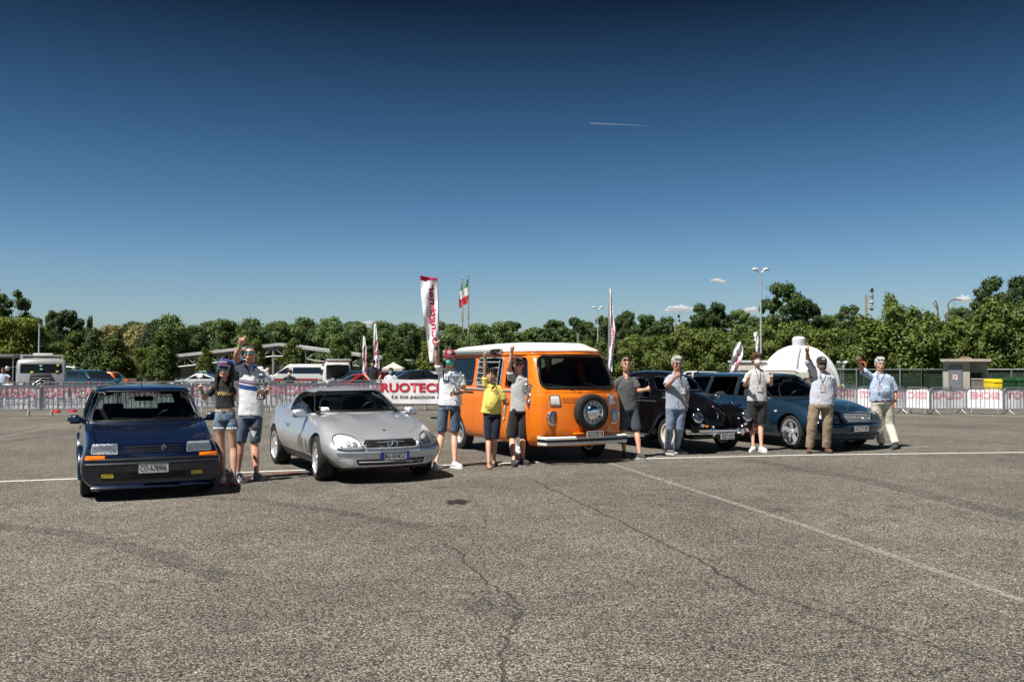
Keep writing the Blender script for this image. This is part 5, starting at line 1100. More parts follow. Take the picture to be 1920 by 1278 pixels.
  for x, y in bl:
    for dx, dz in ((0, -0.05), (0.022, -0.025), (0.012, 0), (0.022, 0.025), (0, 0.05), (-0.02, 0.04), (-0.02, -0.04)): V.append((x + dx, y, 0.41 + dz))
  for i in range(len(bl) - 1):
    for a in range(7): Fc.append((i * 7 + a, i * 7 + (a + 1) % 7, (i + 1) * 7 + (a + 1) % 7, (i + 1) * 7 + a))
  q.add(V, Fc + [tuple(range(7)), tuple(len(V) - 7 + a for a in range(7))]); bo = q.build('bumper', chrome, c.root, 50)
  for sg in (1, -1):
    q = MB(); q.tube([(2.02, sg * 0.33, 0.34), (2.055, sg * 0.33, 0.36), (2.06, sg * 0.33, 0.44), (2.03, sg * 0.33, 0.50), (2.0, sg * 0.33, 0.50)], 0.024, 8); q.build('overrider', chrome, bo, 60)
  q = MB(); q.tube([(2.03, -0.33, 0.40), (2.02, -0.33, 0.52)], 0.012, 5);
  for sg in (1,):
    q = MB(); q.ball((1.86, 0.80, 0.42), (0.03, 0.05, 0.03), 6); c.part('side_lamp', q.mesh(), amber, smooth=60)
  q = MB(); q.ball((1.93, -0.40, 0.50), (0.03, 0.04, 0.02), 6); c.part('side_lamp', q.mesh(), amber, smooth=60)
  c.plate((2.045, -0.02, 0.315), 0.30, 0.085, 'CR·080124', black, white)
  c.interior(0.80, 1.08, 0.50, True, 0.30, 0.20, 1.05, 0.35, True, wheel_x=0.42, head=False)
  wheel_set(c.root, 'bowl', 0.325, 0.16, 0.205, [(1.2, 0.65), (1.2, -0.65), (-1.2, 0.66), (-1.2, -0.66)], rim_m=mat('cream_rim', (0.62, 0.58, 0.47), 0.35, coat=0.5, var=0.05))
  q = MB(); q.box((0, 0, 0.27), (3.2, 0.9, 0.06)); q.build('underbody', black, c.root)
make_beetle()
# ============================================================ 5. BLUE ESTATE CAR
def make_wagon():
  P = paint('teal_blue_paint', (0.018, 0.052, 0.095), 0.55, 0.28)
  c = Car('estate_car', 'metallic blue estate car with four oval headlamps at the right of the row', 'car', 5.55, 19.05, -65.2)
  def sec(zb, ws, wm, zs, wt, zt, wc, zc):
    return [(0, zb), (ws - 0.14, zb), (ws, zb + 0.05), (wm, zs - 0.10), (wm, zs + 0.08), (wt, zt), (wc, zt + 0.04), (wc * 0.52, zc), (0, zc + 0.008)]
  st = [(-2.50, sec(0.40, 0.72, 0.80, 0.6, 0.76, 0.92, 0.66, 0.95)), (-2.40, sec(0.30, 0.76, 0.86, 0.6, 0.81, 0.94, 0.70, 0.98)), (-1.4, sec(0.22, 0.80, 0.90, 0.58, 0.84, 0.945, 0.72, 0.99)), (-0.5, sec(0.20, 0.80, 0.895, 0.55, 0.835, 0.935, 0.72, 0.98)),
          (0.6, sec(0.20, 0.80, 0.895, 0.55, 0.825, 0.905, 0.72, 0.96)), (0.95, sec(0.20, 0.80, 0.90, 0.55, 0.82, 0.89, 0.70, 0.945)), (1.415, sec(0.21, 0.79, 0.90, 0.56, 0.81, 0.84, 0.68, 0.895)), (1.85, sec(0.20, 0.77, 0.89, 0.54, 0.79, 0.77, 0.62, 0.83)), (2.08, sec(0.20, 0.75, 0.87, 0.50, 0.77, 0.71, 0.54, 0.775)), (2.18, sec(0.21, 0.73, 0.84, 0.47, 0.74, 0.675, 0.50, 0.735)), (2.24, sec(0.24, 0.70, 0.80, 0.45, 0.71, 0.63, 0.46, 0.68))]
  wf = make_warp(1.415, 2.24, 0.22, curve([(0, 0.0), (0.25, 0.05), (0.45, 0.09), (0.52, 0.075), (0.57, 0.0), (0.75, -0.08), (0.9, -0.14)]), -1.4, -2.50, 0.08, curve([(0, 0), (0.9, 0.05)]), 0.88)
  low = xloft(st, 5, 3, wf); sk = Skin(low); arch = [arch_cut(x, s_ * 0.56, s_ * 1.1, 0.365, 0.325) for x in (1.415, -1.415) for s_ in (1, -1)]
  cav = MB().box((-0.75, 0, 1.0), (2.9, 1.45, 1.1)).mesh(); cav.polygons.foreach_set('material_index', [1] * 6)
  body = boolean(low, [('DIFFERENCE', a) for a in arch] + [('DIFFERENCE', cav)])
  d1 = rpoly([(-0.28, 0.30), (0.92, 0.30), (0.95, 0.66), (0.84, 1.2), (-0.28, 1.2)], 0.04); d2 = rpoly([(-1.02, 0.30), (-0.31, 0.30), (-0.31, 1.2), (-1.36, 1.2), (-1.30, 0.78), (-1.12, 0.60)], 0.04)
  hood = rpoly([(0.86, -0.72), (2.02, -0.56), (2.12, -0.34), (2.5, -0.30), (2.5, 0.30), (2.12, 0.34), (2.02, 0.56), (0.86, 0.72)], 0.04)
  body, pn = split_panels(body, [(d1, 0.70, 1.1, 'Y'), (d1, -1.1, -0.70, 'Y'), (d2, 0.70, 1.1, 'Y'), (d2, -1.1, -0.70, 'Y'), (hood, 0.72, 1.3, 'Z')])
  c.part('body', body, [P, black], smooth=34)
  for i, d in enumerate(pn[:4]):
    sg = 1 if i % 2 == 0 else -1; o = c.part('door', d, [P, black], smooth=34); hx = -0.14 if i < 2 else -1.10
    q = MB(); q.tube([(hx - 0.11, sg * 0.872, 0.80), (hx, sg * 0.905, 0.80), (hx + 0.11, sg * 0.872, 0.80)], 0.017, 6); q.build('handle', P, o, 60)
  c.part('bonnet', pn[4], [P, black], smooth=34)
  clad = mat('blue_cladding', (0.03, 0.065, 0.10), 0.45, 0.2, var=0.1)
  for sg, ax in ((1, 'Y+'), (-1, 'Y-')):
    for a, b_ in ((-1.02, -0.33), (-0.25, 0.90)):
      o = c.part('side_cladding', sk.patch(rpoly([(a, 0.27), (b_, 0.27), (b_, 0.50), (a, 0.50)], 0.02), ax, 0.006, 0.012, 3), clad)
      q = MB(); q.tube(sk.line([(a, 0.50), (b_, 0.50)], ax, 0.008), 0.008, 5); c.part('trim_strip', q.mesh(), P, o, 60)
    c.part('side_repeater', sk.patch(oval(1.02, 0.71, 0.045, 0.02, 14), ax, 0.006, 0.01, 2), reflector)
  keys = [dict(z=0.89, xf=1.02, xr=-2.46, w=0.80, rc=0.12, bf=0.20, br=0.08), dict(z=0.98, xf=0.90, xr=-2.42, w=0.79, rc=0.12, bf=0.19, br=0.08), dict(z=1.15, xf=0.62, xr=-2.30, w=0.735, rc=0.12, bf=0.16, br=0.08), dict(z=1.33, xf=0.28, xr=-2.14, w=0.655, rc=0.13, bf=0.13, br=0.08), dict(z=1.405, xf=0.12, xr=-2.05, w=0.61, rc=0.14, bf=0.10, br=0.08)]
  lv = lerp_levels(keys, 3); cab0 = zloft(lv, 0.045); ks = Skin(cab0); inner = zloft([dict(d, z=d['z'] - (0.05 if i == 0 else 0)) for i, d in enumerate(lv)], 0.04, 0.035)
  inner.polygons.foreach_set('material_index', [1] * len(inner.polygons))
  ws = rpoly([(-0.72, 0.975), (0.72, 0.975), (0.585, 1.365), (-0.585, 1.365)], [0.05, 0.05, 0.08, 0.08]); rw = rpoly([(-0.62, 1.0), (0.62, 1.0), (0.54, 1.33), (-0.54, 1.33)], 0.06)
  s1 = rpoly([(-0.26, 0.965), (0.80, 0.965), (0.30, 1.345), (-0.26, 1.365)], [0.02, 0.03, 0.10, 0.03]); s2 = rpoly([(-1.26, 0.975), (-0.36, 0.965), (-0.36, 1.365), (-1.20, 1.36)], [0.03, 0.02, 0.03, 0.04]); s3 = rpoly([(-2.22, 1.0), (-1.36, 0.98), (-1.30, 1.36), (-2.02, 1.34)], [0.06, 0.03, 0.03, 0.09])
  cab = boolean(cab0.copy(), [('DIFFERENCE', inner), ('DIFFERENCE', cutter(ws, -0.1, 1.6, 'X')), ('DIFFERENCE', cutter(rw, -3, -1.9, 'X'))] + [('DIFFERENCE', cutter(w, -1, 1, 'Y')) for w in (s1, s2, s3)])
  c.part('roof', cab, [P, black], smooth=34)
  panes(c, ks, [ws], 'X+', car_glass, black, 0.012, 'windscreen'); panes(c, ks, [rw], 'X-', car_glass, black, 0.01, 'rear_window')
  panes(c, ks, [s1, s2, s3], 'Y+', car_glass, black, 0.010); panes(c, ks, [s3], 'Y-', car_glass, black, 0.010)
  for w in (s1, s2):
    q = MB(); q.tube(ks.line(dense(w, 0.05), 'Y-', 0.001, closed=True), 0.010, 6, closed=True); c.part('window_seal', q.mesh(), black, None, 60)
  for sg in (1, -1):
    q = MB(); q.tube([(0.06, sg * 0.58, 1.43), (-0.05, sg * 0.585, 1.475), (-1.85, sg * 0.585, 1.475), (-1.95, sg * 0.58, 1.43)], 0.014, 6); q.build('roof_rail', black, c.root, 60)
  c.interior(0.72, 0.95, 0.70, True, 0.38, 0.05, 1.14, 0.36, True, mirror=(0.38, 0, 1.28), wheel_x=0.22)
  c.side_mirror(0.68, 0.93, 0.98, P, (0.13, 0.22, 0.14)); c.wiper(ks, (0.60, 0.985), (-0.05, 0.99))
  g = rpoly([(-0.33, 0.525), (0.33, 0.525), (0.37, 0.69), (-0.37, 0.69)], 0.03); gr = c.part('grille', sk.patch(g, 'X+', 0.010, 0.03, 3), black)
  for i in range(6):
    z = 0.548 + i * 0.026; q = MB(); q.tube(sk.line([(-0.33 - i * 0.005, z), (0.33 + i * 0.005, z)], 'X+', 0.014), 0.0065, 5); c.part('grille_slat', q.mesh(), alu, gr, 60)
  q = MB(); q.tube(sk.line([(0, 0.535), (0, 0.68)], 'X+', 0.018), 0.008, 5); c.part('grille_bar', q.mesh(), chrome, gr)
  q = MB(); q.tube(sk.line(dense(g, 0.03), 'X+', 0.014, closed=True), 0.014, 6, closed=True); c.part('grille_surround', q.mesh(), P, gr, 60)
  q = MB(); h = sk.hit((0.15, 0.60), 'X+')[0]; q.lathe([(0.001, 0.014), (0.024, 0.012), (0.03, 0)], 14, 'X', (h.x + 0.016, 0.16, 0.60)); c.part('grille_badge', q.mesh(), chrome, gr, 50)
  hz_ = sk.hit((2.02, 0.0), 'Z+')[0]; q = MB(); q.tube([hz_, hz_ + Vector((0, 0, 0.035))], 0.006, 5); c.part('star_stem', q.mesh(), chrome); c.emblem_star((hz_.x, 0, hz_.z + 0.075), 0.040)
  for sg in (1, -1):
    for (y, z, ry, rz) in ((0.655, 0.645, 0.112, 0.098), (0.465, 0.60, 0.078, 0.072)):
      pl = oval(sg * y, z, ry, rz, 26, 2.2)
      if sg < 0: pl = pl[::-1]
      o = c.lamp(sk, pl, 'headlight', reflector, off=0.014, bulge=0.020, frame_m=P, fr=0.008)
      c.part('lamp_bowl', sk.patch(oval(sg * y, z, ry * 0.62, rz * 0.62, 16), 'X+', 0.017, 0.006, 2), lamp_dark, o)
  q = MB(); q.tube(sk.line([(-0.80, 0.455), (0.80, 0.455)], 'X+', 0.002), 0.022, 6, flat=0.8); c.part('bumper_strip', q.mesh(), P, smooth=60)
  li = c.part('lower_intake', sk.patch(rpoly([(-0.58, 0.245), (0.58, 0.245), (0.64, 0.335), (-0.64, 0.335)], 0.03), 'X+', 0.003, 0.01, 3), black)
  for z in (0.265, 0.29, 0.315):
    q = MB(); q.tube(sk.line([(-0.60, z), (0.60, z)], 'X+', 0.010), 0.006, 5); c.part('intake_slat', q.mesh(), P, li, 60)
  xx = sk.hit((0.0, 0.40), 'X+')[0].x; c.plate((xx + 0.03, 0.0, 0.425), 0.36, 0.115, 'AZ·219 EN', plate_white, black)
  wheel_set(c.root, 'five', 0.325, 0.22, 0.238, [(1.415, 0.765), (1.415, -0.765), (-1.415, 0.765), (-1.415, -0.765)], steer=R(-4))
  q = MB(); q.box((0, 0, 0.20), (4.0, 1.4, 0.06)); q.build('underbody', black, c.root)
make_wagon()
# ============================================================ BARRIERS AND BANNERS
def barrier_proto(w, h=1.05):
  """one crowd barrier along local x, w wide: frame, bars, two feet"""
  root = empty('crowd_barrier'); r = 0.16; z0, z1 = 0.20, h
  q = MB(); P_ = []
  for cx, cz, a0 in ((w / 2 - r, z1 - r, 0), (-w / 2 + r, z1 - r, 90), (-w / 2 + 0.02, z0 + 0.02, 180), (w / 2 - 0.02, z0 + 0.02, 270)):
    rr = r if cz > 0.5 else 0.02
    for k in range(5): a = R(a0 + k * 22.5); P_.append((cx + rr * math.cos(a), 0, cz + rr * math.sin(a)))
  q.tube(P_, 0.019, 6, closed=True); link('frame', q.mesh(), galv, root, 60)
  nb = max(6, int(w / 0.165)); bm_ = MB().tube([(0, 0, z0), (0, 0, z1)], 0.0085, 5).mesh()
  for k in range(nb): x = -w / 2 + w * (k + 1) / (nb + 1); link('bar', bm_, galv if not bm_.materials else None, root, None, loc=(x, 0, 0))
  f = MB(); f.tube([(0, -0.30, 0.015), (0, -0.05, 0.16), (0, 0, z0 + 0.02), (0, 0.05, 0.16), (0, 0.30, 0.015)], 0.016, 6); fm = f.mesh()
  for sx in (-0.36, 0.36): link('foot', fm, galv if not fm.materials else None, root, 60, loc=(sx * w, 0, 0))
  return root
def cloth_sheet(w, h, z0, seed, sag=0.02, nx=40, nz=8):
  V = []; rnd = random.Random(seed); ph = rnd.uniform(0, 9)
  for j in range(nz + 1):
    for i in range(nx + 1):
      x = -w / 2 + w * i / nx; z = z0 + h * j / nz; y = -0.03 + 0.014 * math.sin(x * 7 + ph) * (1 - j / nz * 0.6) + 0.010 * noise.noise(Vector((x * 3, z * 4, seed)))
      top = sag * abs(math.sin(x * 2.6 + ph)) * (j / nz); V.append((x, y, z - top))
  Fc = [(j * (nx + 1) + i, j * (nx + 1) + i + 1, (j + 1) * (nx + 1) + i + 1, (j + 1) * (nx + 1) + i) for j in range(nz) for i in range(nx)]
  n = len(V); V2 = [(x, y + 0.003, z) for x, y, z in V]; me = mesh(V + V2, Fc + [tuple(a + n for a in f[::-1]) for f in Fc]); return me
thru = mat('banner_back', (0.80, 0.79, 0.83), 0.8, var=0.10, scale=3, bump=0.4, bscale=5)
def barrier_row(pts, w, label, group, h=1.05, first=None):
  """pts: ground points along the run; barriers laid end to end"""
  proto = {}; out = []
  for k, (a, b_) in enumerate(pts):
    c = (a + b_) / 2; ww = (b_ - a).length; ang = math.atan2(b_.y - a.y, b_.x - a.x); key = round(ww, 1)
    if key not in proto: o = barrier_proto(ww * 0.985, h); proto[key] = o
    else: o = copy_tree(proto[key])
    o.location = (c.x, c.y, gz(c.x, c.y)); o.rotation_euler = (0, 0, ang); tag(o, label[k] if isinstance(label, list) else label, 'barrier', group); out.append(o)
  return out
def run_points(pix, Ys, n):
  """n+1 ground points from pixel columns with depths interpolated"""
  out = []
  for k in range(n + 1):
    t = k / n; px = np.interp(t, [0, 1], pix); Y = np.interp(t, [0, 1], Ys); out.append(Vector(((px - 960) / F_PX * Y, Y, 0)))
  return out
def seq(name, n): return [ordinal(k) + ' ' + name for k in range(n)]
A, B = Vector((-16.9, 27.6, 0)), Vector((-4.35, 32.2, 0)); nL = 6
LP = [A.lerp(B, k / nL) for k in range(nL + 1)]
rowL = barrier_row(list(zip(LP[:-1], LP[1:])), None, seq('crowd barrier from the left in the run behind the blue hatchback', nL), 'crowd barriers behind the cars')
def banner_on(a, b_, label, front, seed, words=True, z0=0.24, h=0.76, group='sponsor banners tied to the barriers', zoff=0.0):
  c = (a + b_) / 2; w = (b_ - a).length; ang = math.atan2(b_.y - a.y, b_.x - a.x); side = -0.035 if front else 0.05
  root = thing('banner', label, 'banner', (c.x - math.sin(ang) * side * 1.0, c.y + math.cos(ang) * side, gz(c.x, c.y)), ang, group)
  me = cloth_sheet(w * 0.985, h, z0, seed); sh = link('cloth', me, cloth_white if front else thru, root, 180); bs = Skin(me)
  if words:
    c1, c2 = (red_print, black_print) if front else (pink_print, grey_print)
    def bend_at(x0, z0_):
      def f(p): q, nn, _ = bs.hit((x0 + p.x, z0_ + p.y), 'Y-'); return (x0 + p.x, q.y - 0.016, z0_ + p.y)
      return f
    lettering('RUOTECLASSICHE', h * 0.38, c1, sh, None, 'lettering', bold=0.035, width=w * 0.90, mirror=not front, bend=bend_at(0, z0 + h * 0.66))
    lettering('La tua passione è la nostra storia', h * 0.17, c2, sh, None, 'lettering', shear=0.25, bold=0.02, width=w * 0.74, mirror=not front, bend=bend_at(0, z0 + h * 0.27))
  return root
for k in range(0, nL, 2):
  banner_on(LP[k].lerp(LP[k + 2], 0.01), LP[k].lerp(LP[k + 2], 0.99), ['white banner seen from behind left of the hatchback, red words mirrored', 'white banner seen from behind through the hatchback windows, words mirrored', 'white banner seen from behind between the striped polo man and the coupe'][k // 2], False, k + 1)
FP = run_points((700, 960), (32.2, 31.5), 3)
rowF = barrier_row(list(zip(FP[:-1], FP[1:])), None, ['crowd barrier under the front of the big red lettered banner', 'crowd barrier behind the man in the maroon cap', 'crowd barrier hidden behind the camper bus'], 'crowd barriers behind the cars')
banner_on(FP[0].lerp(FP[1], 0.05), FP[0].lerp(FP[1], 0.05) + (FP[3] - FP[0]).normalized() * 4.6, 'white banner facing the camera with large crisp red lettering right of the coupe', True, 11, h=0.86, z0=0.24)
MP = run_points((965, 1560), (31.3, 33.0), 7)
rowM = barrier_row(list(zip(MP[:-1], MP[1:])), None, seq('crowd barrier in the run behind the camper, saloon and estate', 7), 'crowd barriers behind the cars')
banner_on(MP[3].lerp(MP[4], 0.0), MP[5], 'white banner glimpsed through the black saloon windows with red letters', True, 12)
banner_on(MP[5].lerp(MP[6], 0.03), MP[7], 'white banner glimpsed through the blue estate windows', False, 13)
pxs = [1562, 1606, 1652, 1697, 1742, 1811, 1880, 1948]; RP = []
for k, px in enumerate(pxs): Y = 36.0 + (0.5 if k % 2 else 0.0) - k * 0.12; RP.append(Vector(((px - 960) / F_PX * Y, Y, 0)))
rowR = barrier_row(list(zip(RP[:-1], RP[1:])), None, seq('crowd barrier from the left in the run right of the estate car', 7), 'crowd barriers at the right')
for k, (a, b_) in enumerate(((0, 2), (2, 4), (4, 6))):
  c1, c2, c3 = RP[a], RP[a + 1], RP[b_]
  for j, (u, v) in enumerate(((c1, c2), (c2, c3))):
    pass
for k in range(7):
  a, b_ = RP[k], RP[k + 1]; banner_on(a.lerp(b_, 0.02), b_.lerp(a, 0.02), ['white banner length with mirrored pink letters, ' + w_ for w_ in ('hidden mostly by the man in the black cap', 'seen between the two badge wearing men', 'right behind the waving man', 'just right of the waving man', 'in front of the concrete hut', 'below the yellow bin', 'cut off by the right edge')][k], False, 20 + k, words=False)
  w = (b_ - a).length; ang = math.atan2(b_.y - a.y, b_.x - a.x); root = [o for o in bpy.data.objects if o.get('category') == 'banner'][-1]; sh = root.children[0]; bs = Skin(sh.data)
  txt = ('HCISS', 'RUOT', 'ASSIC', 'ETOUR', 'ALCET', 'HCISS', 'RUOTE')[k]; txt = ('SSICH', 'RUOT', 'ECLA', 'SSIC', 'CLAS', 'SICHE', 'RUOT')[k]
  def f(p, bs=bs): q, nn, _ = bs.hit((p.x, 0.74 + p.y), 'Y-'); return (p.x, q.y - 0.005, 0.74 + p.y)
  lettering(txt, 0.28, pink_print, sh, None, 'lettering', bold=0.035, width=w * 0.82, mirror=True, bend=f)
# ============================================================ FLAGS AND POSTS
def feather_flag(label, poly, Y, letter, pole, tip_m, group, lh=None, lcol=red_print, lx=0.5, vertical=True, bands=True, upside=1, base_px=None, cloth=cloth_white, lspan=(0.1, 0.9), lshear=0.1, mirrored=True):
  """poly: outline in 1920 px (closed); pole: list of px points; built standing at depth Y with soft folds"""
  x0, y0 = pole[0]; b0 = at(x0, y0, Y); b0.z = gz(b0.x, b0.y); root = thing('feather_flag', label, 'flag', b0, 0, group)
  q = MB(); P_ = [at(x, y, Y) - b0 for x, y in pole]; P_[0].z = 0; q.tube(P_, [0.024] * (len(P_) - 1) + [0.012], 6); q.build('pole', galv, root, 60)
  q = MB(); q.box((0, 0, 0.03), (0.5, 0.06, 0.05)); q.box((0, 0, 0.03), (0.06, 0.5, 0.045)); q.build('foot', black, root)
  ys = sorted(set(y for x, y in poly)); top, bot = min(ys), max(ys); rows = 36; nx = 8; V = []
  def span(y):
    xs = []; n = len(poly)
    for i in range(n):
      (xa, ya), (xb, yb) = poly[i], poly[(i + 1) % n]
      if (ya - y) * (yb - y) <= 0 and ya != yb: xs.append(xa + (xb - xa) * (y - ya) / (yb - ya))
    return (min(xs), max(xs)) if xs else (0, 0)
  for j in range(rows + 1):
    y = top + (bot - top) * min(0.999, max(0.001, j / rows)); a, c_ = span(y)
    for i in range(nx + 1):
      x = a + (c_ - a) * i / nx; p_ = at(x, y, Y) - b0; w_ = 0.05 * math.sin(i / nx * 7 + j * 0.25) * min(1, (c_ - a) / 14) + 0.05 * noise.noise(Vector((i * 0.35, j * 0.22, x0))); V.append(Vector((p_.x, -0.05 + w_, p_.z)))
  N1 = nx + 1; Fc = [(j * N1 + i, j * N1 + i + 1, (j + 1) * N1 + i + 1, (j + 1) * N1 + i) for j in range(rows) for i in range(nx)]; n = len(V)
  front = mesh(V, Fc); bs = Skin(front); me = mesh(V + [v + Vector((0, 0.004, 0)) for v in V], Fc + [tuple(a + n for a in f[::-1]) for f in Fc]); me.materials.append(cloth); me.materials.append(tip_m)
  if bands:
    for p_ in me.polygons:
      r = (p_.index % len(Fc)) // nx
      if r < bands[0] or r >= rows - bands[1]: p_.material_index = 1
  me.shade_smooth(); fl = link('flag_cloth', me, None, root)
  if letter:
    yt, yb = top + (bot - top) * lspan[0], top + (bot - top) * lspan[1]; H_ = (yb - yt) * Y / F_PX
    def bend(p):
      t = (p.x / H_ + 0.5)       # along the pole
      y = yt + (yb - yt) * (1 - t); a, c_ = span(min(bot - 0.1, max(top + 0.1, y))); cx_ = a + (c_ - a) * lx
      P0 = at(cx_, y, Y) - b0; x = P0.x + (p.y if mirrored else -p.y); qq, nn, _ = bs.hit((x, P0.z), 'Y-'); return (x, qq.y - 0.006, P0.z)
    lettering(letter, lh, lcol, fl, None, 'lettering', shear=lshear, bold=0.03, width=H_, bend=bend)
  return root
mag = mat('magenta_band', (0.50, 0.01, 0.09), 0.6, var=0.05)
GF = 'tall banner flags of the event'
feather_flag('tallest white flag with magenta bands and mirrored script, left of the camper', [(788, 517), (819, 519), (821, 560), (822, 600), (823, 640), (822, 684), (806, 680), (801, 640), (797, 610), (790, 560)], 27, 'youngtimer', [(823, 745), (823, 690), (822, 600), (820, 519)], mag, GF, 0.24, mag, 0.62, bands=(2, 1), lspan=(0.10, 0.86))
feather_flag('slim white flag with red script, left one of the pair behind the coupe', [(681, 628), (684, 628), (687, 650), (688, 680), (687, 703), (680, 702), (680, 660)], 46, 'youngtimer', [(683, 722), (682, 690), (681, 660), (682, 628)], red_print, GF, 0.16, red_print, 0.55, bands=(1, 2), lspan=(0.25, 0.92))
feather_flag('slim white flag with red script, right one of the pair, beside the man in navy', [(701, 604), (706, 605), (708, 640), (711, 670), (712, 695), (702, 694), (701, 650)], 44, 'youngtimer', [(705, 722), (702, 694), (701, 650), (703, 604)], red_print, GF, 0.20, red_print, 0.60, bands=(1, 2), lspan=(0.35, 0.9))
feather_flag('slim curved white flag standing between the camper and the slim man', [(1142, 540), (1146, 541), (1148, 575), (1153, 620), (1153, 640), (1149, 675), (1147, 697), (1141, 695), (1141, 640), (1143, 600), (1143, 570)], 26, 'youngtimer', [(1143, 760), (1141, 690), (1142, 600), (1143, 539)], mag, GF, 0.07, mag, 0.60, bands=(0, 0), lspan=(0.15, 0.85), mirrored=False)
feather_flag('white drop-shaped flag with magenta script before the hedge, left of the teenager', [(1387, 640), (1391, 645), (1393, 655), (1391, 668), (1386, 684), (1380, 700), (1368, 700), (1371, 680), (1375, 660), (1380, 646)], 30, 'youngtimer', [(1368, 770), (1368, 700), (1371, 680), (1375, 660), (1381, 645), (1387, 640)], mag, GF, 0.15, mag, 0.60, bands=(0, 0), lspan=(0.35, 0.95), mirrored=False)
feather_flag('small plain white flag above the head of the teenager', [(1412, 622), (1421, 622), (1421, 640), (1421, 662), (1417, 660), (1415, 640)], 38, None, [(1421, 740), (1421, 660), (1421, 620)], mag, GF, bands=(0, 0))
yel = mat('yellow_flag_cloth', (0.72, 0.42, 0.02), 0.7, var=0.1)
for lb, cx_, yt, sc_, Y in (('yellow and white teardrop flag standing by the blue hatch in the distance', 293, 664, 1.0, 98), ('small yellow teardrop flag peeping above the woman cap', 437, 663, 0.55, 110), ('small yellow teardrop flag left of the white van', 524, 667, 0.55, 112)):
  feather_flag(lb, [(cx_ - 2 * sc_, yt), (cx_ + 2 * sc_, yt), (cx_ + 6.5 * sc_, yt + 8 * sc_), (cx_ + 6 * sc_, yt + 22 * sc_), (cx_ + 4 * sc_, yt + 48 * sc_), (cx_ + 1 * sc_, yt + 48 * sc_), (cx_ - 4.5 * sc_, yt + 20 * sc_), (cx_ - 6.5 * sc_, yt + 8 * sc_)], Y, None, [(cx_ + 4 * sc_, yt + 54 * sc_), (cx_ + 5.5 * sc_, yt + 24 * sc_), (cx_ + 6 * sc_, yt + 8 * sc_), (cx_, yt)], yel, 'small yellow teardrop flags', bands=(14, 0))
# Italian flags on tall masts
def mast_flag(px, ytop, ybase, Y, label, flip):
  b0 = at(px, ybase, Y); b0.z = gz(b0.x, b0.y); root = thing('flagpole', label, 'flagpole', b0, 0, 'tall masts with tricolour flags'); t = at(px, ytop, Y) - b0
  q = MB(); q.tube([(0, 0, 0), (0, 0, t.z)], [0.13, 0.07], 8); q.ball((0, 0, t.z), 0.12, 5); q.build('mast', mat('mast_steel', (0.42, 0.40, 0.36), 0.5, 0.3, var=0.2), root, 60)
  s_ = Y / F_PX
  for zz, hh in ((t.z * 0.62, 0.9), (t.z * 0.50, 0.7)): q = MB(); q.box((0.02, 0, zz), (0.28, 0.28, hh)); q.build('floodlight_box', mat('rusty_box', (0.32, 0.28, 0.24), 0.7, var=0.3), root)
  cols = [mat('flag_green', (0.03, 0.26, 0.08), 0.7, var=0.05), mat('flag_white', (0.72, 0.72, 0.70), 0.7, var=0.05), mat('flag_red', (0.50, 0.03, 0.05), 0.7, var=0.05)]; V = []; Fc = []; H_ = 46 * s_; W_ = 11 * s_; n_ = 12
  for j in range(n_ + 1):
    t_ = j / n_; ww = W_ * (0.25 + 0.75 * math.sin(min(1, t_ * 1.25) * math.pi * 0.6)) * flip
    for i in range(5): V.append((-ww * i / 4, 0.12 * math.sin(i * 1.7 + j * 0.5), t.z - 0.5 - H_ * t_ - abs(ww) * 0.5 * i / 4))
  for j in range(n_):
    for i in range(4): Fc.append((j * 5 + i, j * 5 + i + 1, (j + 1) * 5 + i + 1, (j + 1) * 5 + i))
  me = mesh(V + [(x, y + 0.01, z) for x, y, z in V], Fc + [tuple(a + len(V) for a in f[::-1]) for f in Fc])
  for c in cols: me.materials.append(c)
  for p_ in me.polygons: p_.material_index = min(2, int(((p_.index % len(Fc)) // 4) / n_ * 3))
  me.shade_smooth(); link('tricolour_flag', me, None, root)
mast_flag(867, 522, 700, 122, 'left and lower of the two masts with a drooping tricolour flag', 0.6); mast_flag(878, 515, 700, 120, 'right and taller of the two masts with a drooping tricolour flag', 1.0)
def lamp_post(px, ytop, Y, label, heads, w=1.5, base=None):
  b0 = Vector(((px - 960) / F_PX * Y, Y, 0)); b0.z = gz(b0.x, b0.y); t = at(px, ytop, Y).z - b0.z; root = thing('lamp_post', label, 'lamp post', b0, 0, 'lamp posts'); pm = mat('lamp_post_grey', (0.50, 0.54, 0.55), 0.45, 0.4, var=0.1)
  q = MB(); q.tube([(0, 0, 0), (0, 0, t)], [0.10, 0.05], 8); q.build('pole', pm, root, 60)
  for sg in heads:
    q = MB(); q.tube([(0, 0, t - 0.1), (sg * w * 0.30, 0, t - 0.05), (sg * w * 0.36, 0, t + 0.05)], 0.04, 6); a = q.build('arm', pm, root, 60)
    q = MB(); q.tube([(sg * w * 0.30, 0, t + 0.06), (sg * w * 0.5, 0, t + 0.12), (sg * w * 0.78, 0, t + 0.13), (sg * w, 0, t + 0.08)], [0.10, 0.17, 0.18, 0.06], 8, flat=0.6); q.build('lamp_head', mat('lamp_shell', (0.62, 0.64, 0.64), 0.4, var=0.05), a, 60)
lamp_post(1427, 508, 66, 'tall two headed lamp post rising behind the masked teenager', (1, -1), 0.62)
lamp_post(1121, 578, 100, 'distant two headed lamp post right of the camper roof', (1, -1), 0.62)
lamp_post(73, 606, 70, 'thin bare pole above the silver van', ())
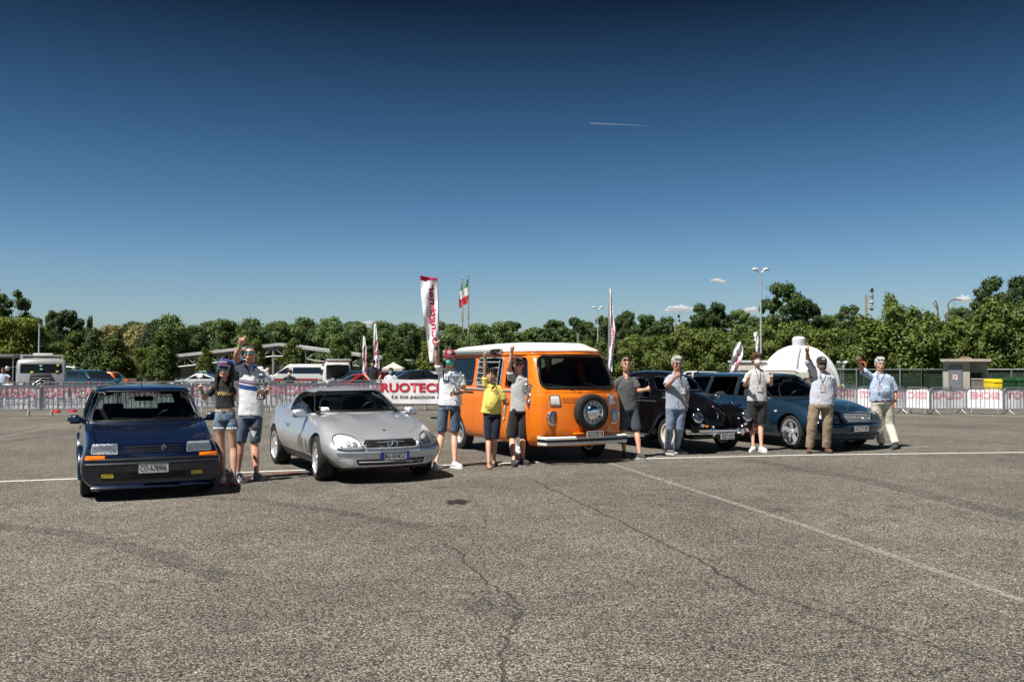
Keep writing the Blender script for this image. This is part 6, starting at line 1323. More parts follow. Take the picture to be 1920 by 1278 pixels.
def speaker_mast(px, ytop, Y, label, heads, hs=1.0):
  b0 = Vector(((px - 960) / F_PX * Y, Y, 0)); b0.z = gz(b0.x, b0.y); t = at(px, ytop, Y).z - b0.z; root = thing('loudspeaker_mast', label, 'mast', b0, 0, 'masts with loudspeakers')
  q = MB(); q.box((0, 0, t / 2), (0.34 * hs, 0.26 * hs, t)); q.build('post', mat('concrete_post', (0.34, 0.31, 0.27), 0.8, var=0.2), root)
  for k in range(heads):
    z = t + (0.55 - k * 0.85) * hs; q = MB(); q.lathe([(0.08, 0), (0.13, 0.08), (0.18, 0.30), (0.36, 0.52), (0.38, 0.56), (0.30, 0.50), (0.06, 0.30), (0.001, 0.30)], 14, 'X', (0.18, 0, 0)); me = q.mesh()
    me.transform(Matrix.Translation((0.25 * hs, 0, z)) @ Matrix.Rotation(R(-55 + 25 * k), 4, 'Z') @ Matrix.Scale(hs, 4)); link('loudspeaker', me, mat('speaker_grey', (0.30, 0.32, 0.34), 0.4, 0.3, var=0.2), root, 50)
speaker_mast(1625, 552, 66, 'concrete mast with a stack of horn loudspeakers above the hornbeam', 4, 0.5)
speaker_mast(1266, 598, 92, 'concrete mast with loudspeakers over the hedge row', 3, 0.5)
speaker_mast(1083, 624, 120, 'low far mast just above the camper roof', 1, 0.5)
# ============================================================ LONG TRUSS CANOPY AND STONE WALL
steel = mat('truss_steel', (0.33, 0.35, 0.36), 0.5, 0.4, var=0.15); roof_m = mat('canopy_roof_edge', (0.50, 0.50, 0.49), 0.6, 0.1, var=0.2, scale=0.6)
Yc = 106.0; pts_top = [(262, 671.5), (330, 664), (445, 651.5), (522, 642.5), (614, 655), (700, 666), (760, 675)]
T_ = [at(x, y, Yc) for x, y in pts_top]; b0 = Vector((T_[3].x, Yc, gz(T_[3].x, Yc))); root = thing('truss_canopy', 'long low gabled canopy roof on open steel trusses below the lime trees', 'canopy', b0)
for a, c_ in zip(T_[:-1], T_[1:]):
  a, c_ = a - b0, c_ - b0; q = MB(); d = Vector((0, 9, 0)); V = [a, c_, c_ + d, a + d]; V += [v - Vector((0, 0, 0.34)) for v in V]; q.add(V, [(0, 1, 2, 3), (7, 6, 5, 4), (0, 4, 5, 1), (1, 5, 6, 2), (2, 6, 7, 3), (3, 7, 4, 0)]); q.build('roof_panel', roof_m, root)
xs = np.linspace(T_[0].x, T_[-1].x, 25)
def ztop(x): return float(np.interp(x, [t.x for t in T_], [t.z for t in T_])) - 0.34
for k in range(24):
  xa, xb = xs[k], xs[k + 1]; za, zb = ztop(xa), ztop(xb); dz = 1.15; q = MB()
  q.tube([Vector((xa, Yc + 0.2, za - dz)) - b0, Vector((xb, Yc + 0.2, zb - dz)) - b0], 0.07, 4); q.tube([Vector((xa, Yc + 0.2, za - (dz if k % 2 else 0))) - b0, Vector((xb, Yc + 0.2, zb - (0 if k % 2 else dz))) - b0], 0.05, 4); q.tube([Vector((xb, Yc + 0.2, zb)) - b0, Vector((xb, Yc + 0.2, zb - dz)) - b0], 0.04, 4)
  o = q.build('truss_bay', steel, root)
for x in np.linspace(T_[0].x + 0.4, T_[-1].x - 0.4, 9): q = MB(); q.box(Vector((x, Yc + 0.3, (ztop(x) + gz(x, Yc)) / 2)) - b0, (0.22, 0.22, ztop(x) - gz(x, Yc))); q.build('column', steel, root)
Yw = 110.0; xa, xb = (300 - 960) / F_PX * Yw, (700 - 960) / F_PX * Yw; zt = at(0, 686, Yw).z; zg = gz(0, Yw); wroot = thing('stone_wall', 'pale rough block retaining wall under the truss canopy', 'wall', ((xa + xb) / 2, Yw, zg))
stone = mat('pale_stone_block', (0.36, 0.33, 0.27), 0.85, var=0.30, scale=1.3, bump=0.8, bscale=9); q = MB(); q.box((0, 0.35, (zt - zg) / 2 - 0.02), (xb - xa, 0.5, zt - zg - 0.04)); q.build('wall_core', stone, wroot)
rnd = random.Random(4); bh = 0.34; rows_ = int((zt - zg) / bh); vis = (xa + (-0.0), (450 - 960) / F_PX * Yw); blk = [MB().box((0, 0, 0), (0.78, 0.12, bh - 0.03), taper=0.94).mesh() for _ in range(3)]
for bm_ in blk:
  bm_.materials.append(stone)
  for v in bm_.vertices: v.co += Vector((rnd.uniform(-.02, .02), rnd.uniform(-.03, .03), rnd.uniform(-.012, .012)))
cnt = 0
for r in range(rows_):
  x = xa + (0.4 if r % 2 else 0)
  while x < vis[1] and cnt < 280:
    link('stone_block', blk[rnd.randrange(3)], None, wroot, None, loc=(x + 0.4 - (xa + xb) / 2, 0.08 + rnd.uniform(-0.02, 0.02), bh * (r + 0.5))); x += 0.82; cnt += 1
q = MB(); q.box((0, 0.3, zt - zg + 0.05), (xb - xa, 0.7, 0.12)); q.build('coping', stone, wroot)
# ============================================================ VEHICLES IN THE BACKGROUND
def far_car(px, py, Y, deg, col, label, kind='hatch', L_=3.9, H_=1.42, W_=1.66, group='parked cars in the background', metallic=0.2, z=None):
  """px,py: pixel of the car's ground centre column (py unused when z given)"""
  X = (px - 960) / F_PX * Y; zg = gz(X, Y); P = paint('far_' + col[0], col[1], metallic, 0.3); c = Car.__new__(Car); c.root = thing('parked_car', label, 'car', (X, Y, zg), R(deg), group); h = L_ / 2; w = W_ / 2; b = H_ * 0.62
  nose, tail = (h, -h)
  def sec(zb, ws, wm, zt, zc): return [(0, zb), (ws - 0.1, zb), (ws, zb + 0.05), (wm, zt * 0.62), (wm - 0.03, zt), (wm - 0.16, zt + 0.03), (wm * 0.4, zc), (0, zc)]
  st = [(-h, sec(0.35, w * .85, w * .88, b * .92, b * .95)), (-h + 0.12, sec(0.24, w * .92, w * .96, b, b * 1.03)), (-h * .5, sec(0.2, w * .93, w, b, b * 1.04)), (0.1 * h, sec(0.2, w * .93, w, b, b * 1.03)), (h * .45, sec(0.2, w * .93, w, b * .98, b * 1.01)), (h * .8, sec(0.2, w * .9, w * .97, b * .84, b * .88)), (h - 0.06, sec(0.22, w * .84, w * .9, b * .68, b * .72)), (h, sec(0.28, w * .78, w * .82, b * .6, b * .62))]
  low = xloft(st, 3, 2, make_warp(h * .5, h, 0.18, curve([(0, 0), (1, 0)]), -h * .5, -h, 0.12, curve([(0, 0), (1, 0)]), w)); ax = h * 0.64
  body = boolean(low, [('DIFFERENCE', arch_cut(x, s_ * w * 0.62, s_ * w * 1.2, 0.35, 0.31, 12)) for x in (ax, -ax) for s_ in (1, -1)]); c.part('body', body, [P, black], smooth=34)
  e = {'hatch': (-h * .93, -h * .80), 'sedan': (-h * .62, -h * .32), 'coupe': (-h * .80, -h * .25), 'classic': (-h * .55, -h * .38)}[kind]; f0, f1 = h * .48, h * .10
  lv = lerp_levels([dict(z=b, xf=f0, xr=e[0], w=w * .90, rc=0.12, bf=0.12, br=0.06), dict(z=b + (H_ - b) * .5, xf=(f0 + f1) / 2 - .03, xr=(e[0] + e[1]) / 2 - .03, w=w * .84, rc=0.12, bf=0.10, br=0.06), dict(z=H_ - 0.05, xf=f1, xr=e[1], w=w * .70, rc=0.13, bf=0.08, br=0.05)], 2)
  cab0 = zloft(lv, 0.05); ks = Skin(cab0); zA, zB = b + 0.06, H_ - 0.10; ws = rpoly([(-w * .80, zA), (w * .80, zA), (w * .62, zB), (-w * .62, zB)], 0.05)
  t = lambda x0, x1, z: x0 + (x1 - x0) * (z - b) / (H_ - 0.05 - b); mid = -h * .12
  s1 = rpoly([(mid + .04, zA), (t(f0, f1, zA) - .14, zA), (t(f0, f1, zB) - .14, zB), (mid + .04, zB)], 0.04); s2 = rpoly([(t(e[0], e[1], zA) + .16, zA), (mid - .04, zA), (mid - .04, zB), (t(e[0], e[1], zB) + .16, zB)], 0.05)
  c.part('roof', cab0, P, smooth=34); fg = glass('far_car_glass', (0.05, 0.06, 0.065), refl=1.6); fgo = mat('car_window_dark', (0.012, 0.016, 0.018), 0.05, coat=1.0, var=0)
  c.part('windscreen', ks.patch(ws, 'X+', 0.004, 0.01, 3, 0, 0.12), fgo, smooth=70); c.part('rear_window', ks.patch(ws, 'X-', 0.004, 0.01, 3, 0, 0.12), fgo, smooth=70)
  for axn in ('Y+', 'Y-'):
    for s_ in (s1, s2): c.part('side_window', ks.patch(s_, axn, 0.004, 0.01, 3, 0, 0.12), fgo, smooth=70)
  ls = Skin(low)
  for sg in (1, -1):
    c.part('headlight', ls.patch(oval(sg * w * .62, b * .70, .15, .07, 14), 'X+', 0.006, 0.01, 2), reflector); c.part('tail_light', ls.patch(oval(sg * w * .72, b * .80, .10, .08, 12), 'X-', 0.006, 0.01, 2), mat('tail_red', (0.45, 0.01, 0.01), 0.2, coat=1.0, var=0))
    q = MB(); q.box((f0 - .05, sg * (w + .09), b + .03), (0.09, 0.17, 0.12)); q.build('side_mirror', P, c.root, 30, 0.03)
  q = MB(); q.box((h * 0.985, 0, 0.42), (0.05, w * 1.1, 0.10)); q.build('grille', black, c.root, None, 0.01)
  wheel_set(c.root, 'five', 0.31, 0.2, 0.20, [(ax, w - .11), (ax, -w + .11), (-ax, w - .11), (-ax, -w + .11)]); return c
CL = {'blue': ('bright_blue', (0.01, 0.04, 0.30)), 'red': ('red', (0.38, 0.01, 0.012)), 'silver': ('silver', (0.50, 0.52, 0.53)), 'white': ('white', (0.70, 0.70, 0.69)), 'dblue': ('dark_blue', (0.008, 0.02, 0.06)), 'black': ('black', (0.006, 0.007, 0.009)), 'grey': ('grey', (0.10, 0.11, 0.12)), 'teal': ('teal', (0.012, 0.05, 0.08)), 'green': ('green', (0.01, 0.05, 0.025)), 'mint': ('mint', (0.35, 0.58, 0.55)), 'orange': ('orange', (0.70, 0.16, 0.02)), 'steel': ('steel_blue', (0.05, 0.12, 0.20))}
far_car(300, 0, 112, 180, CL['blue'], 'bright blue hatchback parked side on beside the teardrop flag', 'hatch')
far_car(338, 0, 118, 0, CL['red'], 'small red car behind the bright blue hatchback', 'coupe')
far_car(375, 0, 66, 180, CL['silver'], 'silver sports coupe behind the barrier left of the woman', 'coupe', 4.1, 1.25, 1.75)
far_car(378, 0, 80, 175, CL['green'], 'dark green old car with a pale roof behind the silver sports coupe', 'classic', 3.8, 1.4, 1.6)
far_car(176, 0, 49, -30, CL['teal'], 'teal blue hatchback behind the barrier left of the navy hatchback', 'hatch', 4.1, 1.42, 1.7)
far_car(160, 0, 55, 185, CL['black'], 'black classic car just right of the silver van', 'sedan', 4.3, 1.40, 1.66)
far_car(198, 0, 60, 180, CL['orange'], 'orange classic car beyond the teal hatchback', 'classic', 3.8, 1.35, 1.6)
far_car(640, 0, 62, -120, CL['mint'], 'mint coloured car beside the white van tail', 'hatch', 3.7, 1.35); far_car(652, 0, 58, -125, CL['silver'], 'silver car nose beside the mint coloured one', 'sedan', 4.2, 1.4)
far_car(672, 0, 54, -125, CL['dblue'], 'dark blue car left of the two red ones', 'sedan', 4.3, 1.38); far_car(700, 0, 51, -128, CL['red'], 'red car behind the pair of slim flags', 'coupe', 4.3, 1.34); far_car(672, 0, 44, -150, CL['red'], 'red car with a white stripe nearest the barrier behind the coupe', 'coupe', 4.2, 1.22)
far_car(722, 0, 58, -115, CL['steel'], 'steel blue car right of the man in navy', 'sedan', 4.3, 1.40); far_car(741, 0, 60, -115, CL['grey'], 'grey car behind the woman in the white top', 'sedan', 4.3, 1.40); far_car(757, 0, 56, -160, CL['dblue'], 'dark blue saloon under the beige gazebo', 'sedan', 4.4, 1.40)
far_car(775, 0, 46, -150, CL['black'], 'black saloon with yellow stickers behind the red lettered banner', 'sedan', 4.4, 1.40); far_car(798, 0, 58, -130, CL['silver'], 'silver car right of the black saloon', 'sedan', 4.3, 1.38); far_car(822, 0, 56, -125, CL['white'], 'white car beside the foot of the tallest flag', 'coupe', 4.2, 1.3); far_car(840, 0, 62, -120, CL['grey'], 'grey car behind the shoulder of the maroon cap man', 'sedan', 4.3, 1.38)
far_car(1290, 0, 50, 170, CL['silver'], 'pale car glimpsed between the black saloon and the estate', 'hatch', 3.9, 1.4)
def van(px, Y, deg, label):
  X = (px - 960) / F_PX * Y; c = Car.__new__(Car); c.root = thing('passenger_van', label, 'van', (X, Y, gz(X, Y)), R(deg)); W_ = paint('far_white', (0.70, 0.70, 0.69)); RDp = paint('far_red', (0.38, 0.01, 0.012))
  k = lambda z, xf, xr, w, bf=0.12: dict(z=z, xf=xf, xr=xr, w=w, rc=0.18, bf=bf, br=0.05)
  lv = lerp_levels([k(0.30, 2.42, -2.38, .86), k(0.55, 2.48, -2.42, .92), k(0.92, 2.36, -2.42, .92), k(1.10, 1.95, -2.40, .91), k(1.45, 1.45, -2.37, .87), k(1.78, 1.02, -2.32, .82), k(1.90, 0.85, -2.25, .76)], 2); so = zloft(lv, 0.06); sk = Skin(so); body = boolean(so.copy(), [('DIFFERENCE', arch_cut(x, s_ * .55, s_ * 1.1, .38, .33, 14)) for x in (1.55, -1.45) for s_ in (1, -1)]); c.part('body', body, [W_, black], smooth=34)
  fgo = MATS['car_window_dark']
  for ax_ in ('Y+', 'Y-'):
    c.part('red_stripe', sk.patch(rpoly([(-2.3, .62), (2.0, .62), (2.0, .82), (-2.3, .82)], .02), ax_, 0.004, 0.008, 3, 0, 0.2), RDp)
    c.part('side_window', sk.patch(rpoly([(-2.15, 1.20), (0.35, 1.20), (0.30, 1.68), (-2.08, 1.68)], .06), ax_, 0.006, 0.01, 3, 0, 0.15), fgo, smooth=70)
    c.part('side_window', sk.patch(rpoly([(0.62, 1.20), (1.55, 1.20), (1.05, 1.66), (0.62, 1.66)], .06), ax_, 0.006, 0.01, 3, 0, 0.15), fgo, smooth=70)
  c.part('windscreen', sk.patch(rpoly([(-.76, 1.16), (.76, 1.16), (.66, 1.68), (-.66, 1.68)], .06), 'X+', 0.006, 0.01, 3, 0, 0.12), fgo, smooth=70)
  wheel_set(c.root, 'bowl', 0.33, 0.2, 0.2, [(1.55, .82), (1.55, -.82), (-1.45, .82), (-1.45, -.82)])
  return c, sk
van(562, 71, 180, 'white passenger van with a red side stripe parked behind the barriers')
def tailgate_van():
  X = (600 - 960) / F_PX * 64; c, sk = van(628, 60, 105, 'white van seen end on with its red edged tailgate lifted'); q = MB(); q.box((-2.95, 0, 2.02), (1.25, 1.55, 0.09), rot=Matrix.Rotation(R(8), 3, 'Y')); o = q.build('tailgate', MATS['far_white'], c.root, 30, 0.03)
  q = MB(); q.box((-3.45, 0, 2.03), (0.12, 1.5, 0.12)); q.build('tailgate_edge', MATS['far_red'], o)
  q = MB(); q.box((-2.36, 0, 1.35), (0.12, 1.4, 0.9)); q.build('load_bay', black, c.root)
tailgate_van()
def old_van():
  Y = 43.0; X = (80 - 960) / F_PX * Y; c = Car.__new__(Car); c.root = thing('camper_van', 'old silver corrugated camper van with split grille and roof rack', 'camper van', (X, Y, gz(X, Y)), R(-64)); P = paint('van_silver', (0.42, 0.43, 0.44), 0.45, 0.4); Pd = paint('van_dark_grey', (0.055, 0.058, 0.062), 0.2, 0.4)
  k = lambda z, xf, xr, w, rc=0.12: dict(z=z, xf=xf, xr=xr, w=w, rc=rc, bf=0.08, br=0.02)
  lv = lerp_levels([k(0.45, 1.95, -2.3, .90), k(0.9, 1.96, -2.3, .94), k(1.40, 1.85, -2.3, .95), k(1.95, 1.72, -2.3, .93), k(2.10, 1.66, -2.27, .88, .2), k(2.18, 1.5, -2.2, .74, .2)], 2); so = zloft(lv, 0.05); sk = Skin(so); body = boolean(so.copy(), [('DIFFERENCE', arch_cut(x, s_ * .6, s_ * 1.1, .40, .38, 14)) for x in (1.2, -1.4) for s_ in (1, -1)]); c.part('body', body, [P, black], smooth=30)
  q = MB(); q.box((2.15, 0, 0.92), (0.75, 0.95, 0.95), taper=0.85); q.build('bonnet', Pd, c.root, 30, 0.08); q = MB(); q.box((2.54, 0, 0.85), (0.02, 0.78, 0.78)); g = q.build('grille', black, c.root)
  for i in range(2):
    q = MB(); z = 0.68 + i * 0.17; q.tube([(2.57, -0.30, z), (2.58, 0, z + 0.26), (2.57, 0.30, z)], 0.016, 5); q.build('chevron', alu, g)
  for i in range(6): q = MB(); q.tube([(2.555, -0.36, .52 + i * .13), (2.555, .36, .52 + i * .13)], 0.014, 4); q.build('grille_slat', P, g)
  for sg in (1, -1):
    q = MB(); q.lathe([(0.12, -0.15), (0.13, 0), (0.10, 0.03), (0.001, 0.045)], 18, 'X', (2.22, sg * .62, .80)); q.build('headlight', chrome, c.root, 50); q = MB(); q.tube([(1.7, sg * .95, 1.75), (1.8, sg * 1.2, 1.72)], 0.015, 5); q.ball((1.8, sg * 1.26, 1.66), (0.04, 0.09, 0.12), 6); q.build('side_mirror', alu, c.root, 60)
    q = MB(); q.ball((2.0, sg * .72, .62), (0.42, .20, .30), 8); q.build('front_wing', P, c.root, 60)
  fgo = MATS['car_window_dark']; c.part('windscreen', sk.patch(rpoly([(-.80, 1.42), (.80, 1.42), (.78, 1.90), (-.78, 1.90)], .07), 'X+', 0.006, 0.02, 3, 0, 0.12), fgo, smooth=70)
  for col_, y_, z_ in (((0.7, 0.6, 0.03), .62, 1.82), ((0.7, 0.6, 0.03), .60, 1.50), ((0.2, 0.5, 0.35), -.02, 1.80), ((0.25, 0.55, 0.4), 0.0, 1.62), ((0.7, 0.6, 0.03), -.35, 1.47)): c.part('sticker', sk.patch(oval(y_, z_, .06, .05, 8), 'X+', 0.032, 0.003, 2), mat('sticker_%d' % int(col_[0] * 100), col_, 0.5, var=0))
  for ax_ in ('Y+', 'Y-'):
    c.part('side_window', sk.patch(rpoly([(0.85, 1.35), (1.6, 1.35), (1.5, 1.88), (0.85, 1.88)], .05), ax_, 0.006, 0.01, 3, 0, 0.15), fgo, smooth=70); c.part('side_window', sk.patch(rpoly([(-1.6, 1.45), (-0.4, 1.45), (-0.4, 1.90), (-1.6, 1.90)], .05), ax_, 0.006, 0.01, 3, 0, 0.15), fgo, smooth=70)
    for i in range(8): q = MB(); q.tube(sk.line([(-2.1, .62 + i * .09), (0.7, .62 + i * .09)], ax_, 0.002, step=0.3), 0.012, 4); c.part('corrugation', q.mesh(), P)
  q = MB(); q.box((-1.0, 1.28, 1.78), (1.5, 0.75, 0.04), rot=Matrix.Rotation(R(-28), 3, 'X')); q.build('awning_flap', P, c.root)
  q = MB(); q.tube([(1.2, -.8, 2.36), (1.2, .8, 2.36), (-2.1, .8, 2.36), (-2.1, -.8, 2.36)], 0.02, 5, closed=True); q.build('roof_rack', alu, c.root)
  for x in (1.0, 0.2, -0.6, -1.4, -2.0): q = MB(); q.tube([(x, -.8, 2.36), (x, .8, 2.36)], 0.016, 4); q.tube([(x, -.8, 2.15), (x, -.8, 2.36)], 0.016, 4); q.tube([(x, .8, 2.15), (x, .8, 2.36)], 0.016, 4); q.build('rack_bar', alu, c.root)
  q = MB(); q.box((-1.1, 0, 2.40), (0.9, 0.8, 0.16)); q.build('roof_box', white, c.root, 30, 0.03)
  c.root.scale = (1.04, 1.08, 0.88)
  wheel_set(c.root, 'bowl', 0.36, 0.18, 0.22, [(1.2, .82), (1.2, -.82), (-1.4, .82), (-1.4, -.82)])
old_van()
X, Y = (4 - 960) / F_PX * 44, 44.0; root = thing('market_awning', 'grey flat awning on posts at the far left edge beside the silver van', 'awning', (X, Y, gz(X, Y)))
q = MB(); q.box((0, 0, 2.05), (2.6, 2.6, 0.16)); q.build('awning_roof', mat('grey_canvas', (0.16, 0.155, 0.15), 0.8, var=0.2), root, 30, 0.04)
for sx in (-1.2, 1.2):
  for sy in (-1.2, 1.2): q = MB(); q.tube([(sx, sy, 0), (sx, sy, 2.0)], 0.025, 6); q.build('post', galv, root)
q = MB(); q.box((0, 1.2, 1.0), (2.5, 0.06, 1.9)); q.build('back_wall', mat('dark_canvas', (0.02, 0.02, 0.022), 0.9, var=0.2), root)
Y = 72.0; X = (738 - 960) / F_PX * Y; s_ = Y / F_PX; root = thing('gazebo', 'beige pop-up gazebo with a pointed roof behind the parked cars', 'gazebo', (X, Y, gz(X, Y))); can = mat('beige_canvas', (0.55, 0.50, 0.42), 0.8, var=0.06); w = 19 * s_; ze = at(0, 690, Y).z - gz(X, Y); za = at(0, 678, Y).z - gz(X, Y)
V = [(-w, -w, ze), (w, -w, ze), (w, w, ze), (-w, w, ze), (-w * .12, -w * .12, za - .1), (w * .12, -w * .12, za - .1), (w * .12, w * .12, za - .1), (-w * .12, w * .12, za - .1), (0, 0, za)]; V += [(-w, -w, ze - .25), (w, -w, ze - .25), (w, w, ze - .25), (-w, w, ze - .25)]
q = MB(); q.add(V, [(i, (i + 1) % 4, 4 + (i + 1) % 4, 4 + i) for i in range(4)] + [(4 + i, 4 + (i + 1) % 4, 8) for i in range(4)] + [(i, 9 + i, 9 + (i + 1) % 4, (i + 1) % 4) for i in range(4)] + [(9, 12, 11, 10)]); q.build('canopy_roof', can, root)
for sx in (-1, 1):
  for sy in (-1, 1): q = MB(); q.tube([(sx * w * .97, sy * w * .97, 0), (sx * w * .97, sy * w * .97, ze)], 0.03, 5); q.build('post', galv, root)
Y = 112.0; X = (252 - 960) / F_PX * Y; root = thing('kiosk', 'small pale kiosk with a dark parasol at the far side of the car park', 'kiosk', (X, Y, gz(X, Y))); q = MB(); q.box((0, 0, 1.9), (3.0, 2.4, 0.2)); q.build('kiosk_roof', mat('kiosk_roof', (0.45, 0.44, 0.42), 0.7), root)
for sx in (-1.4, 1.4): q = MB(); q.box((sx, -1.0, 0.9), (0.12, 0.12, 1.8)); q.build('post', white, root)
q = MB(); q.box((0, 1.0, 0.9), (2.8, 0.1, 1.7)); q.build('back_wall', MATS['dark_canvas'], root)
Y = 110.0; X = (266 - 960) / F_PX * Y; root = thing('parasol', 'dark grey parasol beside the distant kiosk', 'parasol', (X, Y, gz(X, Y))); q = MB(); q.lathe([(1.5, 1.9), (0.9, 2.25), (0.001, 2.5)], 8, 'Z'); q.build('parasol_canopy', MATS['grey_canvas'], root); q = MB(); q.tube([(0, 0, 0), (0, 0, 2.4)], 0.04, 6); q.build('pole', galv, root)
Y = 104.0; X = (266 - 960) / F_PX * Y; root = thing('road_sign', 'small round red sign in front of the distant parasol', 'sign', (X + .1, Y, gz(X, Y))); q = MB(); q.lathe([(0.001, 0), (0.28, 0), (0.28, 0.03), (0.001, 0.03)], 16, 'Y', (0, 0, 1.2)); q.build('sign_disc', red_print, root); q = MB(); q.tube([(0, 0.05, 0), (0, 0.05, 1.3)], 0.03, 5); q.build('pole', galv, root)
for k, px in enumerate((107, 138, 168, 189)):
  Y = 30.5 + 0.5 * k; X = (px - 960) / F_PX * Y; root = thing('marker_post', ordinal(k) + ' from the left of the red and white marker posts behind the barriers', 'post', (X, Y, gz(X, Y)), 0, 'red and white marker posts'); q = MB(); q.lathe([(0.14, 0), (0.13, 0.05), (0.05, 0.10), (0.035, 1.0), (0.02, 1.05), (0.001, 1.05)], 10, 'Z'); q.build('post_body', red_print, root, 40); q = MB(); q.lathe([(0.052, 0.55), (0.050, 0.75)], 10, 'Z'); q.build('white_band', white, root, 40)
# ============================================================ INFLATABLE ARCH TENT
def inflatable():
  Y = 40.0; s_ = Y / F_PX; cx = 1498; X = (cx - 960) / F_PX * Y; b0 = Vector((X, Y, gz(X, Y))); wt = mat('inflatable_white', (0.64, 0.64, 0.68), 0.5, var=0.06, bump=0.3, bscale=4); yl = mat('inflatable_yellow', (0.72, 0.55, 0.02), 0.5, var=0.05); root = thing('inflatable_tent', 'big white domed inflatable tent with a knob on top behind the estate car', 'inflatable tent', b0)
  H_ = at(0, 653, Y).z - b0.z; Rw = 68 * s_; q = MB(); n = 40; m = 12; V = []
  for j in range(m + 1):
    t = j / m; r = Rw * math.cos(t * math.pi / 2) ** 0.92; z = 0.9 + (H_ - 0.9) * math.sin(t * math.pi / 2) ** 1.12
    for k in range(n): a = 2 * math.pi * k / n; g = 1 + 0.055 * abs(math.sin(a * 4)) * math.cos(t * 1.4); V.append((r * g * math.cos(a), r * g * math.sin(a) * 0.8, z))
  Fc = [(j * n + k, j * n + (k + 1) % n, (j + 1) * n + (k + 1) % n, (j + 1) * n + k) for j in range(m) for k in range(n)]; me = mesh(V, Fc); fixn(me)
  cut = [cutter([(dx + w_ * math.cos(a), -0.3 + h_ * math.sin(a)) for a in [math.pi * i / 16 for i in range(17)]] + [(dx - w_, -0.5), (dx + w_, -0.5)], -4, 4, 'Y') for dx, w_, h_ in ((0.35, 0.85, 2.1),)]
  q2 = MB(); q2.v = [tuple(v.co) for v in me.vertices]; q2.f = [tuple(p_.vertices) for p_ in me.polygons]; q2.mi = [0] * len(q2.f); q2.f.append(tuple(range(n))[::-1]); q2.f.append(tuple(m * n + k for k in range(n))); q2.mi += [0, 0]; so = q2.mesh(); dome = boolean(so, [('DIFFERENCE', c_) for c_ in cut]); link('dome', dome, [wt, mat('tent_inside', (0.30, 0.29, 0.27), 0.8)], root, 60)
  for k in range(8):
    a = 2 * math.pi * (k + 0.5) / 8; P_ = []
    for j in range(10): t = j / 9 * 0.95; r = Rw * math.cos(t * math.pi / 2) ** 0.92; z = 0.9 + (H_ - 0.9) * math.sin(t * math.pi / 2) ** 1.12; P_.append((r * math.cos(a), r * math.sin(a) * 0.8, z))
    q = MB(); q.tube([(Rw * 1.02 * math.cos(a), Rw * 1.02 * math.sin(a) * 0.8, 0.0)] + P_, 0.17, 8); link('air_rib', q.mesh(), wt, root, 60)
    q = MB(); q.tube([(Rw * 1.03 * math.cos(a), Rw * 1.03 * math.sin(a) * 0.8, 0.0), (Rw * 1.01 * math.cos(a), Rw * 1.01 * math.sin(a) * 0.8, 0.95)], 0.20, 10); link('yellow_foot', q.mesh(), yl, root, 60)
  q = MB(); zt = at(0, 630, Y).z - b0.z; q.lathe([(0.12, H_ - 0.15), (0.24, H_ + 0.02), (0.28, H_ + 0.16), (0.29, zt - 0.12), (0.20, zt - 0.02), (0.001, zt)], 16, 'Z'); link('top_knob', q.mesh(), wt, root, 40)
  tan = mat('tan_window_panel', (0.36, 0.30, 0.22), 0.7); bs = Skin(dome)
  for dx, z in ((-1.38, 1.62), (-1.05, 1.52), (0.62, 1.75), (0.28, 1.50)): link('diamond_panel', bs.patch([(dx, z - .17), (dx + .10, z), (dx, z + .17), (dx - .10, z)], 'Y-', 0.01, 0.01, 3, 0, 0.05), tan, root)
  q = MB(); q.tube([(Rw * 1.05, -0.6, 1.0), (Rw * 1.32, -0.8, 0.05)], 0.035, 5); link('guy_strap', q.mesh(), white, root)
inflatable()
Y = 37.0; s_ = Y / F_PX; X = (1462 - 960) / F_PX * Y; zg = gz(X, Y); root = thing('gazebo', 'cream canopy of a gazebo showing above the roof of the estate car', 'gazebo', (X, Y, zg)); ze = at(0, 697, Y).z - zg; za = at(0, 681, Y).z - zg; w = 36 * s_; q = MB()
V = [(-w, -1.2, ze), (w, -1.2, ze), (w, 1.6, ze), (-w, 1.6, ze), (-w * .45, 0.1, za), (-w * .25, 0.1, za)]; V2 = [(x, y, z - .22) for x, y, z in V[:4]]
q.add(V + V2, [(0, 1, 5, 4), (1, 2, 5), (2, 3, 4, 5), (3, 0, 4), (0, 6, 7, 1), (1, 7, 8, 2), (2, 8, 9, 3), (3, 9, 6, 0), (6, 9, 8, 7)]); q.build('canopy_roof', mat('cream_canvas', (0.60, 0.58, 0.51), 0.8, var=0.06), root)
for sx in (-1, 1):
  for sy in (-1.1, 1.5): q = MB(); q.tube([(sx * w * .97, sy, 0), (sx * w * .97, sy, ze)], 0.03, 5); q.build('post', galv, root)
Y = 41.0; X = (1402 - 960) / F_PX * Y; root = thing('trailer', 'small cream trailer box left behind the masked teenager', 'trailer', (X, Y, gz(X, Y))); q = MB(); q.box((0, 0, 1.15), (1.2, 2.0, 1.3)); q.build('trailer_body', mat('trailer_cream', (0.50, 0.47, 0.40), 0.6), root, 30, 0.05); q = MB(); q.box((0, 0, 1.84), (1.3, 2.1, 0.08)); q.build('trailer_roof', white, root)
q = MB(); q.lathe([(0.001, -.08), (0.3, -.08), (0.3, .08), (0.001, .08)], 16, 'X', (-.62, 0, .3)); q.build('wheel', rubber, root, 40)
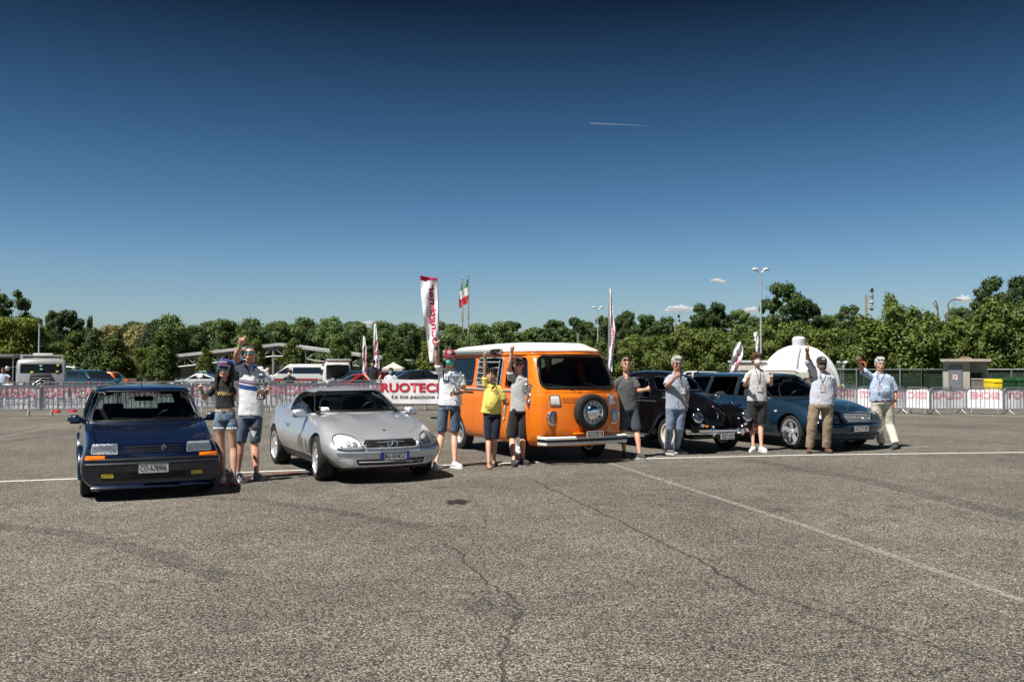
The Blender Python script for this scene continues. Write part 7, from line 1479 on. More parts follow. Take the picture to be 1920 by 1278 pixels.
# ============================================================ HUT, BINS, FENCE AT THE RIGHT
def hut():
  Y = 44.0; s_ = Y / F_PX; xl, xr = (1768 - 960) * s_, (1812.5 - 960) * s_; xr2 = (1843 - 960) * s_; b0 = Vector((xl, Y, gz(xl, Y))); conc = mat('hut_render', (0.40, 0.37, 0.32), 0.85, var=0.18, scale=1.6, bump=0.3, bscale=20); root = thing('utility_hut', 'small beige concrete utility hut with a grey metal door and flat roof', 'hut', b0, R(-25.5)); H_ = at(0, 677, Y).z - b0.z; W1 = xr - xl; W2 = xr2 - xl
  q = MB(); q.box((W1 / 2, 1.0, H_ / 2), (W1, 2.0, H_)); q.build('wall', conc, root)
  q = MB(); q.box(((W1 + W2) / 2, 1.55, H_ / 2), (W2 - W1 - 0.004, 0.9, H_ - 0.01)); q.build('side_wall', conc, root)
  q = MB(); q.box((W2 / 2, 1.0, H_ + 0.05), (W2 + 0.24, 2.5, 0.13)); ro = q.build('roof', mat('hut_roof', (0.36, 0.33, 0.29), 0.85, var=0.2), root); q = MB(); q.box((W1 * 0.85, 1.0, H_ + 0.17), (0.7, 0.6, 0.12), taper=0.5); q.build('roof_cap', mat('rust_brown', (0.14, 0.09, 0.06), 0.8), ro)
  xd = (1779 - 1768) * s_; wd = 19 * s_; zd = at(0, 686, Y).z - b0.z; dm = mat('grey_door', (0.20, 0.22, 0.24), 0.5, 0.3, var=0.08); q = MB(); q.box((xd + wd / 2, -0.02, zd / 2), (wd, 0.04, zd)); do = q.build('door', dm, root)
  q = MB(); q.box((xd + wd / 2, -0.022, zd + 0.02), (wd + 0.1, 0.05, 0.05)); q.box((xd - 0.03, -0.022, zd / 2), (0.05, 0.05, zd)); q.box((xd + wd + 0.03, -0.022, zd / 2), (0.05, 0.05, zd)); q.build('door_frame', mat('door_frame', (0.15, 0.16, 0.17), 0.6), root)
  q = MB(); q.box((xd + 0.06, -0.06, zd * 0.46), (0.05, 0.05, 0.12)); q.build('handle', black, do)
  q = MB(); q.box((xd + wd * 0.48, -0.048, zd * 0.72), (0.20, 0.01, 0.24)); so = q.build('warning_sign', white, do)
  for dz in (0.07, -0.01): q = MB(); q.box((xd + wd * 0.48, -0.056, zd * 0.72 + dz), (0.15, 0.006, 0.04)); q.build('sign_print', red_print, so)
  q = MB(); q.lathe([(0.001, 0), (0.035, 0), (0.035, 0.006), (0.001, 0.006)], 12, 'Y', (xd + wd * 0.48 - 0.04, -0.062, zd * 0.72 - 0.075)); q.build('sign_print', amber, so)
  zl = at(0, 710, Y).z - b0.z; q = MB(); q.box(((W1 + W2) / 2 + 0.45, 0.62, zl), (W2 - W1 + 1.1, 1.0, 0.06)); q.build('ledge', conc, root); q = MB(); q.box(((W1 + W2) / 2 + 0.1, 0.60, zl / 2 - 0.03), (W2 - W1 + 0.2, 0.9, zl - 0.07)); q.build('low_wall', mat('stained_render', (0.16, 0.15, 0.13), 0.9, var=0.3), root)
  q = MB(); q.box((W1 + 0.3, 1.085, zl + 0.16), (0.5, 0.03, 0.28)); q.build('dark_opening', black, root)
hut()
def bin_(px, Y, w, col, label, h=1.15, lid=None):
  X = (px - 960) / F_PX * Y; root = thing('wheelie_bin', label, 'bin', (X, Y, gz(X, Y)), 0, 'large plastic rubbish bins'); m_ = mat('bin_' + label.split()[0], col, 0.5, var=0.1); q = MB(); q.box((0, 0, h * .48), (w * .9, 0.8, h * .78), taper=1.12); q.build('bin_body', m_, root, 30, 0.04); q = MB(); q.box((0, 0, h * .93), (w * 1.06, 0.95, h * .12), taper=0.9); q.build('lid', m_, root, 30, 0.03)
  for sx in (-1, 1): q = MB(); q.lathe([(0.001, -.03), (0.08, -.03), (0.08, .03), (0.001, .03)], 10, 'X', (sx * w * .35, -.3, .08)); q.build('wheel', black, root)
bin_(1861, 41.5, 0.42, (0.75, 0.55, 0.01), 'yellow plastic bin right of the hut', 1.32); bin_(1880, 42.5, 0.75, (0.010, 0.055, 0.018), 'green large bin just right of the yellow one', 1.38); bin_(1912, 42.5, 0.8, (0.012, 0.06, 0.02), 'green bin nearest the right edge', 1.38); bin_(1757, 46.5, 0.34, (0.010, 0.05, 0.02), 'green bin left of the hut', 1.5)
def mesh_mat():
  m, n, b = newmat('green_windbreak_mesh'); b.inputs['Base Color'].default_value = (0.025, 0.05, 0.03, 1); b.inputs['Roughness'].default_value = 0.8
  t = n.nodes.new('ShaderNodeTexCoord'); v = n.nodes.new('ShaderNodeTexNoise'); v.inputs['Scale'].default_value = 1.2; mr = n.nodes.new('ShaderNodeMapRange'); mr.inputs[3].default_value = 0.40; mr.inputs[4].default_value = 0.72
  n.links.new(t.outputs['Object'], v.inputs[0]); n.links.new(v.outputs[0], mr.inputs[0]); n.links.new(mr.outputs[0], b.inputs['Alpha']); return m
def fence(pa, pb, Ya, Yb, ztop_px, n, label, mm):
  a = Vector(((pa - 960) / F_PX * Ya, Ya, 0)); b_ = Vector(((pb - 960) / F_PX * Yb, Yb, 0)); a.z = gz(a.x, a.y); h = at(0, ztop_px, (Ya + Yb) / 2).z - a.z; root = thing('mesh_fence', label, 'fence', a, 0, 'mesh fences at the right'); d = b_ - a; d.z = 0
  for k in range(n + 1): p_ = d * (k / n); q = MB(); q.tube([p_, p_ + Vector((0, 0, h))], 0.04, 6); q.build('post', galv, root)
  for k in range(n):
    p0, p1 = d * (k / n), d * ((k + 1) / n); q = MB(); q.add([p0 + Vector((0, .05, .05)), p1 + Vector((0, .05, .05)), p1 + Vector((0, .05, h - .08)), p0 + Vector((0, .05, h - .08)), p0 + Vector((0, .06, .05)), p1 + Vector((0, .06, .05)), p1 + Vector((0, .06, h - .08)), p0 + Vector((0, .06, h - .08))], [(0, 1, 2, 3), (7, 6, 5, 4)]); q.build('mesh_panel', mm, root, fix=False)
    q = MB(); q.tube([p0 + Vector((0, 0, h - .06)), p1 + Vector((0, 0, h - .06))], 0.025, 5); q.build('rail', galv, root)
gm = mesh_mat(); fence(1565, 1728, 46.2, 46, 690, 4, 'green windbreak mesh fence between the inflatable tent and the hut', gm); fence(1728, 1768, 46, 46, 690, 1, 'short mesh fence touching the left side of the hut', gm); fence(1850, 1990, 46, 45, 690, 3, 'mesh fence behind the bins at the right edge', gm)
a = Vector(((1540 - 960) / F_PX * 52, 52, 0)); a.z = gz(a.x, a.y); root = thing('guard_rail', 'grey steel guard rail on the grass bank behind the mesh fence', 'guard rail', a); Lr = 15.0
for z in (0.62, 0.95): q = MB(); q.box((Lr / 2, 0, z), (Lr, 0.05, 0.22)); q.build('rail_beam', galv, root)
for k in range(8): q = MB(); q.box((k * 2.1 + 0.2, 0.08, 0.5), (0.12, 0.08, 1.05)); q.build('post', galv, root)
Y = 44.0; X = (1621 - 960) / F_PX * Y; root = thing('round_sign', 'round orange and blue sign on a green post by the waving hand', 'sign', (X, Y, gz(X, Y))); zc = at(0, 684, Y).z - gz(X, Y); q = MB(); q.tube([(0, 0.05, 0), (0, 0.05, zc)], 0.06, 6); q.build('post', mat('green_post', (0.02, 0.07, 0.05), 0.5), root); q = MB(); q.lathe([(0.001, 0), (0.20, 0), (0.20, 0.03), (0.001, 0.03)], 18, 'Y', (-0.1, 0, zc)); so = q.build('sign_disc', mat('sign_orange', (0.55, 0.18, 0.05), 0.5), root); q = MB(); q.lathe([(0.001, -0.004), (0.12, -0.004)], 18, 'Y', (-0.13, 0, zc)); q.build('sign_symbol', mat('sign_blue', (0.02, 0.08, 0.4), 0.5), so)
for px, lab in ((1576, 'left one of two small grey lamp columns behind the fence'), (1581, 'right one of two small grey lamp columns behind the fence')): lamp_post(px, 684, 49, lab, (-1 if px < 1580 else 1,), 0.18)
# ============================================================ PEOPLE BEHIND THE BARRIERS
# ============================================================ PEOPLE
def skin_mat(name, col):
  m = mat(name, col, 0.45, var=0.10, scale=14, bump=0.15, bscale=120); b = m.node_tree.nodes['Principled BSDF']
  b.inputs['Subsurface Weight'].default_value = 0.12; b.inputs['Subsurface Radius'].default_value = (0.02, 0.008, 0.004); return m
SK = [skin_mat('fair_skin', (0.58, 0.34, 0.24)), skin_mat('tanned_skin', (0.44, 0.235, 0.15)), skin_mat('ruddy_skin', (0.58, 0.30, 0.21)), skin_mat('olive_skin', (0.48, 0.27, 0.18))]
def cloth(name, col, **k): return mat(name, col, k.pop('rough', 0.85), var=k.pop('var', 0.10), scale=k.pop('scale', 9), bump=k.pop('bump', 0.25), bscale=k.pop('bscale', 60), sheen=0.15, **k)
denim = cloth('washed_denim', (0.075, 0.115, 0.175), var=0.45, scale=11, stretch=(3, 3, 0.8))
denim_light = cloth('light_denim', (0.13, 0.19, 0.27), var=0.55, scale=12, stretch=(2, 2, 1))
hair_dark = mat('dark_hair', (0.012, 0.009, 0.008), 0.45, var=0.5, scale=30, bump=1.0, bscale=70, stretch=(3, 3, 0.6))
hair_brown = mat('brown_hair', (0.075, 0.038, 0.018), 0.5, var=0.5, scale=30, bump=1.0, bscale=70, stretch=(3, 3, 0.6))
hair_grey = mat('grey_hair', (0.42, 0.41, 0.40), 0.6, var=0.35, scale=30, bump=1.0, bscale=70, stretch=(3, 3, 0.6))
eye_white = mat('eye_white', (0.7, 0.68, 0.66), 0.2, var=0); iris_m = mat('iris', (0.03, 0.02, 0.015), 0.15, var=0); lips = mat('lips', (0.38, 0.15, 0.12), 0.4, var=0.1); teeth = mat('teeth', (0.75, 0.73, 0.68), 0.3, var=0)
shade_lens = mat('sunglass_lens', (0.01, 0.012, 0.015), 0.04, 0.0, coat=1.0, var=0); cyan_lens = mat('mirrored_cyan_lens', (0.02, 0.45, 0.55), 0.08, 0.8, coat=1.0, var=0.15, scale=40)
def remesh(me, vox, smooth=3, fac=0.5, wr=0.0, wscale=9, seed=0, zlim=None, stretch=(1, 1, 1)):
  def setup(ob):
    md = ob.modifiers.new('r', 'REMESH'); md.mode = 'VOXEL'; md.voxel_size = vox; md.use_smooth_shade = True
    if smooth: sm = ob.modifiers.new('s', 'SMOOTH'); sm.iterations = smooth; sm.factor = fac
  r = evalmesh(me, setup)
  if wr:
    n = len(r.vertices); nr = [v.normal.copy() for v in r.vertices]; off = Vector((seed * 3.7, seed * 1.3, seed * 2.1))
    for v, nn in zip(r.vertices, nr):
      p = Vector((v.co.x * stretch[0], v.co.y * stretch[1], v.co.z * stretch[2])); w = noise.noise(p * wscale + off)
      w2 = 1 - abs(noise.noise(p * wscale * 1.7 + off * 2)) * 2
      v.co += nn * wr * (w * 0.9 + max(0, w2 - 0.3) * 0.7)
    r.update()
  r.shade_smooth(); return r
class Person:
  def __init__(s, label, foot, build=1.0, yaw=0.0, group='people standing by the cars with a raised thumb', h=None, Y=None, fx=None):
    g = gp(*foot); s.Y = g.y if Y is None else Y; s.g = g if Y is None else Vector(((foot[0] - 960) / F_PX * Y, Y, gz(0, Y)))
    s.o = Vector((s.g.x, s.Y, 0)); s.root = thing('person', label, 'person', s.o, 0, group); s.b = build; s.sk = MB(); s.parts = []; s.yaw = yaw
    s.px = F_PX / s.Y       # pixels of the 1920 frame per metre here
  def P(s, px, py, dy=0.0): return at(px, py, s.Y + dy) - s.o
  def part(s, name, me, m, parent=None, smooth=180, label=None):
    o = link(name, me, m, parent or s.root, smooth)
    if label: o['label'] = label
    return o
  # ---- head
  def head(s, px, py, size=1.0, yaw=0.0, pitch=0.0, skin=0, hair=None, style='short', specs=None, mask=None, smile=True, cap=None, nose=1.0, dy=0.0):
    c = s.P(px, py + 0.6, dy); s.hc = c; k = size * 1.07; Mh = Matrix.Translation(c) @ Matrix.Rotation(yaw, 4, 'Z') @ Matrix.Rotation(pitch, 4, 'X') @ Matrix.Scale(k, 4); s.Mh = Mh
    q = MB(); q.ball((0, 0.012, 0.025), (0.075, 0.094, 0.088), 10); q.ball((0, -0.020, -0.035), (0.060, 0.068, 0.078), 10); q.ball((0, -0.058, -0.090), (0.030, 0.026, 0.022), 6)
    q.tube([(0, -0.083, 0.018), (0, -0.100, -0.006), (0, -0.106 * nose, -0.024)], [0.008, 0.011, 0.0155], 6); q.ball((0, -0.078, 0.030), (0.055, 0.016, 0.010), 6)
    for sg in (-1, 1): q.ball((sg * 0.076, 0.008, -0.010), (0.010, 0.020, 0.031), 6); q.ball((sg * 0.036, -0.058, -0.028), (0.026, 0.024, 0.024), 6); q.tube([(sg * 0.045, 0.0, -0.06), (sg * 0.030, -0.06, -0.088)], 0.020, 6)
    q.ball((0, -0.085, -0.056), (0.026, 0.012, 0.014), 6)
    s.sk.add([Mh @ Vector(v) for v in q.v], q.f)
    def hp(name, q_, m, sm=50, rm=None, par=None):
      me = q_.mesh(); me.transform(Mh)
      if rm: me = remesh(me, *rm)
      return s.part(name, me, m, par, sm)
    for sg in (-1, 1):
      if not specs or specs == 'clear' or specs == 'head':
        q = MB(); q.ball((sg * 0.031, -0.077, 0.010), (0.014, 0.010, 0.008), 6); e = hp('eye', q, eye_white); q = MB(); q.ball((sg * 0.031, -0.0845, 0.010), (0.006, 0.004, 0.0065), 5); hp('iris', q, iris_m, par=e)
      if not (cap or specs in ('dark', 'shield')):
        q = MB(); q.tube([(sg * 0.012, -0.091, 0.030), (sg * 0.032, -0.090, 0.036), (sg * 0.050, -0.078, 0.030)], 0.0045, 5); hp('eyebrow', q, hair or hair_dark)
    if not mask:
      q = MB(); q.tube([(-0.026, -0.090, -0.050), (0, -0.0985, -0.058), (0.026, -0.090, -0.050)], [0.002, 0.0058, 0.002], 6, flat=0.8); mo = hp('mouth', q, lips)
      if smile: q = MB(); q.tube([(-0.018, -0.0965, -0.052), (0, -0.1035, -0.0565), (0.018, -0.0965, -0.052)], [0.001, 0.0026, 0.001], 5); hp('teeth', q, teeth, par=mo)
    if hair and style != 'bald':
      q = MB()
      if style in ('short', 'crop', 'mop', 'long', 'grey'):
        th = {'crop': 0.004, 'short': 0.010, 'grey': 0.010, 'mop': 0.020, 'long': 0.014}[style]
        if not cap: q.ball((0, 0.020, 0.048), (0.074 + th, 0.088 + th, 0.070 + th), 10)
        q.ball((0, 0.045, -0.005), (0.068 + th, 0.062 + th * 0.7, 0.078), 8)
        for sg in (-1, 1): q.ball((sg * (0.066 + th * 0.4), 0.018, 0.015), (0.014, 0.040, 0.040), 6)
        if style == 'mop':
          for i in range(9):
            a = -0.06 + i * 0.015; q.tube([(a * 0.6, -0.03, 0.115), (a, -0.085, 0.085), (a * 1.05 + 0.006, -0.094 + abs(a) * 0.3, 0.038 - (i % 3) * 0.008)], [0.016, 0.014, 0.005], 5)
        elif style in ('short', 'grey') and not cap:
          for i in range(7):
            a = -0.05 + i * 0.0165; q.tube([(a * 0.8, 0.0, 0.118), (a, -0.06, 0.104), (a + 0.008, -0.080, 0.078)], [0.018, 0.014, 0.006], 5)
        if style == 'long':
          for sg in (-1, 1):
            for j in range(3): q.tube([(sg * 0.072, 0.0 + j * 0.02, 0.06), (sg * (0.088 - j * 0.004), -0.005 + j * 0.025, -0.03), (sg * (0.095 - j * 0.01), -0.01 + j * 0.03, -0.13), (sg * (0.085 + j * 0.01), -0.03 + j * 0.04, -0.24 - j * 0.02)], [0.022, 0.026, 0.026, 0.008], 6)
          q.tube([(0, 0.08, 0.03), (0, 0.095, -0.10), (0, 0.085, -0.26)], [0.07, 0.075, 0.05], 8, flat=0.4)
      me = q.mesh(); me.transform(Mh); me = remesh(me, 0.007, 1, 0.5, 0.005, 55, 3, stretch=(1, 1, 0.5)); s.part('hair', me, hair)
    if specs:
      q = MB()
      z0, y0 = {'head': (0.082, -0.078)}.get(specs, (0.010, -0.094))
      lm = {'dark': shade_lens, 'head': shade_lens, 'cyan': cyan_lens, 'shield': cyan_lens, 'clear': glass('spectacle_glass', (0.75, 0.78, 0.8))}[specs]; fr = black
      g_ = MB()
      for sg in (-1, 1): g_.tube([(sg * 0.066, y0 + 0.014, z0 + 0.008), (sg * 0.080, 0.005, z0 + 0.004)], 0.003, 5)
      g_.tube([(-0.066, y0 + 0.014, z0 + 0.016), (-0.03, y0 - 0.002, z0 + 0.018), (0, y0 - 0.006, z0 + 0.013), (0.03, y0 - 0.002, z0 + 0.018), (0.066, y0 + 0.014, z0 + 0.016)], 0.0035, 5); fo = hp('spectacles', g_, fr)
      if specs == 'shield':
        q = MB(); V = []; n_ = 14
        for i in range(n_ + 1):
          a = -1.05 + 2.1 * i / n_; V += [(0.074 * math.sin(a) / math.sin(1.05), -0.030 - 0.078 * math.cos(a) ** 0.8, z0 + 0.020), (0.072 * math.sin(a) / math.sin(1.05), -0.034 - 0.078 * math.cos(a) ** 0.8, z0 - 0.024 + (0.014 if abs(i - n_ / 2) < 1.5 else 0))]
        V += [(x, y + 0.003, z) for x, y, z in V]; N2 = 2 * (n_ + 1)
        Fc = []
        for i in range(n_): a = 2 * i; Fc += [(a, a + 2, a + 3, a + 1), (N2 + a, N2 + a + 1, N2 + a + 3, N2 + a + 2), (a, N2 + a, N2 + a + 2, a + 2), (a + 1, a + 3, N2 + a + 3, N2 + a + 1)]
        q.add(V, Fc + [(0, 1, N2 + 1, N2), (N2 - 2, N2 * 2 - 2, N2 * 2 - 1, N2 - 1)]); hp('mirrored_lens', q, lm, par=fo)
      else:
        for sg in (-1, 1):
          q = MB(); q.ball((sg * 0.033, y0 - 0.001 + 0.004, z0), (0.027, 0.006, 0.021), 8); hp('lens', q, lm, par=fo)
          if specs == 'clear': q = MB(); q.tube([(sg * 0.033 + 0.027 * math.cos(a), y0 - 0.003, z0 + 0.021 * math.sin(a)) for a in [2 * math.pi * i / 16 for i in range(16)]], 0.002, 4, closed=True); hp('rim', q, fr, par=fo)
    if mask:
      q = MB(); q.ball((0, -0.052, -0.052), (0.060, 0.062, 0.052), 12); q.ball((0, -0.098, -0.040), (0.030, 0.018, 0.030), 8)
      mo = hp('face_mask', q, mask, rm=(0.006, 2, 0.5, 0.002, 60, 1))
      for sg in (-1, 1): q = MB(); q.tube([(sg * 0.052, -0.055, -0.035), (sg * 0.078, 0.0, -0.012)], 0.002, 4); hp('ear_loop', q, mask, par=mo)
    if cap:
      cm, brim, kind = cap; q = MB(); pr = [(0.096, 0.035), (0.097, 0.060), (0.090, 0.090), (0.070, 0.115), (0.035, 0.128), (0.001, 0.131)] if kind != 'flat' else [(0.094, 0.035), (0.099, 0.060), (0.098, 0.092), (0.082, 0.115), (0.04, 0.123), (0.001, 0.125)]
      q.lathe(pr, 24, 'Z');
      q.v = [(x * 0.90, y * 1.04 + 0.010, z) for x, y, z in q.v]; co = hp('cap', q, cm, 60)
      q = MB(); V = []; n_ = 12
      for i in range(n_ + 1):
        a = math.pi * (0.12 + 0.76 * i / n_); x, y = 0.088 * math.cos(a), -0.100 * math.sin(a) + 0.012; dz = -0.10 * x * x / 0.01 * 0.12
        V += [(x, y, 0.045 + dz), (x * 1.04, y - 0.052 * math.sin(a) ** 1.3, 0.030 + dz)]
      V += [(x, y, z - 0.006) for x, y, z in V]; N2 = 2 * (n_ + 1); Fc = []
      for i in range(n_): a = 2 * i; Fc += [(a, a + 2, a + 3, a + 1), (N2 + a, N2 + a + 1, N2 + a + 3, N2 + a + 2), (a, N2 + a, N2 + a + 2, a + 2), (a + 1, a + 3, N2 + a + 3, N2 + a + 1)]
      q.add(V, Fc); hp('cap_peak', q, brim, 60, par=co); q = MB(); q.ball((0, 0.010, 0.130), 0.007, 5); hp('cap_button', q, brim, par=co)
      s.cap = co
    return s
  def on_head(s, p): return s.Mh @ Vector(p)
  # ---- limbs
  def arm(s, sh, el, wr, r=1.0, hand='thumb', hd=None, tip=None):
    sh, el, wr = [s.P(*p) for p in (sh, el, wr)]; k = s.b * r; sh = sh + Vector((0.012 if sh.x < s.hc.x else -0.012, 0, -0.028))
    m1 = sh.lerp(el, 0.45); m2 = el.lerp(wr, 0.30)
    s.sk.tube([sh, m1, el, m2, el.lerp(wr, 0.7), wr], [0.050 * k, 0.047 * k, 0.038 * k, 0.043 * k, 0.032 * k, 0.026 * k], 10)
    s.hand(wr, (wr - el).normalized() if hd is None else Vector(hd).normalized(), hand, tip, k); return sh, el, wr
  def hand(s, wr, d, kind, tip=None, k=1.0):
    q = s.sk; view = Vector((0, -1, 0)); side = d.cross(view)
    if side.length < 0.2: side = Vector((1, 0, 0))
    side.normalize(); fr = side.cross(d).normalized()
    if fr.y > 0: fr = -fr
    c = wr + d * 0.050 * k; s.hand_c = c
    if kind == 'thumb':
      q.tube([wr, wr + d * 0.03 * k, c + d * 0.030 * k], [0.026 * k, 0.032 * k, 0.034 * k], 8, flat=0.8); q.ball(c, 0.040 * k, 6)
      T = s.P(*tip) if tip else c + Vector((0, 0, 0.1)); td = (T - c); td.normalize()
      for i in range(4):
        o_ = c + d * (0.030 - 0.0205 * i) * k; q.tube([o_ - side * 0.036 * k + fr * 0.012 * k, o_ - side * 0.030 * k + fr * 0.036 * k, o_ + side * 0.006 * k + fr * 0.044 * k, o_ + side * 0.026 * k + fr * 0.028 * k], [0.011 * k, 0.0115 * k, 0.0105 * k, 0.009 * k], 6)
      b0 = c + side * 0.010 * k + td * 0.01; q.tube([b0, b0 + td * 0.036 * k + fr * 0.006, b0 + td * 0.066 * k], [0.018 * k, 0.0165 * k, 0.0135 * k], 7)
    elif kind == 'hold':
      q.tube([wr, c, c + d * 0.03 * k], [0.026 * k, 0.036 * k, 0.034 * k], 8, flat=0.6)
      for i in range(4):
        o_ = c + d * 0.035 * k + Vector((0, 0, 0.030 - 0.020 * i)) * k; q.tube([o_, o_ + d * 0.03 * k + fr * 0.012, o_ + d * 0.045 * k + fr * 0.035 * k], [0.011 * k, 0.010 * k, 0.008 * k], 6)
      q.tube([c + Vector((0, 0, 0.02)), c + Vector((0, 0, 0.045)) + d * 0.02 + fr * 0.02, c + Vector((0, 0, 0.05)) + d * 0.045 * k + fr * 0.03], [0.014 * k, 0.012 * k, 0.009 * k], 6)
    elif kind == 'wave':
      q.tube([wr, c, c + d * 0.035 * k], [0.026 * k, 0.034 * k, 0.036 * k], 8, flat=0.5)
      for i in range(4):
        o_ = c + d * 0.04 * k + side * (0.028 - 0.019 * i) * k; L_ = (0.060, 0.070, 0.066, 0.052)[i] * k; q.tube([o_, o_ + d * L_ * 0.5 + fr * 0.012, o_ + d * L_ * 0.75 + fr * 0.034 * k], [0.010 * k, 0.0095 * k, 0.0075 * k], 6)
      q.tube([c + side * 0.03 * k, c + side * 0.055 * k + d * 0.02 * k, c + side * 0.064 * k + d * 0.045 * k], [0.013 * k, 0.011 * k, 0.008 * k], 6)
    else:
      q.tube([wr, c, c + d * 0.025 * k], [0.025 * k, 0.034 * k, 0.032 * k], 8, flat=0.55)
      for i in range(4):
        o_ = c + d * 0.035 * k + fr * (0.024 - 0.016 * i) * k * (1 if kind == 'rest' else 1); L_ = (0.062, 0.070, 0.066, 0.050)[i] * k; q.tube([o_, o_ + d * L_ * 0.55, o_ + d * L_ * 0.9 + Vector((0, 0.012, 0))], [0.010 * k, 0.009 * k, 0.0075 * k], 6)
      q.tube([c + fr * 0.02 * k, c + fr * 0.045 * k + d * 0.02 * k, c + fr * 0.048 * k + d * 0.05 * k], [0.013 * k, 0.011 * k, 0.008 * k], 6)
  def leg(s, hip, knee, ank, toe, r=1.0, skin=True, bare=False):
    hp, kn = s.P(*hip), s.P(*knee); t = gp(*toe) - s.o; a = at(ank[0], ank[1], s.Y); fwd = Vector((t.x - (at(ank[0], toe[1], s.Y).x - s.o.x), -0.16, 0)); fwd.x = max(-0.13, min(0.13, fwd.x))
    an = Vector((t.x - fwd.x, t.y - fwd.y * 0.9, 0.085)); k = s.b * r; s.lastleg = (hp, kn, an, fwd.normalized())
    s.sk.tube([hp, hp.lerp(kn, 0.4), kn.lerp(hp, 0.12), kn, kn.lerp(an, 0.3), kn.lerp(an, 0.7), an, an - Vector((0, 0, 0.03))], [0.058 * k, 0.070 * k, 0.056 * k, 0.054 * k, 0.056 * k, 0.040 * k, 0.031 * k, 0.034 * k], 10)
    if bare:
      f = fwd.normalized(); q = s.sk; h = an - f * 0.045; h.z = 0.035; q.tube([h, an - Vector((0, 0, 0.045)) + f * 0.03, an + f * 0.11 - Vector((0, 0, 0.052)), an + f * 0.165 - Vector((0, 0, 0.060))], [0.026, 0.034, 0.032, 0.022], 8, flat=0.75)
      sd = Vector((f.y, -f.x, 0))
      for i in range(5): q.ball(an + f * (0.185 - 0.008 * i) + sd * (0.026 - 0.014 * i) - Vector((0, 0, 0.066)), (0.010, 0.014, 0.009), 5)
    return hp, kn, an
  def shoe(s, m, sole, ll=None, size=1.0, lab=None):
    hp, kn, an, f = ll or s.lastleg; k = size; q = MB(); z = Vector((0, 0, 1)); h = Vector((an.x, an.y, 0)) - f * 0.055 * k
    q.tube([h + z * 0.045, h + f * 0.05 * k + z * 0.052, h + f * 0.13 * k + z * 0.050, h + f * 0.20 * k + z * 0.040, h + f * 0.245 * k + z * 0.034], [0.034 * k, 0.043 * k, 0.045 * k, 0.043 * k, 0.026 * k], 10, flat=0.85); q.tube([h + f * 0.055 + z * 0.05, h + f * 0.055 + z * 0.098], [0.042, 0.040], 10)
    me = remesh(q.mesh(), 0.008, 2, 0.5, 0.002, 40); o = s.part('shoe', me, m, label=lab); q = MB(); sd = Vector((-f.y, f.x, 0)); V = []
    out = [(-0.035, 0.0), (-0.030, 0.03), (0.05, 0.036), (0.13, 0.043), (0.20, 0.042), (0.25, 0.025), (0.268, 0)]; out = out + [(a, -b_) for a, b_ in out[-2:0:-1]]
    n_ = len(out)
    for zz in (0.002, 0.026): V += [h + f * a * k + sd * b_ * k + z * zz for a, b_ in out]
    q.add(V, [tuple(range(n_)), tuple(range(n_, 2 * n_))[::-1]] + [(i, (i + 1) % n_, n_ + (i + 1) % n_, n_ + i) for i in range(n_)]); s.part('sole', q.mesh(), sole, o, 30)
    return o
  def finish(s, skin):
    me = remesh(s.sk.mesh(), 0.0085, 2, 0.5); s.part('body', me, SK[skin])
  # ---- clothes
  def shirt(s, neck, shA, shB, slA, slB, hem, wid, m, seed=1, hemx=None, depth=0.60, open_neck=0.0, wr=0.007, waist=None, long=False, belly=0.0):
    """slA/slB: (elbow px, fraction) ; wid: half widths chest, waist, hem in px"""
    nk = s.P(*neck); a, b_ = s.P(*shA), s.P(*shB); dn = Vector((0.014, 0, -0.030)); a = a + dn; b_ = b_ + Vector((-dn.x, 0, dn.z)); hm = s.P(*hem); q = MB(); pxm = s.px; wc, ww, wh = [w / pxm for w in wid]
    mid = (a + b_) / 2; ch = mid + (hm - mid) * 0.25; wa = mid + (hm - mid) * 0.62 + Vector((0, -belly * 0.5, 0))
    d1 = depth
    q.tube([mid + Vector((0, 0, 0.035)), mid + Vector((0, 0, -0.01)), ch, wa, hm.lerp(wa, 0.25), hm], [wc * 0.50, wc * 0.80, wc * 0.93, ww, (ww + wh) / 2 * 1.02, wh], 20, flat=d1)
    if belly: q.ball(wa + Vector((0, -0.03, 0.02)), (ww * 0.80, ww * 0.56 + belly * 0.5, 0.18), 10)
    q.tube([nk + Vector((0, 0.01, 0.000)), mid + Vector((0, 0, 0.01))], [0.062 * s.b, 0.095 * s.b], 12, flat=0.9)
    for p, sl in ((a, slA), (b_, slB)):
      c0 = mid + Vector((0, 0, 0.015)); q.tube([c0.lerp(p, 0.3) + Vector((0, 0, 0.015)), p], [0.066 * s.b, 0.056 * s.b], 10, flat=0.95)
      if sl:
        e = s.P(*sl[0]); fr_ = sl[1]; E = p.lerp(e, min(1, fr_)); w1 = sl[2] if len(sl) > 2 else 1.0; q.tube([p, p.lerp(E, 0.5), E], [0.058 * s.b * w1, 0.061 * s.b * w1, 0.066 * s.b * w1], 12)
        if fr_ > 1: w = s.P(*sl[3]); q.tube([e, e.lerp(w, fr_ - 1)], [0.056 * s.b, 0.050 * s.b], 12)
    me = remesh(q.mesh(), 0.011, 3, 0.5, wr, 8.5, seed, stretch=(1, 1, 0.75)); o = s.part('shirt', me, m); s.shirt_o = o
    s.bv = Skin(me); s.torso = (nk, a, b_, hm); return o
  def print_on(s, text, px, py, h, m, width=None, name='shirt_print', shear=0.0, bold=0.02, off=0.004):
    c = s.P(px, py)
    def bend(p):
      q, nn, _ = s.bv.hit((c.x + p.x, c.z + p.y), 'Y-'); return tuple(q + Vector((0, -off, 0)))
    return lettering(text, h, m, s.shirt_o, None, name, shear=shear, bold=bold, width=width, bend=bend)
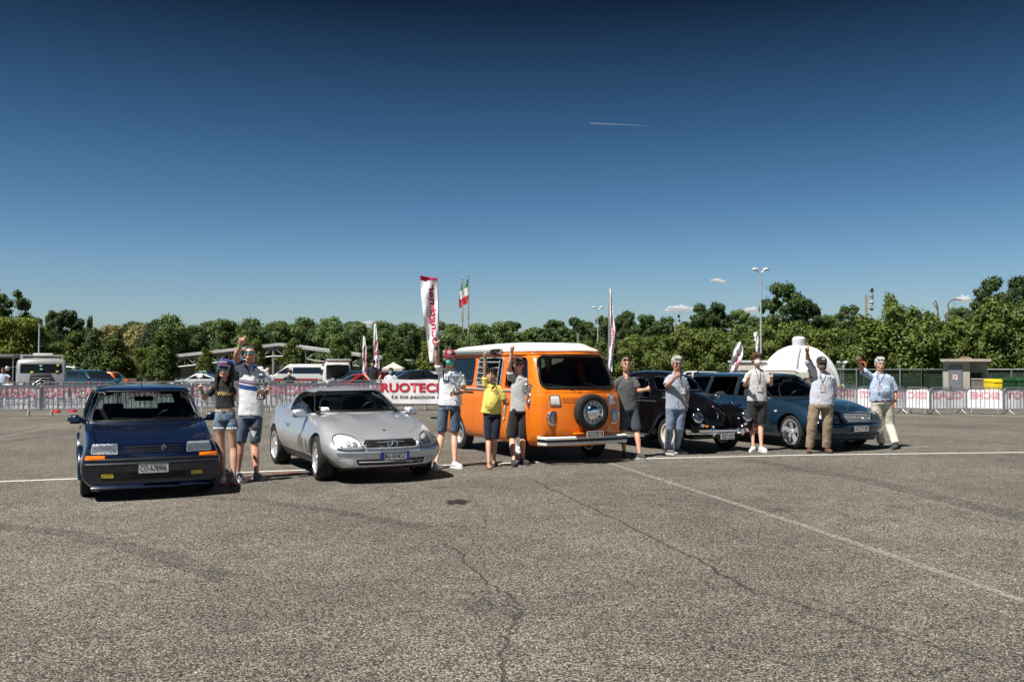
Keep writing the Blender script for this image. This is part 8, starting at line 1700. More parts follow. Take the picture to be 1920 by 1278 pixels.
  def patch_on(s, poly, m, name='shirt_print', off=0.003):
    """poly in pixels"""
    P_ = [s.P(x, y) for x, y in poly]; return s.part(name, s.bv.patch([(p.x, p.z) for p in P_], 'Y-', off, 0.0, 3, 0, 0.02), m, s.shirt_o)
  def bottoms(s, waist, wid, legs, m, name='shorts', seed=2, wr=0.005, flare=1.0, depth=0.66, hem_r=None):
    wa = s.P(*waist); q = MB(); w = wid / s.px; hips = [l[0] for l in legs]; hc = (hips[0] + hips[1]) / 2
    q.tube([wa, wa.lerp(hc, 0.6), hc + Vector((0, 0, -0.02))], [w * 0.94, w, w * 0.99], 18, flat=depth); r0 = w * 0.50
    for (hp, kn, an), end in zip([l[:3] for l in legs], [l[3] for l in legs]):
      if end <= 1: P_ = [hp, hp.lerp(kn, end * 0.5), hp.lerp(kn, end)]; rr = [r0 * 1.02, r0 * 1.0 * flare, r0 * (hem_r or 0.96) * flare]
      else: P_ = [hp, hp.lerp(kn, 0.5), kn, kn.lerp(an, 0.5), kn.lerp(an, end - 1)]; rr = [r0 * 1.0, r0 * 0.94, r0 * 0.79, r0 * 0.70, r0 * 0.66]
      q.tube(P_, rr, 14, flat=0.95)
    me = remesh(q.mesh(), 0.011, 2, 0.5, wr, 9, seed, stretch=(1, 1, 0.9)); o = s.part(name, me, m); s.bot = Skin(me); s.bot_o = o; return o
  def belt(s, waist, wid, m, buckle=True, depth=0.66, z=0.0):
    wa = s.P(*waist) + Vector((0, 0, z)); w = wid / s.px; q = MB(); n_ = 28; V = []
    for zz in (-0.018, 0.018): V += [wa + Vector((w * math.cos(a), w * depth * math.sin(a), zz)) for a in [2 * math.pi * i / n_ for i in range(n_)]]
    V += [wa + (v - wa) * 0.9 + Vector((0, 0, (v - wa).z * 0.1)) for v in V]
    F = [(i, (i + 1) % n_, n_ + (i + 1) % n_, n_ + i) for i in range(n_)] + [(2 * n_ + i, 3 * n_ + i, 3 * n_ + (i + 1) % n_, 2 * n_ + (i + 1) % n_) for i in range(n_)] + [(i, 2 * n_ + i, 2 * n_ + (i + 1) % n_, (i + 1) % n_) for i in range(n_)] + [(n_ + i, n_ + (i + 1) % n_, 3 * n_ + (i + 1) % n_, 3 * n_ + i) for i in range(n_)]
    q.add(V, F); o = s.part('belt', q.mesh(), m, None, 40)
    if buckle: q = MB(); q.box(wa + Vector((0, -w * depth - 0.004, 0)), (0.045, 0.01, 0.034)); s.part('buckle', q.mesh(), chrome, o, None)
  def band(s, a, b_, t, r, m, w=0.012, name='wristband'):
    a, b_ = (s.P(*a) if not isinstance(a, Vector) else a), (s.P(*b_) if not isinstance(b_, Vector) else b_); c = a.lerp(b_, t); d = (b_ - a).normalized(); q = MB(); q.tube([c - d * w, c + d * w], r, 12); return s.part(name, q.mesh(), m, None, 40)
def name_badge(p, neck, card, label, hgt=0.105, w=0.075, lab_m=black, face=None):
  """lanyard from the neck down the shirt to a printed card; a thing of its own worn by p"""
  o = p.o; C_ = p.P(*card); N_ = p.P(*neck); root = thing('name_badge', label, 'badge', o, 0, 'visitor badges on black lanyards')
  def on(x, z, off): q, nn, _ = p.bv.hit((x, z), 'Y-'); return Vector((x, min(q.y, N_.y - 0.01) - off, z))
  c = on(C_.x, C_.z, 0.014); q = MB(); q.box(c, (w, 0.004, hgt)); card_o = q.build('card', mat('badge_card', (0.76, 0.75, 0.75), 0.3, coat=0.3, var=0.04), root)
  for sg in (-1, 1):
    q = MB(); top = N_ + Vector((sg * 0.058, -0.03, 0.01)); pts = []
    for t in (0, 0.2, 0.4, 0.6, 0.8, 1):
      x = top.x + (C_.x - top.x) * t; z = top.z + (c.z + hgt / 2 + 0.02 - top.z) * t; pts.append(on(x, z, 0.006) if t > 0 else Vector((x, min(on(x, z, 0.006).y, top.y), z)))
    q.tube(pts + [c + Vector((0, 0, hgt / 2))], 0.0045, 5); q.build('lanyard', black, root, 60)
  red = mat('badge_red', (0.55, 0.04, 0.05), 0.5, var=0)
  q = MB(); q.box(c + Vector((0, -0.003, hgt * 0.42)), (w * 0.8, 0.002, 0.008)); q.build('badge_print', red, card_o)
  for i in range(4):
    for sg in (-1, 1): q = MB(); q.box(c + Vector((sg * w * 0.30, -0.003, hgt * (0.16 - i * 0.14))), (w * 0.24, 0.002, 0.006)); q.build('badge_print', black_print if sg < 0 else (red if i % 2 else black_print), card_o)
def trophy(p, disc, base, label, dy=-0.16, r=None, tilt=0.0):
  """a steering wheel shaped cup on a black plinth"""
  D = p.P(*disc, dy); B_ = p.P(*base, dy); root = thing('trophy', label, 'trophy', p.o + B_ - Vector((0, 0, 0.03)), 0, 'steering wheel trophies held by the winners'); r = r or 0.088; h = D.z - B_.z + 0.03; dx = D.x - B_.x
  q = MB(); q.box((0, 0, 0.025), (0.105, 0.085, 0.055)); bo = q.build('plinth', black, root, 30, 0.004)
  q = MB(); q.box((0, -0.0445, 0.026), (0.075, 0.003, 0.030)); pl = q.build('plaque', mat('plaque_silver', (0.72, 0.70, 0.72), 0.3, 0.6, var=0.05), bo)
  q = MB(); q.box((0, -0.0465, 0.030), (0.055, 0.002, 0.008)); q.build('plaque_print', red_print, pl)
  silver = mat('trophy_silver', (0.62, 0.66, 0.72), 0.12, 0.9, var=0.05)
  q = MB(); q.lathe([(0.032, 0.05), (0.024, 0.062), (0.013, 0.085), (0.012, h - r - 0.02), (0.022, h - r - 0.005), (0.03, h - r + 0.008)], 18, 'Z'); q.build('stem', silver, root, 50)
  c = Vector((dx, 0, h)); q = MB(); q.tube([c + Vector((r * math.cos(a), 0, r * math.sin(a))) for a in [2 * math.pi * i / 32 for i in range(32)]], 0.0125, 8, closed=True); ro = q.build('wheel_ring', silver, root, 60)
  q = MB(); q.lathe([(r * 0.40, -0.004), (r * 0.40, 0.004), (0.001, 0.006)], 20, 'Y', c); q.build('wheel_hub', silver, ro, 40)
  for a in (R(-90), R(20), R(160)):
    q = MB(); d = Vector((math.cos(a), 0, math.sin(a))); e = Vector((-d.z, 0, d.x)); V = []
    for yy in (-0.004, 0.004): V += [c + d * 0.02 + e * 0.020 + Vector((0, yy, 0)), c + d * r + e * 0.034 + Vector((0, yy, 0)), c + d * r - e * 0.034 + Vector((0, yy, 0)), c + d * 0.02 - e * 0.020 + Vector((0, yy, 0))]
    q.add(V, [(0, 1, 2, 3), (7, 6, 5, 4), (0, 4, 5, 1), (1, 5, 6, 2), (2, 6, 7, 3), (3, 7, 4, 0)]); q.build('wheel_spoke', silver, ro)
  q = MB(); q.lathe([(r * 0.97, -0.001), (r * 0.97, 0.001)], 32, 'Y', c); q.build('glass_disc', glass('trophy_glass', (0.70, 0.78, 0.85), refl=2.0), ro)
white_cot = cloth('white_cotton', (0.74, 0.75, 0.79)); black_cot = cloth('black_cotton', (0.012, 0.012, 0.014)); green_band = mat('green_wristband', (0.10, 0.55, 0.16), 0.5, var=0)
# ---- 1 woman with mirrored shield glasses
p = Person('woman in black cropped tee, denim hot pants and blue cap beside the blue hatchback', (430, 906), 0.86)
p.head(422, 691.5, 1.04, R(2), R(-9), 0, hair_dark, 'long', 'shield', None, True, (cloth('cap_blue', (0.02, 0.05, 0.24)), cloth('cap_red_peak', (0.30, 0.03, 0.04)), 'flat'))
lettering('kimoa', 0.024, mat('cap_yellow_thread', (0.75, 0.42, 0.03), 0.6, var=0), p.cap, None, 'cap_lettering', bold=0.03, width=0.085, bend=lambda v: tuple(p.on_head((v.x, -0.0965 + 1.9 * v.x * v.x, 0.078 + v.y))))
a1 = p.arm((398, 723), (382, 749, -0.05), (378, 730, -0.10), 0.88, 'thumb', tip=(373.5, 704, -0.12)); p.band(a1[1], a1[2], 0.72, 0.029, green_band)
p.arm((437, 724), (440, 744, 0.09), (433, 760, 0.17), 0.88, 'rest')
p.sk.tube([p.P(421, 722), p.P(421, 708)], [0.046, 0.044], 10); p.sk.tube([p.P(421, 772), p.P(421, 755)], [0.112, 0.104], 14, flat=0.60)
l1 = p.leg((411, 786), (415, 840), (419, 888), (417, 909), 1.10); s1_ = p.lastleg; l2 = p.leg((434, 786), (438, 841), (438, 890), (450, 911), 1.10); s2_ = p.lastleg
p.shirt((421, 712), (400, 723), (437, 724), ((384, 748, -0.05), 0.62, 0.85), ((440, 744, 0.09), 0.6, 0.85), (422, 764), (18.5, 16.5, 19), black_cot, 3, depth=0.62)
p.print_on('Wilder', 424, 737, 0.055, mat('gold_print', (0.62, 0.40, 0.16), 0.5, var=0.1), width=0.20, shear=0.15, bold=0.03)
p.bottoms((422, 772), 19.5, [(*l1, 0.30), (*l2, 0.30)], denim_light, 'denim_shorts', 4, flare=1.16)
p.belt((422, 769), 18.2, cloth('pale_belt', (0.50, 0.42, 0.32), scale=40, var=0.4))
frayed = cloth('frayed_white_threads', (0.66, 0.68, 0.70))
for (hp, kn, an) in (l1, l2):
  c_ = hp.lerp(kn, 0.30); q = MB()
  for i in range(26):
    a = 6.28 * i / 26; r_ = 0.080 * (1 + 0.05 * math.sin(i * 7)); b0 = c_ + Vector((r_ * math.cos(a), r_ * math.sin(a), 0.016)); q.tube([b0, b0 + Vector((0.004 * math.sin(i * 5), 0, -0.05 - 0.02 * math.sin(i * 3.3)))], [0.008, 0.002], 4)
  o = p.part('frayed_hem', q.mesh(), frayed, p.bot_o); o['kind'] = 'stuff'
tr = cloth('white_pink_trainer', (0.68, 0.60, 0.64), scale=22, var=0.3); so = mat('hot_pink_sole', (0.65, 0.05, 0.12), 0.5, var=0.1)
p.shoe(tr, so, s1_, 0.92); p.shoe(tr, so, s2_, 0.92); p.finish(0)
# ---- 2 man in the striped polo
p = Person('tall man in a white polo with navy and red chest stripes, thumb high, mirrored glasses', (476, 896), 1.05)
p.head(470, 663, 1.05, R(-2), R(-4), 2, hair_dark, 'crop', 'cyan', None, False)
a1 = p.arm((449, 689), (443, 667, -0.14), (452, 645, -0.22), 1.06, 'thumb', tip=(465.5, 617, -0.24)); p.band(a1[1], a1[2], 0.86, 0.033, green_band)
a2 = p.arm((494, 692), (503, 721, 0.02), (499, 739, -0.14), 1.06, 'hold', hd=(-0.8, -0.5, 0.1))
p.sk.tube([p.P(470, 690), p.P(470, 672)], [0.066, 0.060], 12)
l1 = p.leg((459, 782), (450, 836), (447, 884), (452, 899), 1.02); s1_ = p.lastleg; l2 = p.leg((482, 782), (477, 836), (479, 880), (493, 901), 1.02); s2_ = p.lastleg
m, n, b = newmat('striped_polo'); b.inputs['Roughness'].default_value = 0.85
t = n.nodes.new('ShaderNodeTexCoord'); sp_ = n.nodes.new('ShaderNodeSeparateXYZ'); ad = n.nodes.new('ShaderNodeMath'); ad.operation = 'MULTIPLY_ADD'; ad.inputs[1].default_value = 0.16
rm = n.nodes.new('ShaderNodeValToRGB'); rm.color_ramp.interpolation = 'CONSTANT'
mrr = n.nodes.new('ShaderNodeMapRange'); zc_ = p.P(468, 722).z; mrr.inputs[1].default_value = zc_ - 0.10; mrr.inputs[2].default_value = zc_ + 0.10
W3, NV, RD = (0.74, 0.75, 0.79, 1), (0.015, 0.03, 0.16, 1), (0.28, 0.03, 0.04, 1)
el = rm.color_ramp.elements; el[0].position = 0; el[0].color = W3; el[1].position = 0.12; el[1].color = (0.02, 0.07, 0.30, 1)
for ps, cc in ((0.44, W3), (0.54, NV), (0.61, RD), (0.68, W3), (0.72, NV), (0.80, W3)): e = el.new(ps); e.color = cc
L(t.outputs['Object'], sp_.inputs[0]); k_ = n.links.new
k_(t.outputs['Object'], sp_.inputs[0]); k_(sp_.outputs[0], ad.inputs[0]); k_(sp_.outputs[2], ad.inputs[2]); k_(ad.outputs[0], mrr.inputs[0]); k_(mrr.outputs[0], rm.inputs[0]); k_(rm.outputs[0], b.inputs['Base Color'])
p.shirt((470, 685), (449, 688), (494, 691), ((443, 667, -0.14), 0.55, 1.12), ((503, 721, 0.02), 0.70, 1.1), (471, 779), (24.5, 22.5, 24), m, 5)
blue_col = cloth('collar_blue', (0.03, 0.09, 0.34))
for sg in (-1, 1):
  q = MB(); c0 = p.P(470 + sg * 2, 694, -0.12); q.tube([p.P(470, 679, 0.06), p.P(470 + sg * 8, 680, 0.0), p.P(470 + sg * 9, 686, -0.08), p.P(470 + sg * 5, 695, -0.125)], [0.010, 0.016, 0.020, 0.008], 6, flat=0.5); p.part('collar', q.mesh(), blue_col, p.shirt_o)
p.patch_on([(468, 688), (473, 688), (472, 706), (469, 704)], SK[2], 'open_neck', 0.002)
q = MB(); c_ = p.P(449, 688).lerp(p.P(443, 667, -0.14), 0.52); d_ = (p.P(443, 667, -0.14) - p.P(449, 688)).normalized(); q.tube([c_ - d_ * 0.018, c_ + d_ * 0.012], 0.083, 14); p.part('sleeve_cuff', q.mesh(), cloth('cuff_navy', (0.015, 0.03, 0.14)), p.shirt_o)
p.bottoms((471, 778), 21.5, [(*l1, 0.86), (*l2, 0.86)], denim, 'denim_shorts', 6, flare=1.02)
P_ = [p.P(x, y) for x, y in ((474, 800), (484, 799), (487, 803), (482, 806), (475, 805))]; p.part('rip', p.bot.patch([(v.x, v.z) for v in P_], 'Y-', 0.003, 0, 2, 0, 0.02), mat('rip_shadow', (0.05, 0.03, 0.025), 0.9, var=0.2), p.bot_o)
P_ = [p.P(x, y) for x, y in ((473, 806), (485, 807), (482, 812), (478, 820))]; p.part('rip', p.bot.patch([(v.x, v.z) for v in P_], 'Y-', 0.003, 0, 2, 0, 0.02), frayed, p.bot_o)
gs = cloth('grey_blue_trainer', (0.17, 0.21, 0.25)); gsole = mat('grey_sole', (0.30, 0.32, 0.34), 0.6, var=0.1); p.shoe(gs, gsole, s1_, 1.08); p.shoe(gs, gsole, s2_, 1.08)
p.finish(2); trophy(p, (491, 716), (489.5, 744), 'steering wheel trophy held by the man in the striped polo', -0.20, 0.104)
# ---- 3 man in the maroon cap
p = Person('man in maroon cap, green mask and white printed tee, arm raised by the silver coupe', (858, 874), 1.0)
green_mask = mat('surgical_mask_green', (0.10, 0.52, 0.44), 0.7, var=0.12, scale=20, bump=0.4, bscale=30, stretch=(0.3, 1, 6))
maroon = cloth('cap_maroon', (0.22, 0.008, 0.045))
p.head(843, 671, 1.04, R(3), 0, 0, hair_dark, 'crop', None, green_mask, False, (maroon, maroon, 'round'))
cs = Car.__new__(Car); q = MB()
q.tube([(0.022 * math.cos(a), 0, 0.022 * math.sin(a)) for a in [6.2832 * i / 18 for i in range(18)]], 0.004, 4, closed=True)
for k in range(3): a = math.pi / 2 + k * 2.0944; q.tube([(0, 0, 0), (0.022 * math.cos(a), 0, 0.022 * math.sin(a))], 0.003, 4)
em = q.mesh(); em.transform(p.Mh @ Matrix.Translation((0, -0.093, 0.085)) @ Matrix.Rotation(R(-20), 4, 'X')); p.part('cap_emblem', em, white, p.cap)
a1 = p.arm((825, 697), (819, 673, -0.10), (818.5, 650, -0.16), 1.0, 'thumb', tip=(828, 630, -0.18)); p.band(a1[1], a1[2], 0.9, 0.031, black)
a2 = p.arm((865, 701), (870, 732, 0.02), (858, 739, -0.14), 1.0, 'hold', hd=(-0.9, -0.3, 0.05))
p.sk.tube([p.P(843, 696), p.P(843, 680)], [0.060, 0.056], 12)
l1 = p.leg((832, 766), (827, 818), (821, 864), (818, 882), 1.0); s1_ = p.lastleg; l2 = p.leg((854, 766), (852, 818), (853, 862), (867, 879), 1.0); s2_ = p.lastleg
p.shirt((843, 691), (825, 697), (865, 700), ((819, 673, -0.10), 0.62), ((870, 732, 0.02), 0.66), (844, 760), (22.5, 21, 23), white_cot, 7)
dkp = mat('dark_navy_print', (0.02, 0.025, 0.06), 0.7, var=0.1)
for poly in ([(831, 695), (833, 695), (834, 712), (831, 711)], [(836, 700), (838, 701), (838, 713), (836, 713)], [(840, 703), (842, 704), (843, 714), (840, 714)], [(831, 711), (846, 713), (848, 717), (831, 715)], [(834, 697), (842, 699), (841, 700), (834, 699)]): p.patch_on(poly, dkp)
p.print_on('ENI SI', 841, 717, 0.028, dkp, width=0.13)
p.bottoms((845, 757), 19.5, [(*l1, 0.82), (*l2, 0.82)], denim, 'denim_shorts', 8, flare=1.0)
ws_ = cloth('white_trainer', (0.74, 0.74, 0.74)); p.shoe(ws_, white, s1_); p.shoe(ws_, white, s2_); p.finish(0)
trophy(p, (854.5, 709), (855.5, 733), 'steering wheel trophy held by the man in the maroon cap', -0.19, 0.098)
# ---- 4 child in the yellow tee
p = Person('child in lemon yellow tee and navy shorts, arm straight up before the camper bus', (922, 874), 0.90)
p.head(921, 702, 0.96, R(-3), R(-6), 3, hair_dark, 'mop', None, None, True)
a1 = p.arm((909, 719), (909.5, 693, -0.06), (910, 669, -0.10), 0.9, 'thumb', tip=(913.5, 649, -0.11)); p.band(a1[1], a1[2], 0.86, 0.028, mat('lime_wristband', (0.25, 0.65, 0.12), 0.5, var=0))
p.arm((940, 727), (947, 757, 0.03), (945, 780, -0.03), 0.9, 'rest')
p.sk.tube([p.P(919, 722), p.P(920, 708)], [0.048, 0.046], 12)
l1 = p.leg((915, 778), (916, 824), (917, 865), (918, 879), 0.98, bare=True); s1_ = p.lastleg; l2 = p.leg((932, 778), (927, 824), (926, 862), (938, 874), 0.98, bare=True); s2_ = p.lastleg
p.shirt((919, 718), (909, 720), (940, 727), ((909.5, 693, -0.06), 0.55), ((947, 757, 0.03), 0.68), (921, 774), (17.5, 18, 20), cloth('lemon_cotton', (0.78, 0.66, 0.15)), 9, belly=0.03)
mp = mat('maroon_print', (0.24, 0.05, 0.06), 0.7, var=0.2)
for k, (dx, dy) in enumerate([(0, 0), (3, -3), (6, 1), (8, -2), (10, 2), (3, 3), (7, 5), (11, 5), (5, 8), (9, 8), (1, -5), (9, -6)]):
  x, y = 922 + dx, 731 + dy; p.patch_on([(x - 1.3, y - 1.2), (x + 1.2, y - 0.8), (x + 1.6, y + 1.0), (x - 0.9, y + 1.4)], mp)
p.bottoms((922, 769), 17, [(*l1, 0.95), (*l2, 0.95)], cloth('navy_cotton', (0.010, 0.013, 0.035)), 'shorts', 10, flare=1.08)
for sl in (s1_, s2_):
  hp, kn, an, f = sl; q = MB(); h = Vector((an.x, an.y, 0)) - f * 0.045; q.tube([h + Vector((0, 0, 0.012)), h + f * 0.12 + Vector((0, 0, 0.010)), h + f * 0.235 + Vector((0, 0, 0.010))], [0.034, 0.040, 0.036], 10, flat=0.22); o = p.part('flip_flop', q.mesh(), cloth('brown_rubber', (0.08, 0.045, 0.03)), None, 60)
  q = MB(); q.tube([an + f * 0.06 + Vector((-0.03, 0, -0.055)), an + f * 0.12 + Vector((0, 0, -0.02)), an + f * 0.06 + Vector((0.03, 0, -0.055))], 0.005, 5); p.part('strap', q.mesh(), black, o, 60)
p.finish(3)
# ---- 5 young man in the grey tee
p = Person('young man in pale grey tee, black shorts and black sunglasses holding a trophy', (975, 866), 1.0)
p.head(972, 683, 0.98, R(4), 0, 0, hair_brown, 'short', 'dark', None, False)
a1 = p.arm((958, 709), (955, 687, -0.10), (960, 658, -0.16), 0.94, 'thumb', tip=(962.5, 642, -0.17))
a2 = p.arm((991, 712), (1003, 740, 0.02), (1000, 754, -0.12), 0.94, 'hold', hd=(-0.85, -0.4, 0.0))
p.sk.tube([p.P(972, 706), p.P(972, 692)], [0.055, 0.053], 12)
l1 = p.leg((964, 772), (960, 822), (963, 858), (964, 875), 0.94); s1_ = p.lastleg; l2 = p.leg((984, 772), (980, 822), (980, 856), (991, 872), 0.94); s2_ = p.lastleg
p.shirt((972, 701), (958, 708), (991, 711), ((955, 687, -0.10), 0.60), ((1003, 740, 0.02), 0.66), (976, 771), (18.5, 17.5, 19.5), cloth('pale_grey_cotton', (0.46, 0.48, 0.50)), 11)
p.bottoms((974, 765), 17.5, [(*l1, 0.94), (*l2, 0.94)], black_cot, 'shorts', 12, flare=1.25)
bs = cloth('black_trainer', (0.02, 0.022, 0.025)); bsole = mat('dark_sole', (0.05, 0.05, 0.05), 0.7, var=0.1); p.shoe(bs, bsole, s1_); p.shoe(bs, bsole, s2_); p.finish(0)
trophy(p, (990.5, 730), (992.5, 753), 'steering wheel trophy held by the young man in black sunglasses', -0.18, 0.092)
# ---- 6 man in the charcoal v-neck
p = Person('slim man in charcoal v-neck tee, glasses pushed up on his head, beside the camper', (1187, 857), 1.0)
p.head(1174, 683, 1.0, R(3), 0, 2, cloth('cropped_fair_hair', (0.30, 0.18, 0.12)), 'crop', 'head', None, True)
p.arm((1159, 709), (1149, 734, 0.06), (1150, 756, 0.10), 1.0, 'rest')
a2 = p.arm((1191, 710), (1198, 733, -0.06), (1211, 730, -0.20), 1.0, 'thumb', tip=(1216, 716, -0.24), hd=(0.8, -0.5, 0.1)); p.band(a2[1], a2[2], 0.85, 0.031, green_band)
p.sk.tube([p.P(1174, 708), p.P(1174, 692)], [0.056, 0.053], 12); p.sk.tube([p.P(1174, 704, -0.03), p.P(1175, 713, -0.075)], [0.04, 0.018], 8)
l1 = p.leg((1167, 768), (1168, 808), (1172, 842), (1171, 857), 0.96); s1_ = p.lastleg; l2 = p.leg((1187, 768), (1194, 808), (1196, 843), (1207, 861), 0.96); s2_ = p.lastleg
p.shirt((1174, 703), (1159, 709), (1191, 710), ((1149, 734, 0.06), 0.66), ((1198, 733, -0.06), 0.66), (1176, 765), (19.5, 18, 18.5), cloth('charcoal_cotton', (0.085, 0.088, 0.095)), 13)
p.patch_on([(1168.5, 701), (1178.5, 701), (1176.5, 706), (1174, 710), (1171, 706)], SK[2], 'open_neck', 0.002)
p.bottoms((1176, 761), 17.5, [(*l1, 0.93), (*l2, 0.93)], cloth('slate_chino', (0.06, 0.075, 0.11), var=0.2), 'shorts', 14, flare=1.08)
ds = cloth('dark_hiking_shoe', (0.045, 0.045, 0.04)); p.shoe(ds, bsole, s1_); p.shoe(ds, gsole, s2_); p.finish(2)
# ---- 7 grey haired man
p = Person('grey haired man in glasses, pale shirt and long jeans before the black saloon', (1268, 853), 1.04)
p.head(1269, 681, 1.03, R(8), R(4), 2, hair_grey, 'grey', 'clear', None, True)
a1 = p.arm((1252, 706), (1250, 724, -0.08), (1267, 707, -0.26), 1.0, 'thumb', tip=(1274.5, 691, -0.30), hd=(0.6, -0.4, 0.5)); p.band(a1[1], a1[2], 0.86, 0.032, chrome, name='watch')
p.arm((1283, 706), (1288, 733, 0.05), (1288, 755, 0.0), 1.0, 'rest')
p.sk.tube([p.P(1269, 704), p.P(1269, 690)], [0.060, 0.056], 12)
l1 = p.leg((1258, 766), (1256, 802), (1255, 838), (1262, 852), 0.72); s1_ = p.lastleg; l2 = p.leg((1277, 766), (1275, 802), (1273, 836), (1284, 851), 0.72); s2_ = p.lastleg
chk = cloth('pale_check_shirt', (0.34, 0.38, 0.46), var=0.22, scale=70)
p.shirt((1269, 701), (1252, 706), (1283, 706), ((1250, 724, -0.08), 0.85), ((1288, 733, 0.05), 0.85), (1268, 767), (20.5, 19.5, 20.5), chk, 15)
q = MB()
for sg in (-1, 1): q = MB(); q.tube([p.P(1269, 695, 0.05), p.P(1269 + sg * 6.5, 697, -0.02), p.P(1269 + sg * 4.5, 705, -0.115)], [0.012, 0.020, 0.010], 6, flat=0.5); p.part('collar', q.mesh(), chk, p.shirt_o)
q = MB(); q.tube([p.bv.hit(((p.P(1270, y)).x, p.P(1270, y).z), 'Y-')[0] + Vector((0, -0.003, 0)) for y in (708, 725, 745, 762)], 0.004, 4); p.part('button_placket', q.mesh(), cloth('placket_blue', (0.28, 0.32, 0.40)), p.shirt_o)
p.bottoms((1268, 762), 19, [(*l1, 1.96), (*l2, 1.96)], cloth('pale_blue_jeans', (0.17, 0.23, 0.33), var=0.25, scale=7), 'trousers', 16, wr=0.008)
p.shoe(cloth('grey_canvas_shoe', (0.12, 0.12, 0.115)), white, s1_); p.shoe(cloth('grey_canvas_shoe', (0.12, 0.12, 0.115)), white, s2_); p.finish(2)
name_badge(p, (1269, 698), (1278.5, 732), 'white visitor badge on the pale checked shirt of the grey haired man')
# ---- 8 masked teenager
p = Person('dark haired teenager in a white face mask and pale grey tee with both thumbs up', (1420, 845), 0.98)
p.head(1419.5, 673, 1.0, R(2), 0, 0, hair_brown, 'mop', None, mat('white_ffp_mask', (0.74, 0.75, 0.76), 0.7, var=0.06), False)
p.arm((1403, 697), (1396, 724, -0.02), (1402, 712, -0.22), 0.92, 'thumb', tip=(1401, 696, -0.25), hd=(0.15, -0.35, 0.9))
p.arm((1436, 697), (1446, 722, -0.02), (1446, 711, -0.22), 0.92, 'thumb', tip=(1448, 694, -0.25), hd=(-0.05, -0.35, 0.9))
p.sk.tube([p.P(1419.5, 695), p.P(1419.5, 682)], [0.052, 0.050], 12)
l1 = p.leg((1411, 757), (1409, 796), (1408, 832), (1406, 848), 0.94); s1_ = p.lastleg; l2 = p.leg((1429, 757), (1426, 796), (1423, 831), (1435, 848), 0.94); s2_ = p.lastleg
p.shirt((1419.5, 691), (1403, 697), (1436, 697), ((1396, 724, -0.02), 0.74, 1.1), ((1446, 722, -0.02), 0.74, 1.1), (1419.5, 752), (19, 18, 19), cloth('light_grey_cotton', (0.52, 0.52, 0.53)), 17)
p.bottoms((1419.5, 750), 17.5, [(*l1, 0.92), (*l2, 0.92)], black_cot, 'shorts', 18, flare=1.12)
p.shoe(ws_, white, s1_); p.shoe(ws_, white, s2_); p.finish(0)
name_badge(p, (1419.5, 688), (1421, 726.5), 'white visitor badge hanging low on the masked teenager', 0.13, 0.095)
# ---- 9 man in the black cap
p = Person('man in black cap, dark mask, lilac shirt and khaki trousers, arm straight up', (1538, 849), 1.04)
dk_mask = mat('dark_grey_mask', (0.09, 0.09, 0.095), 0.7, var=0.1); bcap = cloth('cap_black', (0.012, 0.012, 0.014))
p.head(1541, 682, 1.02, R(-2), R(-3), 1, hair_grey, 'crop', 'dark', dk_mask, False, (bcap, bcap, 'round'))
q = MB()
q.tube([(0.020 * math.cos(a), 0, 0.020 * math.sin(a)) for a in [6.2832 * i / 18 for i in range(18)]], 0.003, 4, closed=True)
for k in range(3): a = math.pi / 2 + k * 2.0944; q.tube([(0, 0, 0), (0.020 * math.cos(a), 0, 0.020 * math.sin(a))], 0.0025, 4)
em = q.mesh(); em.transform(p.Mh @ Matrix.Translation((0, -0.092, 0.085)) @ Matrix.Rotation(R(-20), 4, 'X')); p.part('cap_emblem', em, white, p.cap)
a1 = p.arm((1526, 699), (1515, 676, -0.12), (1513.5, 659, -0.20), 1.0, 'thumb', tip=(1515.5, 641, -0.22))
p.arm((1559, 704), (1565, 730, 0.10), (1556, 748, 0.20), 1.0, 'rest')
p.sk.tube([p.P(1542, 702), p.P(1541.5, 690)], [0.062, 0.058], 12)
l1 = p.leg((1528, 762), (1522, 803), (1519, 838), (1516, 850), 0.72); s1_ = p.lastleg; l2 = p.leg((1551, 762), (1551, 803), (1551, 837), (1557, 850), 0.72); s2_ = p.lastleg
psh = cloth('pale_lilac_shirt', (0.52, 0.54, 0.62)); p.shirt((1542, 700), (1526, 699), (1559, 704), ((1515, 676, -0.12), 1.15, 1.0, (1513.5, 659, -0.20)), ((1565, 730, 0.10), 1.3, 1.0, (1556, 748, 0.20)), (1541, 759), (22, 22.5, 23), psh, 19, wr=0.009)
for sg in (-1, 1): q = MB(); q.tube([p.P(1542, 694, 0.05), p.P(1542 + sg * 7, 696, -0.02), p.P(1542 + sg * 5, 705, -0.115)], [0.012, 0.020, 0.010], 6, flat=0.5); p.part('collar', q.mesh(), psh, p.shirt_o)
p.bottoms((1540, 756), 22, [(*l1, 1.97), (*l2, 1.97)], cloth('khaki_chino', (0.26, 0.20, 0.13), var=0.2), 'trousers', 20, wr=0.010)
lo = cloth('brown_loafer', (0.13, 0.045, 0.025)); p.shoe(lo, bsole, s1_); p.shoe(lo, bsole, s2_); p.finish(1)
name_badge(p, (1542, 698), (1537.5, 727), 'white visitor badge on the lilac shirt of the man in the black cap', 0.13, 0.095)
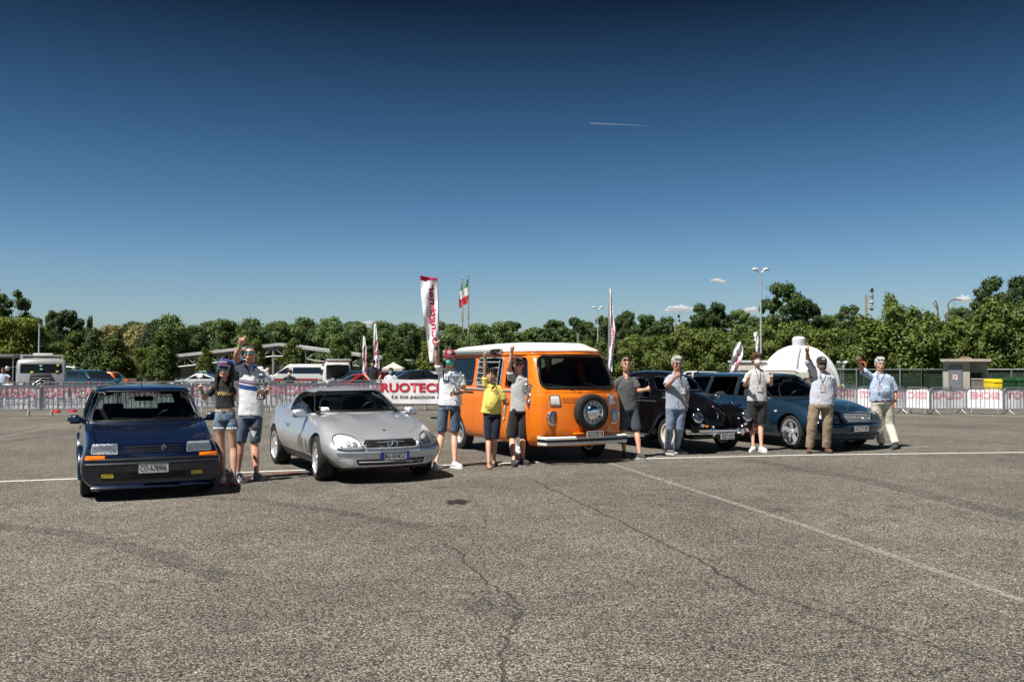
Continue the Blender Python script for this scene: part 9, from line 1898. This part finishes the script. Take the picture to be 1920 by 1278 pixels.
# ---- 10 waving man
p = Person('white haired man in a light blue shirt and cream trousers waving beside the estate car', (1660, 839), 1.05)
p.head(1650, 682, 1.05, R(-4), 0, 2, hair_grey, 'grey', None, None, True)
p.arm((1632, 703), (1617, 694, -0.06), (1611, 679, -0.18), 1.0, 'wave');
p.arm((1670, 705), (1679, 733, 0.02), (1678, 753, -0.04), 1.0, 'rest'); p.band((1679, 733, 0.02), (1678, 753, -0.04), 0.9, 0.031, black, name='watch')
p.sk.tube([p.P(1650, 703), p.P(1650, 690)], [0.064, 0.060], 12)
l1 = p.leg((1643, 755), (1646, 797), (1650, 829), (1648, 841), 0.72); s1_ = p.lastleg; l2 = p.leg((1664, 755), (1668, 797), (1673, 831), (1673, 843), 0.72); s2_ = p.lastleg
lb = cloth('light_blue_linen', (0.40, 0.50, 0.66)); p.shirt((1650, 700), (1632, 703), (1670, 705), ((1617, 694, -0.06), 0.92, 1.05), ((1679, 733, 0.02), 0.95, 1.0), (1653, 752), (23, 22.5, 22), lb, 21, wr=0.010, belly=0.02)
for sg in (-1, 1): q = MB(); q.tube([p.P(1650, 695, 0.05), p.P(1650 + sg * 7, 697, -0.02), p.P(1650 + sg * 6, 706, -0.125)], [0.012, 0.020, 0.010], 6, flat=0.5); p.part('collar', q.mesh(), lb, p.shirt_o)
p.bottoms((1653, 752), 21, [(*l1, 1.96), (*l2, 1.96)], cloth('cream_trousers', (0.56, 0.52, 0.44)), 'trousers', 22, wr=0.007); p.belt((1653, 750.5), 21.6, cloth('brown_belt', (0.06, 0.025, 0.015)))
ns = cloth('navy_suede_shoe', (0.03, 0.045, 0.06)); p.shoe(ns, bsole, s1_); p.shoe(ns, bsole, s2_); p.finish(2)
name_badge(p, (1650, 699), (1643.5, 728), 'white visitor badge on the light blue shirt of the waving man', 0.13, 0.095)
q = MB(); q.ball((0, 0, 0), (0.035, 0.012, 0.055), 6); c_ = p.o + p.P(1671, 764, -0.06); tag(q.build('held_mask', mat('pale_blue_mask', (0.30, 0.55, 0.70), 0.7, var=0.1), None, 60, loc=c_), 'pale blue face mask dangling from the hand of the waving man', 'face mask')
# ---- people behind the barriers: fewer details, they are a few pixels tall
def bystander(label, px, py_head, Y, shirt, skin=1, hair=None, mask=None, specs=None, pose='stand', style='short', trousers=None, lean=0.0):
  s_ = F_PX / Y; hd = py_head; p = Person(label, None, 0.98, 0, 'spectators behind the barriers', Y=Y, fx=px) if False else None
  p = Person.__new__(Person); X = (px - 960) / F_PX * Y; p.Y = Y; p.g = Vector((X, Y, gz(X, Y))); p.o = Vector((X, Y, 0)); p.root = thing('person', label, 'person', p.o, 0, 'spectators behind the barriers'); p.b = 0.98; p.sk = MB(); p.parts = []; p.yaw = 0; p.px = s_
  m_ = lambda dx, dz, dy=0.0: (px + dx * s_, hd - dz * s_, dy)
  p.head(px, hd, 1.0, 0, 0, skin, hair or hair_dark, style, specs, mask, False); top = lambda z: hd + (1.60 - z) * s_
  sh = 0.185; L1 = (px - sh * s_ + lean * s_, top(1.40)); R1 = (px + sh * s_ + lean * s_, top(1.40))
  if pose == 'lean': e1, w1 = (px - 0.30 * s_ + lean * s_, top(1.15), -0.12), (px - 0.12 * s_ + lean * s_, top(0.98), -0.34); e2, w2 = (px + 0.30 * s_, top(1.14), 0.02), (px + 0.20 * s_, top(0.95), -0.22)
  elif pose == 'hip': e1, w1 = (px - 0.36 * s_, top(1.14), 0.02), (px - 0.17 * s_, top(1.05), -0.08); e2, w2 = (px + 0.40 * s_, top(1.18), 0.0), (px + 0.18 * s_, top(1.04), -0.10)
  else: e1, w1 = (px - 0.25 * s_, top(1.12), 0.03), (px - 0.23 * s_, top(0.88), -0.05); e2, w2 = (px + 0.25 * s_, top(1.12), 0.03), (px + 0.23 * s_, top(0.88), -0.05)
  p.arm(L1, e1, w1, 0.95, 'rest'); p.arm(R1, e2, w2, 0.95, 'rest'); p.sk.tube([p.P(px, top(1.44)), p.P(px, top(1.54))], [0.055, 0.052], 10); sf = 0.55
  p.shirt((px, top(1.45)), L1, R1, (e1, sf), (e2, sf), (px, top(0.92)), (0.19 * s_, 0.175 * s_, 0.185 * s_), shirt, int(px) % 17)
  lg = []
  for sg in (-1, 1):
    hp, kn = p.P(px + sg * 0.09 * s_, top(0.90)), p.P(px + sg * 0.10 * s_, top(0.48)); g0 = p.g.z; an = Vector((sg * 0.11, 0.02, g0 + 0.08)); p.sk.tube([hp, kn, an], [0.05, 0.04, 0.032], 8); lg.append((hp, kn, an, 1.95)); f = Vector((sg * 0.2, -1, 0)).normalized(); q = MB(); h = an - f * 0.05; h.z = g0 + 0.035; q.tube([h, h + f * 0.13, h + f * 0.24], [0.04, 0.045, 0.03], 8, flat=0.75); p.part('shoe', q.mesh(), black_cot)
  p.bottoms((px, top(0.94)), 0.18 * s_, lg, trousers or denim, 'trousers', 3); p.finish(skin)
  return p
ltblue = cloth('faded_light_blue', (0.42, 0.50, 0.66)); navy_t = cloth('navy_tee', (0.008, 0.012, 0.03))
bystander('bald man in a white shirt between the striped polo man and the white van', 502, 694, 34.5, white_cot, 2, hair_dark, None, 'dark', 'stand', 'bald')
bystander('woman in a black top with hands on hips standing before the white van', 543, 698, 37.0, black_cot, 0, hair_brown, MATS['white_ffp_mask'], None, 'hip', 'mop')
p = bystander('dark haired man in a navy tee leaning on the barrier behind the coupe', 699, 680, 33.4, navy_t, 3, hair_dark, mat('sand_mask', (0.55, 0.45, 0.25), 0.7), 'dark', 'lean', 'mop', lean=0.0)
bystander('woman in a white lace top and blue mask behind the red lettered banner', 733, 695, 35.0, white_cot, 1, hair_dark, mat('pale_blue_mask', (0.30, 0.55, 0.70), 0.7), None, 'stand', 'short')
bystander('man in a pale blue shirt under the awning at the far left edge', 6, 694, 41.5, ltblue, 1, hair_dark, None, 'dark', 'hip', 'short')
bystander('second figure in a white top lower down by the far left awning', 17, 712, 40.0, white_cot, 1, hair_dark, None, None, 'stand', 'short')
bystander('spectator in pink by the beige gazebo', 752, 696, 78, cloth('pink_top', (0.55, 0.25, 0.28)), 1)
bystander('spectator in white walking right of the beige gazebo', 782, 697, 76, white_cot, 1)
bystander('spectator in a red top beside the white one', 777, 699, 80, cloth('red_top', (0.45, 0.04, 0.05)), 0)
bystander('stooping spectator in a pale teal shirt seen through the estate windscreen', 1516, 714, 34.8, cloth('teal_shirt', (0.25, 0.42, 0.45)), 1, hair_brown)
